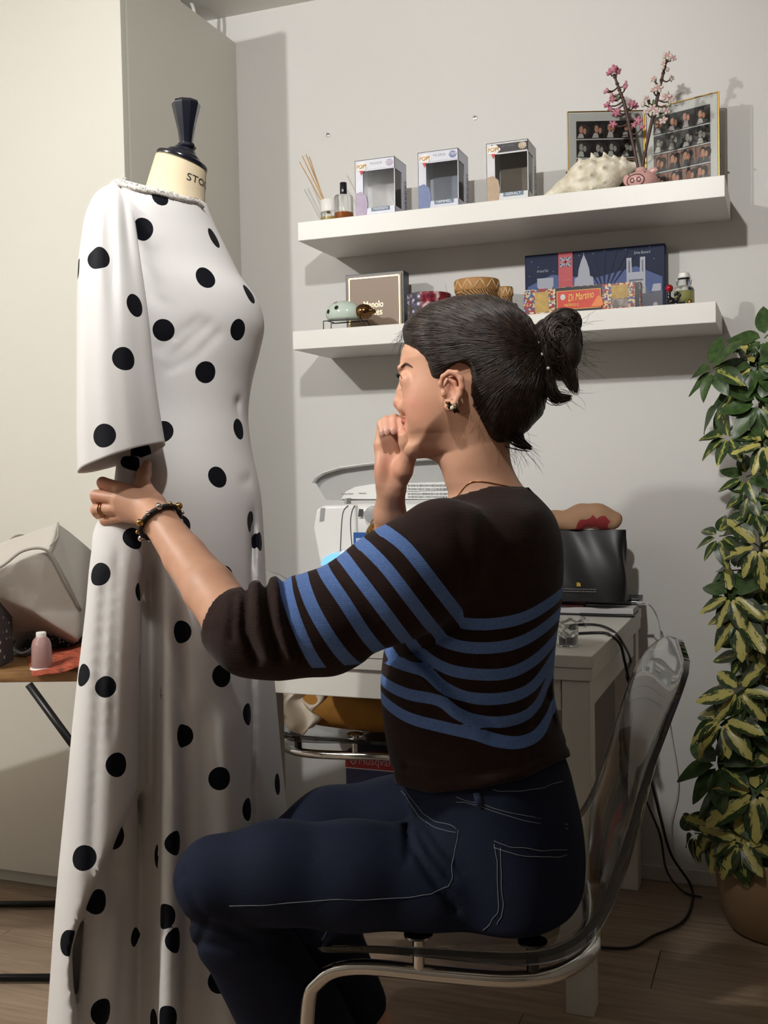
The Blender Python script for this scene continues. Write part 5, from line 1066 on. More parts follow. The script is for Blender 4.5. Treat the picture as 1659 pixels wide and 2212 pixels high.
# turned-back flap edge on the falling cloth
xe_ = np.interp(PYg, [1690, 1790, 1900, 2000, 2050, 2130, 2212, 2400], [303, 256, 206, 164, 151, 153, 162, 170]).astype(np.float32)
m = sst(0, 7, PXg-xe_)*sst(1690, 1712, PYg)*(1-sst(296, 330, PXg))*nearm
SD.f += (.045*m).astype(np.float32)
xr_ = np.interp(PYg, [1850, 2212, 2400], [282, 226, 210]); SD.f -= (.016*np.exp(-((PXg-xr_)/26)**2)*sst(1800, 2000, PYg)*m).astype(np.float32)
SD.loft([row(y, a, b, z_, w_) for y, a, b, z_, w_ in ((1640, 160, 296, 1.715, .05), (1900, 136, 297, 1.705, .065), (2212, 113, 297, 1.69, .08), (2372, 102, 300, 1.68, .09))], k=.014)
# creases: list of picture polylines, depth, width
def crease(pts, A, wpx, lim=1.86):
    d = np.full(PXg.shape, 1e6, np.float32)
    for (x0, y0), (x1, y1) in zip(pts, pts[1:]):
        ex, ey = x1-x0, y1-y0; t_ = np.clip(((PXg-x0)*ex+(PYg-y0)*ey)/(ex*ex+ey*ey), 0, 1); d = np.minimum(d, (PXg-x0-t_*ex)**2+(PYg-y0-t_*ey)**2)
    SD.f += (A*np.exp(-d/wpx**2)*(Y < lim)).astype(np.float32)
def vcrease(pts, A, wpx, lim=1.86):
    sub = slice(None); y0, y1 = pts[0][1], pts[-1][1]
    xc = np.interp(PYg, [p[1] for p in pts], [p[0] for p in pts]); fade = sst(y0, y0+80, PYg)*(1-sst(y1-40, y1+40, PYg)) if y1 < 2200 else sst(y0, y0+80, PYg)
    SD.f += (A*np.exp(-((PXg-xc)/wpx)**2)*fade*(Y < lim)).astype(np.float32)
vcrease([(326, 1180), (328, 1400), (327, 1700), (322, 2400)], .030, 14)
vcrease([(392, 1280), (402, 1700), (404, 2400)], .010, 10)
vcrease([(546, 1080), (545, 1300), (547, 1800), (560, 2400)], .014, 6, 1.95)
vcrease([(232, 1200), (214, 1500), (200, 1800), (186, 2400)], .008, 11)
vcrease([(258, 1140), (250, 1300), (240, 1600)], .006, 8)
vcrease([(480, 1500), (500, 1900), (520, 2400)], -.008, 40); vcrease([(440, 1500), (445, 1900), (450, 2400)], .006, 30)
crease([(372, 770), (410, 735), (450, 700)], .005, 10); crease([(365, 800), (420, 770), (470, 720)], .004, 9); crease([(345, 755), (395, 715), (430, 690)], .004, 9)
crease([(330, 640), (352, 655)], .004, 9); crease([(515, 868), (523, 900)], .010, 7); crease([(528, 1040), (560, 1028)], .004, 10)
crease([(262, 410), (300, 520), (330, 620)], .006, 16); crease([(275, 405), (330, 520)], -.003, 16)
crease([(300, 1248), (312, 1290)], .006, 6)
# neckline cut
a0_, b0_ = (255, 385), (448, 436); ex, ey = b0_[0]-a0_[0], b0_[1]-a0_[1]; nd = ((PXg-a0_[0])*ey-(PYg-a0_[1])*ex)/math.hypot(ex, ey)/FPX*1.9
SD.f = np.maximum(SD.f, nd.astype(np.float32))
V, Q = SD.mesh(); V = relax(V, Q, 6, .5); del PXg, PYg, xe_, m
RD = .0184
def near_hit(V, px, py):
    X_, Y_ = projk(V); d = (X_-px)**2+(Y_-py)**2; s_ = np.where(d < 64)[0]
    if len(s_) == 0: s_ = np.argsort(d)[:6]
    return V[s_[np.argmin(V[s_, 1])]]
def dot_field(V, dots, extra):
    X_, Y_ = projk(V); F = np.full(len(V), .05)
    for dd_ in dots:
        px, py = dd_[:2]; r = dd_[2] if len(dd_) > 2 else 1.0; clip = dd_[3] if len(dd_) > 3 else None
        c = near_hit(V, px, py); d = np.linalg.norm((V-c)*np.array([1, 1.1, 1]), axis=1)-RD*r
        if clip: d = np.where(clip[0]*(X_-clip[1]) > 0, .05, d)
        F = np.minimum(F, d)
    for c in extra: F = np.minimum(F, np.linalg.norm(V-c, axis=1)-RD)
    return F
dots = [(300, 497), (470, 513), (450, 595), (349, 715), (522, 714), (448, 811), (345, 932), (522, 925), (290, 992), (476, 1026), (548, 1127), (388, 1130), (292, 1158), (211, 1234), (308, 1280, .8), (490, 1240), (397, 1367), (484, 1459), (172, 1453, .95), (225, 1478, .9), (305, 1430, .9, (-1, 300)), (345, 1495, 1, (1, 349)), (543, 1542), (398, 1590, 1), (258, 1647), (481, 1677), (607, 1695), (543, 1750), (262, 1811), (180, 1846), (334, 1850, 1, (1, 342)), (386, 1818), (213, 1942), (350, 1973, 1, (-1, 336)), (298, 2021, .8), (388, 2032), (150, 2030), (478, 2114), (229, 2183), (365, 2202), (325, 2205), (352, 422, .8), (545, 632), (560, 1290), (568, 1168, .9)]
cen = np.array([near_hit(V, d_[0], d_[1]) for d_ in dots]); extra = []
cand = V[rng.permutation(len(V))[:9000]]
for c in cand:
    X_, Y_ = projk(c)
    if c[1] < 1.93 and Y_ < 2230: continue
    if np.min(np.linalg.norm(cen-c, axis=1)) > .098 and (not extra or np.min(np.linalg.norm(np.array(extra)-c, axis=1)) > .098): extra.append(c)
DF = dot_field(V, dots, extra)
dm = NT('dotted_crepe'); at = vattr(dm, 'dot'); msk = dm.math('LESS_THAN', at, 0.0); dm.base(dm.mix(msk, dm.ramp(dm.noise(dm.coord(), 6, 2), [(.3, S(221, 219, 218)), (.7, S(227, 225, 224))]), S(9, 11, 20)))
dm.set(Roughness=.7); dm.set(**{'Specular_IOR_Level': .18}); dm.bump(dm.noise(dm.coord(), 900, 2), .10, .0008); dmat = dm.m
dbase = k2w(K(400, 1106, ZD)); dbase = (dbase[0], dbase[1], 0.0)
dr = thing('polka_dot_dress', 'long white dress with large black polka dots pinned on the dress form', 'dress', dbase)
bo = obj('dress_body', (k2w(V), Q), dmat, dr, world=True, smooth=True, fixn=False); attr(bo, 'dot', DF); DRESS_V = V
# sleeve
stab = np.array([(0, 248, 396, 262, 400, 1.775, .012), (.05, 214, 425, 277, 425, 1.755, .035), (.12, 192, 470, 288, 470, 1.735, .050), (.22, 178, 540, 299, 545, 1.720, .058), (.35, 172, 620, 309, 615, 1.712, .062), (.5, 171, 710, 319, 695, 1.708, .066), (.7, 171, 830, 329, 795, 1.705, .070), (.85, 171, 935, 341, 880, 1.702, .073), (1, 173, 1022, 354, 958, 1.70, .076)])
def sleeve(u, v):
    xl, yl, xr, yr, z_, hd = interp_tab(stab, np.array(v))
    a = 2*math.pi*u; c, s_ = math.cos(a), math.sin(a); L, Rr = K(xl, yl, z_), K(xr, yr, z_)
    amp = .16*math.exp(-((v-.13)/.16)**2)+.035
    k_ = 1+amp*(.55*math.cos(6*a+.7)+.45*math.cos(9*a+2.0))*(1 if v > .02 else .3)
    k_ += -.16*math.exp(-(((u % 1)-.80)/.035)**2)*math.exp(-((v-.2)/.25)**2)
    mid = (L+Rr)/2; p = mid+(Rr-L)/2*c*(1+.0*k_); p = mid+(Rr-L)/2*c*(1+(k_-1)*.35); p[1] = z_+hd*s_*k_; 
    p[2] -= .012*max(0, v-.6)/.4*(1 if s_ < 0 else -1)*abs(s_)*0
    return p
NU_, NV_ = 132, 110
SV = np.array([sleeve(i/NU_, j/(NV_-1)) for j in range(NV_) for i in range(NU_)])
SQ = np.array([(j*NU_+i, j*NU_+(i+1) % NU_, (j+1)*NU_+(i+1) % NU_, (j+1)*NU_+i) for j in range(NV_-1) for i in range(NU_)])
sd = [(206, 555), (160, 583, .9), (297, 657), (276, 775), (221, 938), (250, 668, 0)]
sd = sd[:-1]; sext = []
for c in SV[rng.permutation(len(SV))[:3000]]:
    if c[1] < 1.735: continue
    if all(np.linalg.norm(c-near_hit(SV, *d_[:2])) > .09 for d_ in sd) and all(np.linalg.norm(c-e_) > .09 for e_ in sext): sext.append(c)
SF = dot_field(SV, sd, sext)
so = obj('sleeve', (k2w(SV), SQ), dmat, dr, world=True, smooth=True, fixn=False); attr(so, 'dot', SF); md = so.modifiers.new('s', 'SOLIDIFY'); md.thickness = .0022; md.offset = 0
# far sleeve
SV2 = SV.copy(); SV2[:, 1] = 2*ZD-SV2[:, 1]; SV2[:, 0] += .06
so2 = obj('sleeve', (k2w(SV2), SQ[:, ::-1]), dmat, dr, world=True, smooth=True, fixn=False); attr(so2, 'dot', SF); md = so2.modifiers.new('s', 'SOLIDIFY'); md.thickness = .0022; md.offset = 0
# frayed neckline: a soft uneven band with loose threads
fz = mat('frayed_white', S(206, 202, 196), .9, var=.05)
nl_ = []
for px, py in ((244, 394), (262, 392), (285, 398), (310, 403), (340, 411), (375, 419), (405, 427), (430, 433), (443, 442)):
    h_ = near_hit(V, px, py+3); nl_.append(h_+np.array([0, -.003, .001]))
pth = smooth_path([tuple(p) for p in nl_], 14); fb = MB(); rr_ = [.0028+.0016*abs(math.sin(i*1.7))+.001*random.random() for i in range(len(pth))]
fb.tube(pth, rr_, 6, ref=(0, 1, 0))
for p in pth:
    for _ in range(3):
        d = Vector((random.uniform(-1, 1), random.uniform(-.6, .2), random.uniform(-.2, 1))).normalized(); q = p+d*random.uniform(.004, .010); fb.tube([p, (p+q)/2+Vector((random.uniform(-.002, .002), 0, .001)), q], .0005, 3)
fb.v = [tuple(k2w(np.array(p))) for p in fb.v]; obj('frayed_edge', fb, fz, dr, world=True, smooth=True)
st_ = MB(); p0 = near_hit(V, 255, 400); st_.tube([p0+np.array([-.002, -.004, 0]), p0+np.array([.004, -.006, .012]), p0+np.array([.009, -.005, .010])], .0012, 6); st_.v = [tuple(k2w(np.array(p))) for p in st_.v]; obj('loose_thread', st_, fz, dr, world=True)

# the form itself
df = thing('dress_form', 'dressmaking dress form with linen neck and black wooden finial', 'dress form', dbase)
lin = mat('linen', S(206, 190, 160), .8, var=.03, vscale=10, bump=.25, bscale=700)
blw = NT('black_wood'); blw.base(S(15, 18, 30)); blw.set(Roughness=.18, **{'Coat_Weight': .4}); blw = blw.m
px2m = ZD/FPX
cb_ = K(375, 432, ZD); ct_ = K(391.5, 352, ZD); tl_ = math.atan2(37, 112); NR = 48; vv = []; NL = 14
def neckpt(a, t_):
    rb0, rt0 = 68*px2m, 56.5*px2m; r = rb0+(rt0-rb0)*(t_**.7); tilt = tl_*t_; ctr_ = cb_+(ct_-cb_)*t_
    return ctr_+np.array([math.cos(a)*r*math.cos(tilt), math.sin(a)*r*.93, -math.cos(a)*r*math.sin(tilt)])
nm_ = MB().grid(lambda u, v: k2w(neckpt(2*math.pi*u, v*1.12-.12)), NR, NL, cu=True); nm_.f.append(tuple(range((NL-1)*NR, NL*NR))); obj('neck', nm_, lin, df, world=True, smooth=60)
def kl(prof, c, ax, n, name, m, sm_=40):
    b_ = MB().lathe(prof, n=n, a0=.2); q = Z3.rotation_difference(Vector(ax)); b_.v = [tuple(k2w(np.array(q @ Vector(p))+c)) for p in b_.v]; return obj(name, b_, m, df, world=True, smooth=sm_)
ax_ = (math.sin(tl_), 0, math.cos(tl_)); u_ = px2m
kl([(0, -.001), (57.5*u_, -.001), (58.5*u_, 3*u_), (57*u_, 7*u_), (50*u_, 10*u_), (40*u_, 13*u_), (38*u_, 18*u_), (33*u_, 22*u_), (27*u_, 24*u_), (24*u_, 30*u_), (19*u_, 33*u_)], ct_, ax_, 40, 'neck_cap', blw)
kb = K(402, 322, ZD); kl([(0, -4*u_), (17*u_, -4*u_), (22*u_, 3*u_), (20.5*u_, 9*u_), (14*u_, 12*u_), (14.5*u_, 15*u_), (18*u_, 40*u_), (30.5*u_, 92*u_), (31*u_, 96*u_), (29*u_, 101*u_), (20*u_, 104*u_), (0, 105*u_)], kb, (.0, 0, 1), 10, 'finial', blw, 25)
# wrapped lettering on the neck
tm = text_mb('STOCKMAN', .0215, (0, 0, 0), (1, 0, 0), (0, 1, 0), ax='LEFT', width=.118); Rn = 59*px2m
vv = []
for p in tm.v:
    a = math.radians(28)+p[0]/Rn; t_ = .50+(p[1]-.0)/(.068)-.0
    q = neckpt(-math.pi/2+a, min(max(t_, 0), 1)); cq = cb_+(ct_-cb_)*t_; n_ = (q-cq); n_ /= np.linalg.norm(n_); vv.append(tuple(k2w(q+n_*.0009)))
tm.v = vv; obj('lettering', tm, mat('stamp_black', S(30, 30, 30), .7, var=0), df, world=True)
tor = SDF((K(200, 0, 1.9)[0], 1.70, K(0, 1300, 1.9)[2]), (K(600, 0, 1.9)[0], 2.10, K(0, 420, 1.9)[2]), .008); tor.loft([row(y, a+24, b-24, ZD, w_-.03) for y, a, b, w_ in skirt if 440 < y < 1100], k=0)
TV, TQ = tor.mesh(); obj('torso', (k2w(relax(TV, TQ, 2)), TQ), lin, df, world=True, smooth=True)
pb_ = k2w(K(400, 1230, ZD)); obj('pole', MB().tube([(dbase[0], dbase[1], .03), (dbase[0], dbase[1], pb_[2])], .016, 14), blw, df, world=True, smooth=True); obj('base', MB().lathe([(0, .0005), (.16, .0005), (.165, .008), (.15, .018), (.05, .03), (.02, .05)], n=32), blw, df, smooth=40)
# ================================================================== THE PERSON
ZH = 1.64; ph = ZH/FPX
sk = NT('skin'); oc = sk.coord(); lipm = vattr(sk, 'lip'); blm = vattr(sk, 'blush')
c_ = sk.ramp(sk.noise(oc, 25, 3), [(.3, S(202, 152, 124)), (.7, S(211, 162, 134))]); c_ = sk.mix(sk.math('MULTIPLY', blm, .45), c_, S(200, 122, 102)); c_ = sk.mix(lipm, c_, S(168, 92, 84)); sk.base(c_)
sk.set(Roughness=.48); sk.set(**{'Subsurface_Weight': .12, 'Subsurface_Scale': .008, 'Subsurface_Radius': (1, .35, .2)}); sk.bump(sk.noise(oc, 700, 2), .06, .0008); skm = sk.m
pbase = (float(org[0]), float(org[1]), 0.0)
pe = thing('person', 'seated woman in striped brown jumper and blue jeans, one hand at her mouth', 'person', pbase)
def yawhead(V, ang=math.radians(9)):
    V = V.copy(); w_ = np.clip((K(0, 1010, ZH)[2]-V[:, 2])/-.05, 0, 1); c0 = K(1030, 800, ZH); a = ang*w_
    x, z = V[:, 0]-c0[0], V[:, 1]-c0[1]; V[:, 0] = c0[0]+x*np.cos(a)+z*np.sin(a); V[:, 1] = c0[1]-x*np.sin(a)+z*np.cos(a); return V
def yawp(p): return yawhead(np.array([p], float))[0]
headpoly = [(880, 730), (867, 755), (863, 782), (869, 806), (875, 830), (881, 860), (882, 886), (877, 902), (873, 920), (872, 936), (878, 952), (874, 968), (884, 984), (905, 990), (935, 987), (968, 978), (1010, 975), (1060, 960), (1110, 915), (1142, 840), (1146, 770), (1120, 700), (1065, 662), (990, 660), (925, 682)]
hairpoly = [(868, 712), (872, 700), (892, 676), (930, 654), (985, 640), (1050, 637), (1105, 655), (1145, 690), (1168, 735), (1180, 790), (1182, 850), (1172, 895), (1140, 932), (1102, 955), (1075, 972), (1050, 960), (1010, 920), (960, 880), (905, 860), (880, 800), (870, 740)]
WLAST = [None]
def inflate(S_, poly, Wtab, D, zc):
    A = S_.ax[0][:, None]; Cc = S_.ax[2][None, :]; pk_ = [K(x, y, zc) for x, y in poly]
    d = -poly_sdf([(p[0], p[2]) for p in pk_], A.astype(float), Cc.astype(float)); py = 1106-FPX*Cc/zc
    W_ = np.interp(py, [t[0] for t in Wtab], [t[1] for t in Wtab]); q = np.clip(d/D, 0, 1); w_ = W_*np.sqrt(np.maximum(1-(1-q)**2, 0))
    WLAST[0] = w_; gx, gy = np.gradient(w_, S_.h); g = np.sqrt(1+np.minimum(gx**2+gy**2, 25)); dz_ = np.abs(S_.ax[1]-zc)
    f = np.where(d[:, None, :] > 0, (dz_[None, :, None]-w_[:, None, :]), np.sqrt(dz_[None, :, None]**2+np.minimum(d[:, None, :], 0)**2))
    return f.astype(np.float32), d
# ---- head and neck
HS = SDF(K(838, 1165, ZH)[[0, 1, 2]]*[1, 0, 1]+[0, ZH-.13, 0], K(1200, 640, ZH)*[1, 0, 1]+[0, ZH+.15, 0], .002)
HS.f, _ = inflate(HS, headpoly, [(640, .070), (760, .075), (850, .068), (930, .056), (990, .044)], .070, ZH)
HS.chain([K(875, 808, ZH), K(867, 842, ZH), K(860, 866, ZH)], [.0062, .0072, .0084], .008); HS.cone(K(861, 868, ZH), .0082, K(872, 884, ZH), .0080, .006); HS.chain([K(880, 812, ZH), K(880, 845, ZH), K(880, 876, ZH)], [.010, .012, .014], .008)
for s_ in (-1, 1):
    o_ = np.array([0, s_*.0105, 0]); HS.ell(K(872, 879, ZH)+o_, (.0090, .0062, .0072), .004)
    HS.ell(K(866, 824, ZH)+np.array([0, s_*.033, 0]), (.012, .015, .009), .010, cut=True)
    HS.ell(K(887, 821, ZH)+np.array([0, s_*.031, 0]), (.0130, .0150, .0085), .006)
    HS.ell(K(871, 797, ZH)+np.array([0, s_*.022, 0]), (.007, .020, .006), .012)
    HS.ell(K(926, 872, ZH)+np.array([0, s_*.036, 0]), (.036, .020, .038), .03)
    HS.ell(K(866, 886, ZH)+np.array([0, s_*.006, 0]), (.004, .0032, .003), .002, cut=True)
HS.ell(K(874, 909, ZH), (.0068, .016, .0055), .006); HS.ell(K(874, 930, ZH), (.0076, .015, .0065), .006); HS.cone(K(866, 919, ZH)+np.array([0, -.02, 0]), .0015, K(866, 919, ZH)+np.array([0, .02, 0]), .0015, .003, cut=True)
HS.ell(K(889, 968, ZH), (.014, .019, .014), .012)
rows = [row(y, a, b, z_, w_) for y, a, b, z_, w_ in ((905, 955, 1085, 1.643, .046), (960, 948, 1098, 1.645, .049), (1000, 950, 1104, 1.65, .052), (1040, 960, 1122, 1.655, .056), (1070, 968, 1146, 1.66, .068), (1100, 955, 1178, 1.665, .095), (1150, 930, 1195, 1.67, .12))]
HS.loft(rows, k=.032)
# near ear
ez = ZH-.070
HS.ell(K(992, 842, ez), (.013, .010, .026), .006, rot=Matrix.Rotation(math.radians(14), 3, 'Y'))
zo = ez-.0125
HS.chain([K(x, y, zo+dz_) for x, y, dz_ in ((974, 846, .006), (970, 828, .003), (976, 812, 0), (990, 803, -.002), (1006, 805, -.003), (1016, 818, -.004), (1018, 836, -.004), (1013, 853, -.002), (1004, 868, .001), (994, 880, .003))], [.003, .0034, .0038, .0042, .0044, .0044, .0042, .0040, .0040, .0045], .003)
HS.ell(K(988, 876, zo+.004), (.0075, .0048, .0075), .005); HS.chain([K(x, y, zo+.001) for x, y in ((990, 818), (1000, 826), (1004, 842), (998, 858))], [.003, .0034, .0036, .003], .003)
HS.ell(K(989, 843, zo-.002), (.0085, .0085, .0115), .004, cut=True); HS.ell(K(977, 849, zo+.003), (.0045, .0040, .006), .003)
HS.ell(K(992, 842, ZH)+np.array([0, .072, 0]), (.012, .010, .028), .006)
V, Q = HS.mesh(); V = yawhead(relax(V, Q, 1, .5)); HV, HQ = V, Q
# ---- near arm and hand
AS = SDF(K(160, 1425, 1.62)*[1, 0, 1]+[0, 1.42, 0], K(575, 985, 1.62)*[1, 0, 1]+[0, 1.80, 0], .002)
AS.chain([K(332, 1110, 1.672), K(345, 1126, 1.660), K(400, 1203, 1.622), K(452, 1272, 1.572), K(500, 1337, 1.520), K(560, 1375, 1.50)], [.0255, .0265, .0325, .0385, .0410, .041], .008)
W0 = K(322, 1100, 1.682)
mcp = {'i': K(262, 1056, 1.690), 'm': K(254, 1077, 1.683), 'r': K(257, 1097, 1.687), 'p': K(270, 1114, 1.694)}
for k_, q in mcp.items(): AS.cone(W0+np.array([0, 0, {'i': .006, 'm': .002, 'r': -.004, 'p': -.008}[k_]]), .0180, q, .0108, .012)
AS.chain([K(334, 1088, 1.69), K(308, 1050, 1.712), K(311, 1024, 1.735), K(318, 1004, 1.748)], [.017, .0115, .0095, .0080], .012)
fing = {'i': [(262, 1056, 1.690), (222, 1043, 1.704), (226, 1058, 1.744), (254, 1066, 1.760)], 'm': [(254, 1077, 1.683), (208, 1071, 1.700), (206, 1084, 1.742), (240, 1090, 1.762)], 'r': [(257, 1097, 1.687), (208, 1101, 1.704), (209, 1110, 1.742), (241, 1112, 1.760)], 'p': [(270, 1114, 1.694), (226, 1124, 1.708), (230, 1130, 1.740), (256, 1127, 1.756)]}
frad = {'i': [.0104, .0096, .0085, .0075], 'm': [.0104, .0098, .0086, .0076], 'r': [.0100, .0094, .0082, .0073], 'p': [.0090, .0082, .0074, .0066]}
for k_ in 'imrp': AS.chain([K(*q) for q in fing[k_]], frad[k_], .0022)
V, Q = AS.mesh(); AV, AQ = relax(V, Q, 1, .5), Q
# ---- far arm and hand at the mouth
BS = SDF(K(795, 1350, 1.70)*[1, 0, 1]+[0, 1.57, 0], K(925, 885, 1.70)*[1, 0, 1]+[0, 1.86, 0], .002)
BS.chain([K(850, 1340, 1.82), K(842, 1200, 1.76), K(842, 1110, 1.715), K(845, 1062, 1.69)], [.034, .029, .0245, .0225], .01)
for x, y, z_, r_ in ((822, 962, 1.685, .0120), (834, 955, 1.688, .0125), (848, 952, 1.688, .0125), (862, 955, 1.684, .0125)): BS.cone(K(845, 1048, 1.69), .0175, K(x, y, z_), r_*.92, .012)
BS.ell(K(868, 1018, 1.672), (.014, .012, .026), .010); BS.ell(K(822, 1018, 1.676), (.010, .010, .025), .010)
rf = [[(822, 962, 1.685), (826, 917, 1.685), (825, 916, 1.663), (828, 934, 1.655)], [(834, 955, 1.688), (836, 909, 1.688), (835, 910, 1.662), (838, 932, 1.652)], [(848, 952, 1.688), (852, 905, 1.686), (850, 907, 1.660), (852, 930, 1.650)], [(862, 955, 1.684), (868, 908, 1.682), (866, 912, 1.658), (868, 932, 1.650)]]
for ch in rf: BS.chain([K(*q) for q in ch], [.0100, .0086, .0078, .0068], .0015)
BS.chain([K(872, 1015, 1.664), K(884, 980, 1.652), K(876, 955, 1.645), K(872, 942, 1.642)], [.0155, .0115, .0095, .0080], .008)
V, Q = BS.mesh(); BV, BQ = relax(V, Q, 1, .5), Q
# ---- rest of the body under the clothes, with the feet
CS = SDF((-.35, 1.36, -1.14), (.36, 2.05, .04), .008)
CS.loft([row(y, a, b, z_, w_) for y, a, b, z_, w_ in ((1130, 960, 1178, 1.67, .14), (1200, 915, 1185, 1.67, .155), (1350, 880, 1178, 1.68, .145), (1500, 865, 1170, 1.68, .13), (1650, 890, 1200, 1.68, .15), (1800, 930, 1225, 1.68, .165), (1960, 960, 1200, 1.68, .16))], k=.03)
CS.chain([K(985, 1200, 1.53), K(760, 1320, 1.50), K(560, 1375, 1.50)], [.048, .043, .040], .03); CS.chain([K(1000, 1180, 1.80), K(900, 1280, 1.84), K(850, 1340, 1.82)], [.048, .042, .036], .03)
CS.chain([K(1080, 1905, 1.59), K(760, 1900, 1.56), K(468, 1905, 1.55)], [.068, .060, .046], .03); CS.chain([K(1040, 1870, 1.79), K(780, 1820, 1.80), K(640, 1845, 1.80)], [.068, .058, .046], .03)
sl, X, Y, Z = CS.sub((-9, -9, -9), (9, 9, 9)); CS.f = np.maximum(CS.f, np.where(Z < K(0, 1500, 1.68)[2], .478-(CAMH+X*Rv[2]+Y*Fv[2]+Z*Uv[2]), -1).astype(np.float32))
def foot(knee, ank, r0):
    kw, aw = k2w(knee), k2w(ank); fd = cf/np.linalg.norm(cf); g0 = np.array([aw[0], aw[1], .045]); CS.chain([knee, w2k(aw), w2k(g0)], [r0, .034, .034], .02)
    CS.cone(w2k(g0-fd*.03+[0, 0, -.015]), .028, w2k(g0+fd*.10+[0, 0, -.020]), .024, .02); CS.cone(w2k(g0+fd*.10+[0, 0, -.020]), .024, w2k(g0+fd*.16+[0, 0, -.030]), .014, .02)
NA, FA = K(735, 2390, 1.73), K(800, 2215, 1.86)
foot(K(468, 1905, 1.55), NA, .046); foot(K(640, 1845, 1.80), FA, .046)
V, Q = CS.mesh(); CV, CQ = relax(V, Q, 1), Q
BVall, BQall = join_vq([(HV, HQ), (AV, AQ), (BV, BQ), (CV, CQ)])
bodyo = obj('body', (k2w(BVall), BQall), skm, pe, world=True, smooth=True, fixn=False)
lipc = [yawp(K(872, 909, ZH)), yawp(K(872, 930, ZH))]; dl = np.min([np.linalg.norm((BVall-c)*np.array([1, .5, 1.5]), axis=1) for c in lipc], axis=0); attr(bodyo, 'lip', np.clip((.0115-dl)/.003, 0, 1)*(BVall[:, 1] > 0)*(np.arange(len(BVall)) < len(HV)))
bl = np.zeros(len(BVall))
for c, r_ in ((yawp(K(900, 875, ZH-.055)), .03), (yawp(K(858, 872, ZH)), .014), (yawp(K(1006, 830, zo)), .02), (K(830, 1000, 1.655), .03), (K(850, 925, 1.65), .02), (K(235, 1050, 1.69), .014), (K(212, 1080, 1.69), .014)): bl = np.maximum(bl, np.exp(-(np.linalg.norm(BVall-c, axis=1)/r_)**2))
attr(bodyo, 'blush', bl)
# nails
nailm = mat('nail', S(206, 160, 146), .25, var=0)
def kobj(mbk, name, m, par=pe, sm_=True): mbk.v = [tuple(k2w(np.array(p))) for p in mbk.v]; return obj(name, mbk, m, par, world=True, smooth=sm_)
for ch in rf: q = K(*ch[3]); kobj(MB().sphere(q+np.array([-.0015, -.0058, -.001]), (.0044, .0019, .0064), 10, 7), 'fingernail', nailm)
# eyes, lashes, brows
eyew = mat('eye_white', S(176, 168, 162), .2, var=0); iris = mat('iris', S(56, 36, 26), .15, var=0); hairdk = mat('lash_dark', S(18, 13, 12), .6, var=0)
for s_ in (-1, 1):
    c = yawp(K(887, 825, ZH)+np.array([0, s_*.031, 0])); eo = kobj(MB().sphere(c, .0114, 16, 10), 'eye', eyew); f_ = yawp(K(871, 824, ZH)+np.array([0, s_*.033, 0])); dn = (f_-c)/np.linalg.norm(f_-c)
    kobj(MB().sphere(c+dn*.0072, (.0058, .0058, .0058), 12, 8), 'iris', iris, eo)
    lm_ = MB()
    for k in range(13):
        u = k/12; base = yawp(K(868+13*(1-abs(u-.25))*0+12*u, 817-4*math.sin(math.pi*u)+7*u*u, ZH)+np.array([0, s_*(.026+.017*u), 0])); tip = base+np.array([-.0075+.003*u, s_*.004, .0030]); lm_.tube([base+np.array([.003, 0, -.001]), base+np.array([-.002, s_*.001, -.0005]), tip], [.0011, .0009, .0003], 5)
    lid = [yawp(K(866+14*u, 819-4*math.sin(math.pi*u)+6*u*u, ZH)+np.array([0, s_*(.024+.020*u), 0])) for u in np.linspace(0, 1, 9)]; lm_.tube(lid, .0014, 6); kobj(lm_, 'eyelashes', hairdk)
    br = []
    for x, y, dzz in ((864, 791, .012), (866, 788, .018), (871, 788, .026), (877, 791, .036), (885, 797, .044)):
        if s_ < 0: br.append(near_hit(HV, x, y)+np.array([-.0004, -.0006, 0])); continue
        p = yawp(K(x, y, ZH)+np.array([0, s_*dzz, 0])); sd_ = HV[(HV[:, 1]-ZH)*s_ > 0]; dd2 = (sd_[:, 1]-p[1])**2+(sd_[:, 2]-p[2])**2; cand = sd_[dd2 < 9e-6]; br.append((cand[np.argmin(cand[:, 0])] if len(cand) else p)+np.array([.0005, 0, 0]))
    bp_ = smooth_path([tuple(b) for b in br], 5); kobj(MB().tube(bp_, [.0016*math.sin(math.pi*min(1, (i_+3)/(len(bp_)+3)))+.0004 for i_ in range(len(bp_))], 6), 'eyebrow', mat('brow_brown', S(64, 46, 37), .7, var=.1))

# ---- hair
GS = SDF(K(850, 985, ZH)*[1, 0, 1]+[0, ZH-.11, 0], K(1290, 625, ZH)*[1, 0, 1]+[0, ZH+.11, 0], .0025)
fo, _ = inflate(GS, hairpoly+[], [(640, .078), (760, .083), (850, .081), (960, .064)], .062, ZH)
WHAIR = WLAST[0].copy()
region = [(860, 715), (868, 722), (874, 742), (886, 757), (905, 766), (922, 780), (934, 800), (937, 822), (950, 838), (965, 834), (975, 822), (984, 806), (1000, 797), (1022, 806), (1026, 830), (1022, 862), (1024, 890), (1034, 925), (1048, 955), (1070, 975), (1088, 976), (1110, 960), (1200, 900), (1250, 700), (1050, 560), (860, 600)]
A_ = GS.ax[0][:, None].astype(float); C_ = GS.ax[2][None, :].astype(float); rp = [K(x, y, ZH) for x, y in region]; rd2 = poly_sdf([(p[0], p[2]) for p in rp], A_, C_)
bunc = K(1172, 762, ZH); th_ = np.arctan2(C_-bunc[2], A_-bunc[0])
k_ = .016; b_ = rd2[:, None, :]+np.zeros_like(fo); hh = np.maximum(k_-np.abs(fo-b_), 0)/k_; GS.f = (np.maximum(fo, b_)+hh*hh*k_*.25).astype(np.float32)
gro = .0005*np.sin(th_*61+3*np.sin(th_*7))+.0003*np.sin(th_*113+2)
GS.f += gro[:, None, :].astype(np.float32)
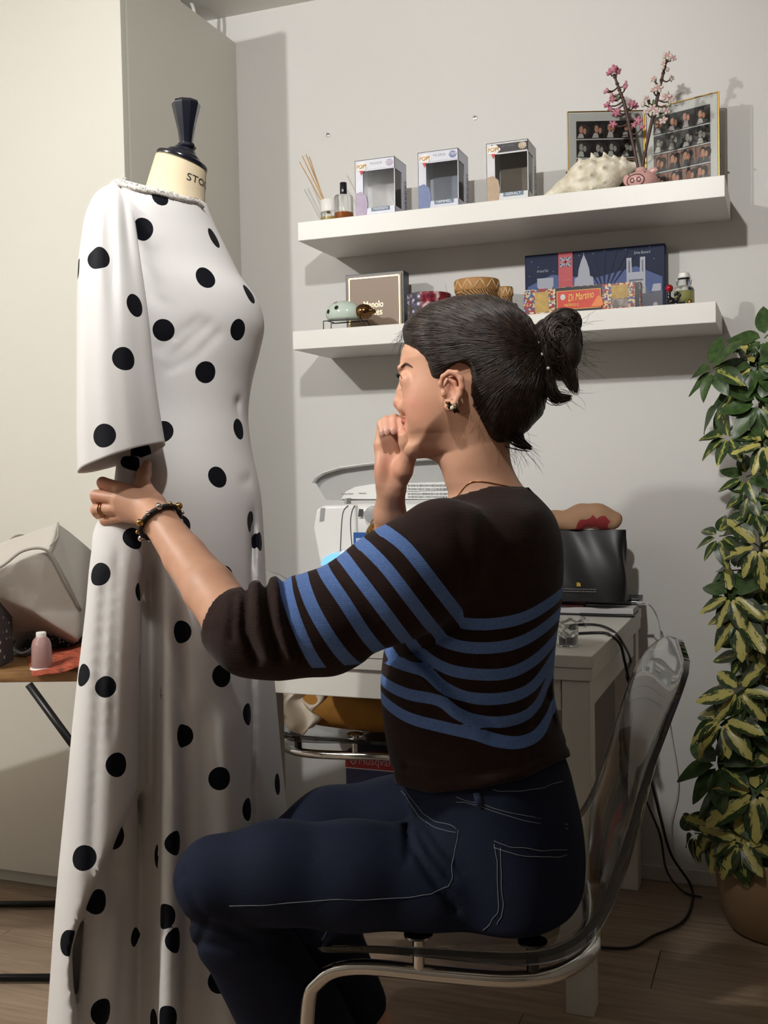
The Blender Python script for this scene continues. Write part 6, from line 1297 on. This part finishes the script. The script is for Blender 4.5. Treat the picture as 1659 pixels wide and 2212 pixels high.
# low knot, bun and loose ends
GS.ell(K(1196, 752, ZH), (.030, .034, .044), .008, rot=Matrix.Rotation(math.radians(8), 3, 'Y')); GS.ell(K(1216, 700, ZH), (.024, .026, .018), .005); GS.ell(K(1226, 752, ZH-.012), (.020, .024, .036), .004, rot=Matrix.Rotation(math.radians(-12), 3, 'Y'))
GS.ell(K(1205, 790, ZH+.012), (.022, .024, .026), .006); GS.ell(K(1178, 720, ZH), (.018, .026, .020), .006)
GS.chain([K(1222, 790, ZH-.012), K(1232, 815, ZH-.014), K(1240, 842, ZH-.014)], [.012, .0075, .0045], .006); GS.chain([K(1178, 800, ZH-.01), K(1186, 840, ZH-.012), K(1202, 862, ZH-.012), K(1226, 860, ZH-.012)], [.014, .011, .007, .002], .008)
GS.chain([K(1120, 950, ZH), K(1130, 965, ZH), K(1140, 968, ZH)], [.010, .004, .0015], .006)
V, Q = GS.mesh(); V = yawhead(relax(V, Q, 1, .4), math.radians(9))
hm = NT('dark_hair'); fl_ = vattr(hm, 'flow'); fr_ = vattr(hm, 'along'); cx3 = hm.n('ShaderNodeCombineXYZ'); hm.l(hm.math('MULTIPLY', fl_, 26.0), cx3.inputs[0]); hm.l(hm.math('MULTIPLY', fr_, 7.0), cx3.inputs[1])
hn = hm.noise(cx3.outputs[0], 3.2, 6, .65); hm.base(hm.ramp(hn, [(.3, S(20, 14, 12)), (.55, S(40, 29, 23)), (.75, S(70, 52, 41))])); hm.set(Roughness=.42); hm.set(**{'Specular_IOR_Level': .45}); hm.bump(hn, .55, .0025)
ho_ = obj('hair', (k2w(V), Q), hm.m, pe, world=True, smooth=True, fixn=False)
bc = yawp(bunc); tb2 = np.arctan2(V[:, 2]-bc[2], V[:, 0]-bc[0]); rb2 = np.hypot(V[:, 2]-bc[2], V[:, 0]-bc[0]); isb = (V[:, 0]-bc[0]) > -.002
b2 = yawp(K(1205, 745, ZH)); attr(ho_, 'flow', np.where(isb, (V[:, 0]-b2[0])*26+(V[:, 1]-b2[1])*14+np.sin((V[:, 2]-b2[2])*40)*.4, tb2+ (V[:, 1]-ZH)*1.5)); attr(ho_, 'along', np.where(isb, V[:, 2]*4, rb2*3)); HAIRV = V
# combed strands lying on the hair
sb = MB(); rs = np.random.default_rng(11); lo_ = GS.lo; hl = []
def wsurf(a, c):
    i = np.clip(((a-lo_[0])/GS.h), 0, WHAIR.shape[0]-2); j = np.clip(((c-lo_[2])/GS.h), 0, WHAIR.shape[1]-2); i0, j0 = int(i), int(j); u, v = i-i0, j-j0
    return (WHAIR[i0, j0]*(1-u)+WHAIR[i0+1, j0]*u)*(1-v)+(WHAIR[i0, j0+1]*(1-u)+WHAIR[i0+1, j0+1]*u)*v
rpoly = np.array([(p[0], p[2]) for p in rp])
for _ in range(2300):
    ang = rs.uniform(1.75, 5.05); e_ = K(1176, 765, ZH); R1 = .30; a0 = np.array([e_[0]+rs.uniform(-.006, .004), e_[2]+rs.uniform(-.016, .016)]); d_ = np.array([math.cos(ang), math.sin(ang)]); side = -1 if rs.random() < .72 else 1
    bend = rs.uniform(-.020, .010); pts = []; t0 = rs.uniform(0, .45); t1 = t0+rs.uniform(.25, .6)
    nrm_ = np.array([-d_[1], d_[0]])
    for t_ in np.linspace(t0, min(t1, 1), 12):
        q = a0+d_*R1*t_+nrm_*bend*math.sin(math.pi*t_)
        if rd2[min(max(int((q[0]-lo_[0])/GS.h), 0), rd2.shape[0]-1), min(max(int((q[1]-lo_[2])/GS.h), 0), rd2.shape[1]-1)] > -.001: break
        w_ = wsurf(q[0], q[1])
        if w_ < .012: break
        pts.append(np.array([q[0], ZH+side*(w_+.0003+.0006*math.sin(t_*20+ang*9)), q[1]]))
    if len(pts) > 3:
        pts = yawhead(np.array(pts)); n_ = len(pts); sb.tube([tuple(p) for p in pts], [.0002]+[rs.uniform(.0005, .0009)]*(n_-2)+[.0002], 4, cap=False)
for _ in range(520):                                                # twisted strands of the bun
    big = rs.random() < .72; c0 = yawp(K(1206, 745, ZH-.004) if big else K(1216, 702, ZH)); R_ = np.array((.034, .034, .046) if big else (.026, .028, .021))
    n_ = np.array([rs.normal(0, .28), 1, rs.normal(0, .28)]); n_ /= np.linalg.norm(n_); u_ = np.cross(n_, [1, .1, .2]); u_ /= np.linalg.norm(u_); v_ = np.cross(n_, u_); off2 = rs.uniform(-.96, .4); ph0 = rs.uniform(0, 6.28); sp_ = rs.uniform(.5, 1.5)
    pts = [c0+(n_*off2+math.sqrt(1-off2**2)*(math.cos(ph0+t_)*u_+math.sin(ph0+t_)*v_))*R_*(1.005+.02*math.sin(t_*3)) for t_ in np.linspace(0, sp_, 9)]
    sb.tube([tuple(p) for p in pts], [.0002]+[rs.uniform(.0005, .0010)]*7+[.0002], 4, cap=False)
for path_, rad_ in (([K(1215, 770, ZH-.014), K(1228, 800, ZH-.016), K(1236, 822, ZH-.016), K(1244, 848, ZH-.016)], [.016, .012, .008, .005]), ([K(1172, 785, ZH-.016), K(1182, 830, ZH-.018), K(1200, 860, ZH-.018), K(1232, 862, ZH-.016)], [.016, .013, .009, .004]), ([K(1105, 935, ZH-.02), K(1124, 955, ZH-.012), K(1146, 968, ZH-.01)], [.014, .008, .003])):
    for _ in range(110):
        o1 = rs.normal(0, .55, 3); pts = yawhead(np.array([np.array(p)+o1*r_+rs.normal(0, .0008, 3) for p, r_ in zip(path_, rad_)])); sp2 = [tuple(q) for q in smooth_path([tuple(p) for p in pts], 3)]; sb.tube(sp2, [.0006]*(len(sp2)-1)+[.0002], 4, cap=False)
sb.v = [tuple(p) for p in (k2w(np.array(sb.v)))]
hst = NT('hair_strand'); hst.base(hst.ramp(hst.noise(hst.coord(), 90, 2), [(.3, S(24, 17, 14)), (.6, S(46, 33, 26)), (.8, S(74, 55, 43))])); hst.set(Roughness=.4)
cs_ = obj('combed_hair', sb, hst.m, pe, world=True, smooth=True, fixn=False); cs_['kind'] = 'stuff'
# loose strands
sm_ = MB(); rs = np.random.default_rng(3)
def strand(p, dirs, L, r=.00020):
    p = np.array(p, float); pts = [p.copy()]; d = np.array(dirs, float); d /= np.linalg.norm(d); cur = rs.normal(0, 1, 3)
    for _ in range(6): d = d+cur*.10+rs.normal(0, .05, 3)+np.array([0, 0, -.04]); d /= np.linalg.norm(d); p = p+d*L/6; pts.append(p.copy())
    sm_.tube(pts, [r]*6+[r*.4], 3, cap=False)
for _ in range(60): strand(yawp(K(1090+rs.uniform(-25, 45), 950+rs.uniform(-25, 25), ZH+rs.uniform(-.05, .03))), (.5+rs.uniform(-.3, .6), rs.uniform(-.4, .2), -.7+rs.uniform(-.3, .4)), rs.uniform(.025, .06))
for _ in range(50): strand(yawp(K(1235+rs.uniform(-12, 14), 745+rs.uniform(-45, 55), ZH+rs.uniform(-.03, .01))), (.9, rs.uniform(-.3, .3), rs.uniform(-.9, .5)), rs.uniform(.02, .055))
for _ in range(24): strand(yawp(K(1200+rs.uniform(-12, 20), 850+rs.uniform(-15, 12), ZH-.015)), (.8, rs.uniform(-.3, .2), rs.uniform(-.7, .2)), rs.uniform(.02, .05))
for _ in range(26): strand(yawp(K(872+rs.uniform(-2, 6), 712+rs.uniform(-8, 22), ZH+rs.uniform(-.03, .0))), (-.35, rs.uniform(-.5, .3), -.8+rs.uniform(0, .5)), rs.uniform(.012, .03))
for _ in range(40): x = rs.uniform(900, 1160); strand(yawp(K(x, np.interp(x, [900, 985, 1050, 1105, 1160], [672, 642, 639, 657, 715]), ZH+rs.uniform(-.02, .02))), (-.7, 0, .35+rs.uniform(-.3, .3)), rs.uniform(.01, .03))
for _ in range(9): strand(yawp(K(1035+rs.uniform(-14, 20), 905+rs.uniform(-30, 50), ZH-.06)), (rs.uniform(-.6, .4), -.2, -.8), rs.uniform(.015, .035))
for _ in range(0): strand(yawp(K(940+rs.uniform(-14, 20), 815+rs.uniform(-20, 20), ZH-.07)), (rs.uniform(-.5, .3), -.1, -.8), rs.uniform(.012, .026))
so_ = kobj(sm_, 'stray_hair', hairdk); so_['kind'] = 'stuff'
pearl = mat('pearl', S(214, 206, 192), .2, var=0)
for x, y in ((1168, 744), (1176, 769), (1190, 799)): kobj(MB().sphere(yawp(K(x, y, ZH-.034)), .0028, 10, 7), 'hair_pearl', pearl)

# ---- jumper
JS = SDF(K(448, 1735, 1.62)*[1, 0, 1]+[0, 1.36, 0], K(1250, 1035, 1.62)*[1, 0, 1]+[.02, 1.93, .01], .004)
JS.loft([row(y, a, b, z_, w_) for y, a, b, z_, w_ in ((1052, 985, 1140, 1.665, .075), (1075, 968, 1162, 1.668, .105), (1105, 945, 1188, 1.67, .145), (1150, 915, 1206, 1.672, .172), (1200, 885, 1212, 1.675, .182), (1300, 852, 1208, 1.68, .178), (1400, 830, 1196, 1.68, .168), (1480, 822, 1193, 1.68, .165), (1560, 828, 1208, 1.68, .172), (1620, 838, 1227, 1.68, .182), (1660, 846, 1228, 1.68, .184), (1712, 858, 1206, 1.68, .176))], k=0)
JS.chain([K(960, 1200, 1.535), K(860, 1260, 1.515), K(700, 1346, 1.505), K(600, 1360, 1.50), K(540, 1362, 1.505), K(498, 1348, 1.52)], [.083, .077, .070, .066, .060, .046], .022)
JS.chain([K(1010, 1180, 1.80), K(920, 1270, 1.84), K(860, 1330, 1.83)], [.075, .068, .055], .03)
sl, X, Y, Z = JS.sub((-9, -9, -9), (9, 9, 9)); PXg = 829.5+FPX*X/Y; PYg = 1106-FPX*Z/Y
ax0, ax1 = np.array((700., 1335.)), np.array((498., 1348.)); u_ = (ax0[0]-PXg)/200.0
def jcrease(pts, A, wpx, lim=1.62):
    d = np.full(PXg.shape, 1e6, np.float32)
    for (x0, y0), (x1, y1) in zip(pts, pts[1:]):
        ex, ey = x1-x0, y1-y0; t_ = np.clip(((PXg-x0)*ex+(PYg-y0)*ey)/(ex*ex+ey*ey), 0, 1); d = np.minimum(d, (PXg-x0-t_*ex)**2+(PYg-y0-t_*ey)**2)
    JS.f += (A*np.exp(-d/wpx**2)*(Y < lim)).astype(np.float32)
jcrease([(532, 1275), (528, 1360), (552, 1425)], .010, 9); jcrease([(572, 1260), (585, 1350), (603, 1420)], .011, 9); jcrease([(612, 1250), (622, 1340), (650, 1420)], .007, 9); jcrease([(505, 1290), (500, 1380)], .005, 8)
jcrease([(552, 1260), (556, 1360), (580, 1425)], -.006, 9); jcrease([(592, 1250), (604, 1350), (630, 1425)], -.006, 10)
jcrease([(815, 1428), (905, 1408), (1000, 1350)], .014, 13); jcrease([(905, 1412), (950, 1460), (1000, 1520), (1060, 1570)], .010, 13); jcrease([(1195, 1480), (1150, 1560), (1060, 1590)], .008, 12); jcrease([(880, 1420), (930, 1480), (985, 1545)], -.006, 14)
jcrease([(880, 1655), (980, 1668), (1080, 1655)], .006, 9); jcrease([(1212, 1500), (1190, 1570)], .006, 9); jcrease([(842, 1662), (930, 1685), (1040, 1672), (1130, 1652), (1235, 1604)], .004, 5, 1.9); jcrease([(700, 1240), (800, 1330)], .003, 25); jcrease([(990, 1130), (1010, 1230), (1000, 1330)], .004, 18)
yh_ = np.interp(PXg, [800, 845, 930, 1040, 1130, 1240], [1680, 1692, 1714, 1702, 1682, 1630]); JS.f = np.maximum(JS.f, ((PYg-yh_)/FPX*1.6).astype(np.float32))
# neck opening
nk = SDF.__new__(SDF); nk.h = JS.h; nk.lo = JS.lo; nk.ax = JS.ax; nk.f = np.full(JS.f.shape, 1.0, np.float32)
nk.loft([row(y, a-11, b+9, z_, w_+.006) for y, a, b, z_, w_ in ((1000, 950, 1104, 1.65, .052), (1040, 960, 1122, 1.655, .056), (1066, 970, 1140, 1.66, .060), (1092, 1040, 1150, 1.664, .045))], k=0)
JS.f = np.maximum(JS.f, -nk.f)
# cuff opening
JS.cone(K(470, 1332, 1.53), .044, K(512, 1356, 1.515), .038, .004, cut=True)
V, Q = JS.mesh(); V = relax(V, Q, 2, .45)
def pl(pts, z_): return np.array([K(x, y, z_)[[0, 2]] for x, y in pts])
def pdist(V, poly):
    d = np.full(len(V), 1e3)
    for a, b in zip(poly, poly[1:]):
        e_ = b-a; t_ = np.clip(((V[:, 0]-a[0])*e_[0]+(V[:, 2]-a[1])*e_[1])/(e_@e_), 0, 1); d = np.minimum(d, np.hypot(V[:, 0]-a[0]-t_*e_[0], V[:, 2]-a[1]-t_*e_[1]))
    return d
slv = [[(822, 1142), (838, 1152), (880, 1186), (940, 1262), (1004, 1345)], [(776, 1172), (792, 1184), (835, 1226), (892, 1300), (948, 1376)], [(734, 1200), (748, 1214), (792, 1268), (842, 1335), (888, 1402)], [(690, 1224), (703, 1242), (745, 1298), (792, 1372), (830, 1425)], [(648, 1246), (656, 1264), (682, 1318), (732, 1400), (772, 1452)], [(612, 1256), (620, 1280), (640, 1335), (672, 1410), (704, 1466)]]
trs = [[(996, 1340), (1060, 1339), (1130, 1326), (1215, 1290)], [(940, 1375), (1000, 1389), (1070, 1389), (1130, 1376), (1210, 1338)], [(902, 1408), (960, 1436), (1020, 1446), (1090, 1446), (1150, 1426), (1205, 1392)], [(815, 1436), (880, 1440), (918, 1446), (958, 1478), (1010, 1496), (1090, 1498), (1150, 1481), (1200, 1436)], [(815, 1488), (880, 1500), (945, 1504), (985, 1530), (1030, 1546), (1110, 1546), (1165, 1522), (1205, 1462)], [(822, 1530), (880, 1550), (950, 1559), (1016, 1570), (1060, 1584), (1110, 1592), (1152, 1586), (1180, 1568), (1222, 1530)]]
hw_ = .0086
sm2 = lambda p: [(q.x, q.y) for q in smooth_path([(x, y, 0) for x, y in p], 4)]
trs = [sm2(p+([(2*p[-1][0]-p[-2][0], 2*p[-1][1]-p[-2][1])] if p[-1][0] > 1190 else [])) for p in trs]
slv = [[(2*p[0][0]-p[1][0]-30, 2*p[0][1]-p[1][1]-40)]+p+[(2*p[-1][0]-p[-2][0], 2*p[-1][1]-p[-2][1])] for p in slv]; slv = [sm2(p) for p in slv]
X_, Y_ = projk(V); bx = np.array([(700, 1500), (825, 1427), (905, 1405), (1000, 1348), (1060, 1240), (1060, 1000)], float)
yb = np.interp(X_, [0, 825, 905, 1000, 1030], [1500, 1432, 1408, 1348, 1000]); onsl = (Y_ < yb) & (X_ < 1030)
ds = np.min([pdist(V, pl(p, 1.455)) for p in slv], axis=0)-hw_; dt = np.min([pdist(V, pl(p, 1.56 if i not in (3, 6) else 1.56)) for i, p in enumerate(trs)], axis=0)-hw_*.98
jm = NT('striped_knit'); sa = vattr(jm, 'stripe'); oc = jm.coord(); msk = jm.math('LESS_THAN', sa, 0.0)
jm.base(jm.mix(msk, jm.ramp(jm.noise(oc, 40, 3), [(.3, S(34, 21, 18)), (.7, S(42, 26, 22))]), jm.ramp(jm.noise(oc, 300, 2), [(.3, S(84, 114, 172)), (.7, S(99, 129, 186))]))); jm.set(Roughness=.9); jm.set(**{'Sheen_Weight': .08, 'Sheen_Roughness': .5, 'Specular_IOR_Level': .15})
wv = jm.n('ShaderNodeTexWave', wave_type='BANDS', bands_direction='Z'); wv.inputs['Scale'].default_value = 130; wv.inputs['Distortion'].default_value = 1.2; jm.l(oc, wv.inputs[0]); jm.bump(wv.outputs[0], .22, .0012)
jo = obj('jumper', (k2w(V), Q), jm.m, pe, world=True, smooth=True, fixn=False); attr(jo, 'stripe', np.where(onsl, ds, dt)); JV = V
# ---- jeans
LS = SDF(K(366, 2420, 1.60)*[1, 0, 1]+[0, 1.38, 0], K(1275, 1580, 1.68)*[1, 0, 1]+[.01, 2.0, 0], .0045)
LS.loft([row(y, a, b, z_, w_) for y, a, b, z_, w_ in ((1590, 858, 1200, 1.68, .155), (1640, 866, 1222, 1.68, .172), (1700, 872, 1238, 1.68, .184), (1780, 892, 1254, 1.68, .196), (1860, 905, 1257, 1.68, .204), (1920, 915, 1246, 1.68, .204), (1980, 930, 1214, 1.68, .196), (2020, 960, 1165, 1.68, .178), (2040, 1000, 1110, 1.68, .150))], k=0)
LS.chain([K(1090, 1908, 1.588), K(930, 1905, 1.572), K(760, 1897, 1.556), K(600, 1886, 1.55), K(470, 1897, 1.55)], [.086, .083, .077, .069, .059], .03)
LS.chain([K(1060, 1870, 1.79), K(860, 1800, 1.80), K(720, 1808, 1.80), K(632, 1852, 1.80)], [.090, .090, .078, .066], .03)
sl, X, Y, Z = LS.sub((-9, -9, -9), (9, 9, 9)); zw = CAMH+X*Rv[2]+Y*Fv[2]+Z*Uv[2]; q_ = (.4535-zw).astype(np.float32); hh = np.maximum(.02-np.abs(LS.f-q_), 0)/.02; LS.f = np.maximum(LS.f, q_)+hh*hh*.02*.25
LS.chain([K(470, 1900, 1.55), K(510, 2000, 1.585), K(636, 2210, 1.675), K(735, 2368, 1.73)], [.057, .062, .078, .080], .02)
LS.chain([K(632, 1860, 1.80), K(690, 2000, 1.82), K(765, 2168, 1.86)], [.062, .060, .056], .02)
sl, X, Y, Z = LS.sub((-9, -9, -9), (9, 9, 9)); PXg = 829.5+FPX*X/Y; PYg = 1106-FPX*Z/Y
def lcrease(pts, A, wpx, lim=1.60):
    x0_, x1_ = min(p[0] for p in pts)-4*wpx, max(p[0] for p in pts)+4*wpx
    d = np.full(PXg.shape, 1e6, np.float32)
    for (x0, y0), (x1, y1) in zip(pts, pts[1:]):
        ex, ey = x1-x0, y1-y0; t_ = np.clip(((PXg-x0)*ex+(PYg-y0)*ey)/(ex*ex+ey*ey), 0, 1); d = np.minimum(d, (PXg-x0-t_*ex)**2+(PYg-y0-t_*ey)**2)
    LS.f += (A*np.exp(-d/wpx**2)*(Y < lim)).astype(np.float32)
lcrease([(878, 1785), (890, 1830), (940, 1905), (985, 1965)], .008, 9); lcrease([(905, 1800), (935, 1850), (975, 1900)], .005, 8); lcrease([(925, 1790), (960, 1840), (1000, 1880)], .004, 8); lcrease([(880, 1790), (880, 1860)], .005, 8)
lcrease([(410, 1990), (480, 2000), (560, 2040), (640, 2030)], .0045, 10); lcrease([(430, 2035), (520, 2055), (600, 2050)], .004, 10); lcrease([(400, 1890), (425, 1960), (450, 1985)], .004, 8); lcrease([(450, 1990), (420, 2060)], .004, 8)
# flat where the person sits, cuff ends
V, Q = LS.mesh(); V = relax(V, Q, 2, .45)
dn_ = NT('dark_denim'); oc = dn_.coord(); g1 = dn_.noise(oc, 14, 4); g2 = dn_.noise(dn_.mapping(oc, (1, 1, 1), rot=(.5, .6, .8)), 900, 2); dn_.base(dn_.mix(.35, dn_.ramp(g1, [(.3, S(10, 16, 35)), (.7, S(16, 25, 50))]), dn_.ramp(g2, [(.35, S(9, 13, 27)), (.65, S(32, 42, 64))]))); dn_.set(Roughness=.85); dn_.set(**{'Specular_IOR_Level': .25}); dn_.bump(g2, .3, .001)
jn = obj('jeans', (k2w(V), Q), dn_.m, pe, world=True, smooth=True, fixn=False)
stm = mat('denim_stitch', S(128, 132, 140), .8, var=.05); den2 = MATS.get('denim2') or mat('denim2', S(26, 37, 66), .85, var=.12, vscale=40)
stl = [[(490, 1963), (600, 1957), (757, 1943), (860, 1935), (927, 1927), (955, 1916), (975, 1900), (974, 1866), (980, 1825), (986, 1790)], [(1063, 1812), (1110, 1826), (1170, 1834), (1233, 1833)], [(1064, 1824), (1120, 1841), (1180, 1848), (1232, 1846)], [(1066, 1822), (1068, 1880), (1072, 1962), (1056, 1992), (1040, 2016)], [(1076, 1828), (1079, 1890), (1082, 1966), (1066, 1996)], [(862, 1702), (872, 1726), (893, 1752), (927, 1778), (980, 1797)], [(866, 1700), (878, 1722), (897, 1744), (930, 1768), (982, 1788)], [(978, 1728), (1020, 1736), (1063, 1748), (1130, 1766), (1233, 1788)], [(978, 1720), (1063, 1740), (1130, 1757), (1233, 1778)], [(1062, 1702), (1130, 1704), (1190, 1694), (1222, 1684)]]
stb = MB()
for s_ in stl:
    pts = []
    for p in smooth_path([(x, y, 0) for x, y in s_], 7): pts.append(near_hit(V, p.x, p.y)+np.array([0, -.0006, 0]))
    pts = np.array(pts)
    for _ in range(3): pts[1:-1] = (pts[:-2]+2*pts[1:-1]+pts[2:])/4
    stb.tube([tuple(p) for p in pts], .0005, 4)
kobj(stb, 'stitching', stm, jn)
bl0, bl1 = near_hit(V, 1029, 1704), near_hit(V, 1036, 1738); kobj(MB().tube([bl0+[0, -.003, 0], bl1+[0, -.003, 0]], .0055, 6, flat=.35), 'belt_loop', den2, jn)

# ---- jewellery
gch = mat('gold_fine', S(190, 142, 84), .25, 1, var=0); silv = mat('silver_bead', S(200, 196, 188), .18, 1, var=0); goldb = mat('gold_bead', S(186, 152, 92), .18, 1, var=0)
def ringpts(c, axis, r, n=28, sq=1.0):
    ax_ = np.array(axis, float); ax_ /= np.linalg.norm(ax_); u_ = np.cross(ax_, [0, 1, 0]); u_ /= np.linalg.norm(u_); v_ = np.cross(ax_, u_); return [c+r*(math.cos(t_)*u_+math.sin(t_)*v_*sq) for t_ in np.linspace(0, 2*math.pi, n+1)[:-1]]
axw = K(400, 1203, 1.622)-K(340, 1118, 1.664); wc_ = K(346, 1128, 1.660); rp_ = ringpts(wc_, axw, .0335)
br = kobj(MB().tube(rp_, .0042, 8, closed=True), 'bracelet', mat('black_velvet', S(14, 12, 14), .6, var=0))
for i, q in enumerate(ringpts(wc_, axw, .0385, 12)): kobj(MB().sphere(q, (.0060, .0034, .0056, .0036)[i % 4], 12, 8), 'bead', (goldb, goldb, silv, silv)[i % 4], br)
ra_ = (K(*fing['r'][1])-K(*fing['r'][0])); rc2 = K(*fing['r'][0])*.28+K(*fing['r'][1])*.72
for d_ in (-.0022, .0022): kobj(MB().tube(ringpts(rc2+ra_/np.linalg.norm(ra_)*d_, ra_, .0106, 24), .0010, 6, closed=True), 'finger_ring', gch)
axf = K(842, 1110, 1.715)-K(842, 1200, 1.76); wt = kobj(MB().tube(ringpts(K(840, 1150, 1.735), axf, .0305, 30), .0042, 8, closed=True, flat=1.6), 'wrist_watch', goldb)
kobj(MB().sphere(K(822, 1158, 1.708), (.012, .006, .012), 16, 8), 'watch_case', goldb, wt); kobj(MB().tube(ringpts(K(841, 1133, 1.727), axf, .0300, 30), .0010, 6, closed=True), 'thin_bracelet', gch)
nkp = []
for x, y in ((978, 1074), (990, 1061), (1012, 1044), (1045, 1035), (1085, 1042), (1118, 1049), (1132, 1056)): nkp.append(near_hit(HV, x, y)+np.array([0, -.0012, 0]))
nko = kobj(MB().tube(smooth_path([tuple(p) for p in nkp], 8), .0007, 5), 'necklace', gch); pend = [near_hit(HV, 1132, 1056)+[0, -.001, 0], near_hit(HV, 1135, 1078)+[0, -.002, 0]]; kobj(MB().tube(pend, .0006, 5).sphere(pend[1], .0024, 10, 7), 'pendant', gch, nko)
ec = near_hit(HV, 975, 889)+np.array([0, -.004, 0]); eo = kobj(MB().sphere(ec, .0034, 12, 8), 'earring', pearl); bw_ = MB(); d_ = np.array([.8, 0, -.6])
for s_ in (-1, 1):
    for k_, (r_, w_) in enumerate(((.013, .0032), (.010, .0022))): bw_.tube([ec+[0, .002, 0], ec+s_*d_*r_*.5+np.array([0, .002, .003*(1-2*k_)]), ec+s_*d_*r_+np.array([0, .002, .001])], [.0012, w_, .0010], 6, flat=.5)
kobj(bw_, 'bow', mat('dark_gold', S(70, 56, 38), .25, .9, var=0), eo)
for x, y in ((986, 880), (994, 874)): kobj(MB().tube(ringpts(near_hit(HV, x, y)+np.array([0, -.001, -.003]), (1, 0, .3), .0038, 16), .0007, 5, closed=True), 'hoop_earring', silv)
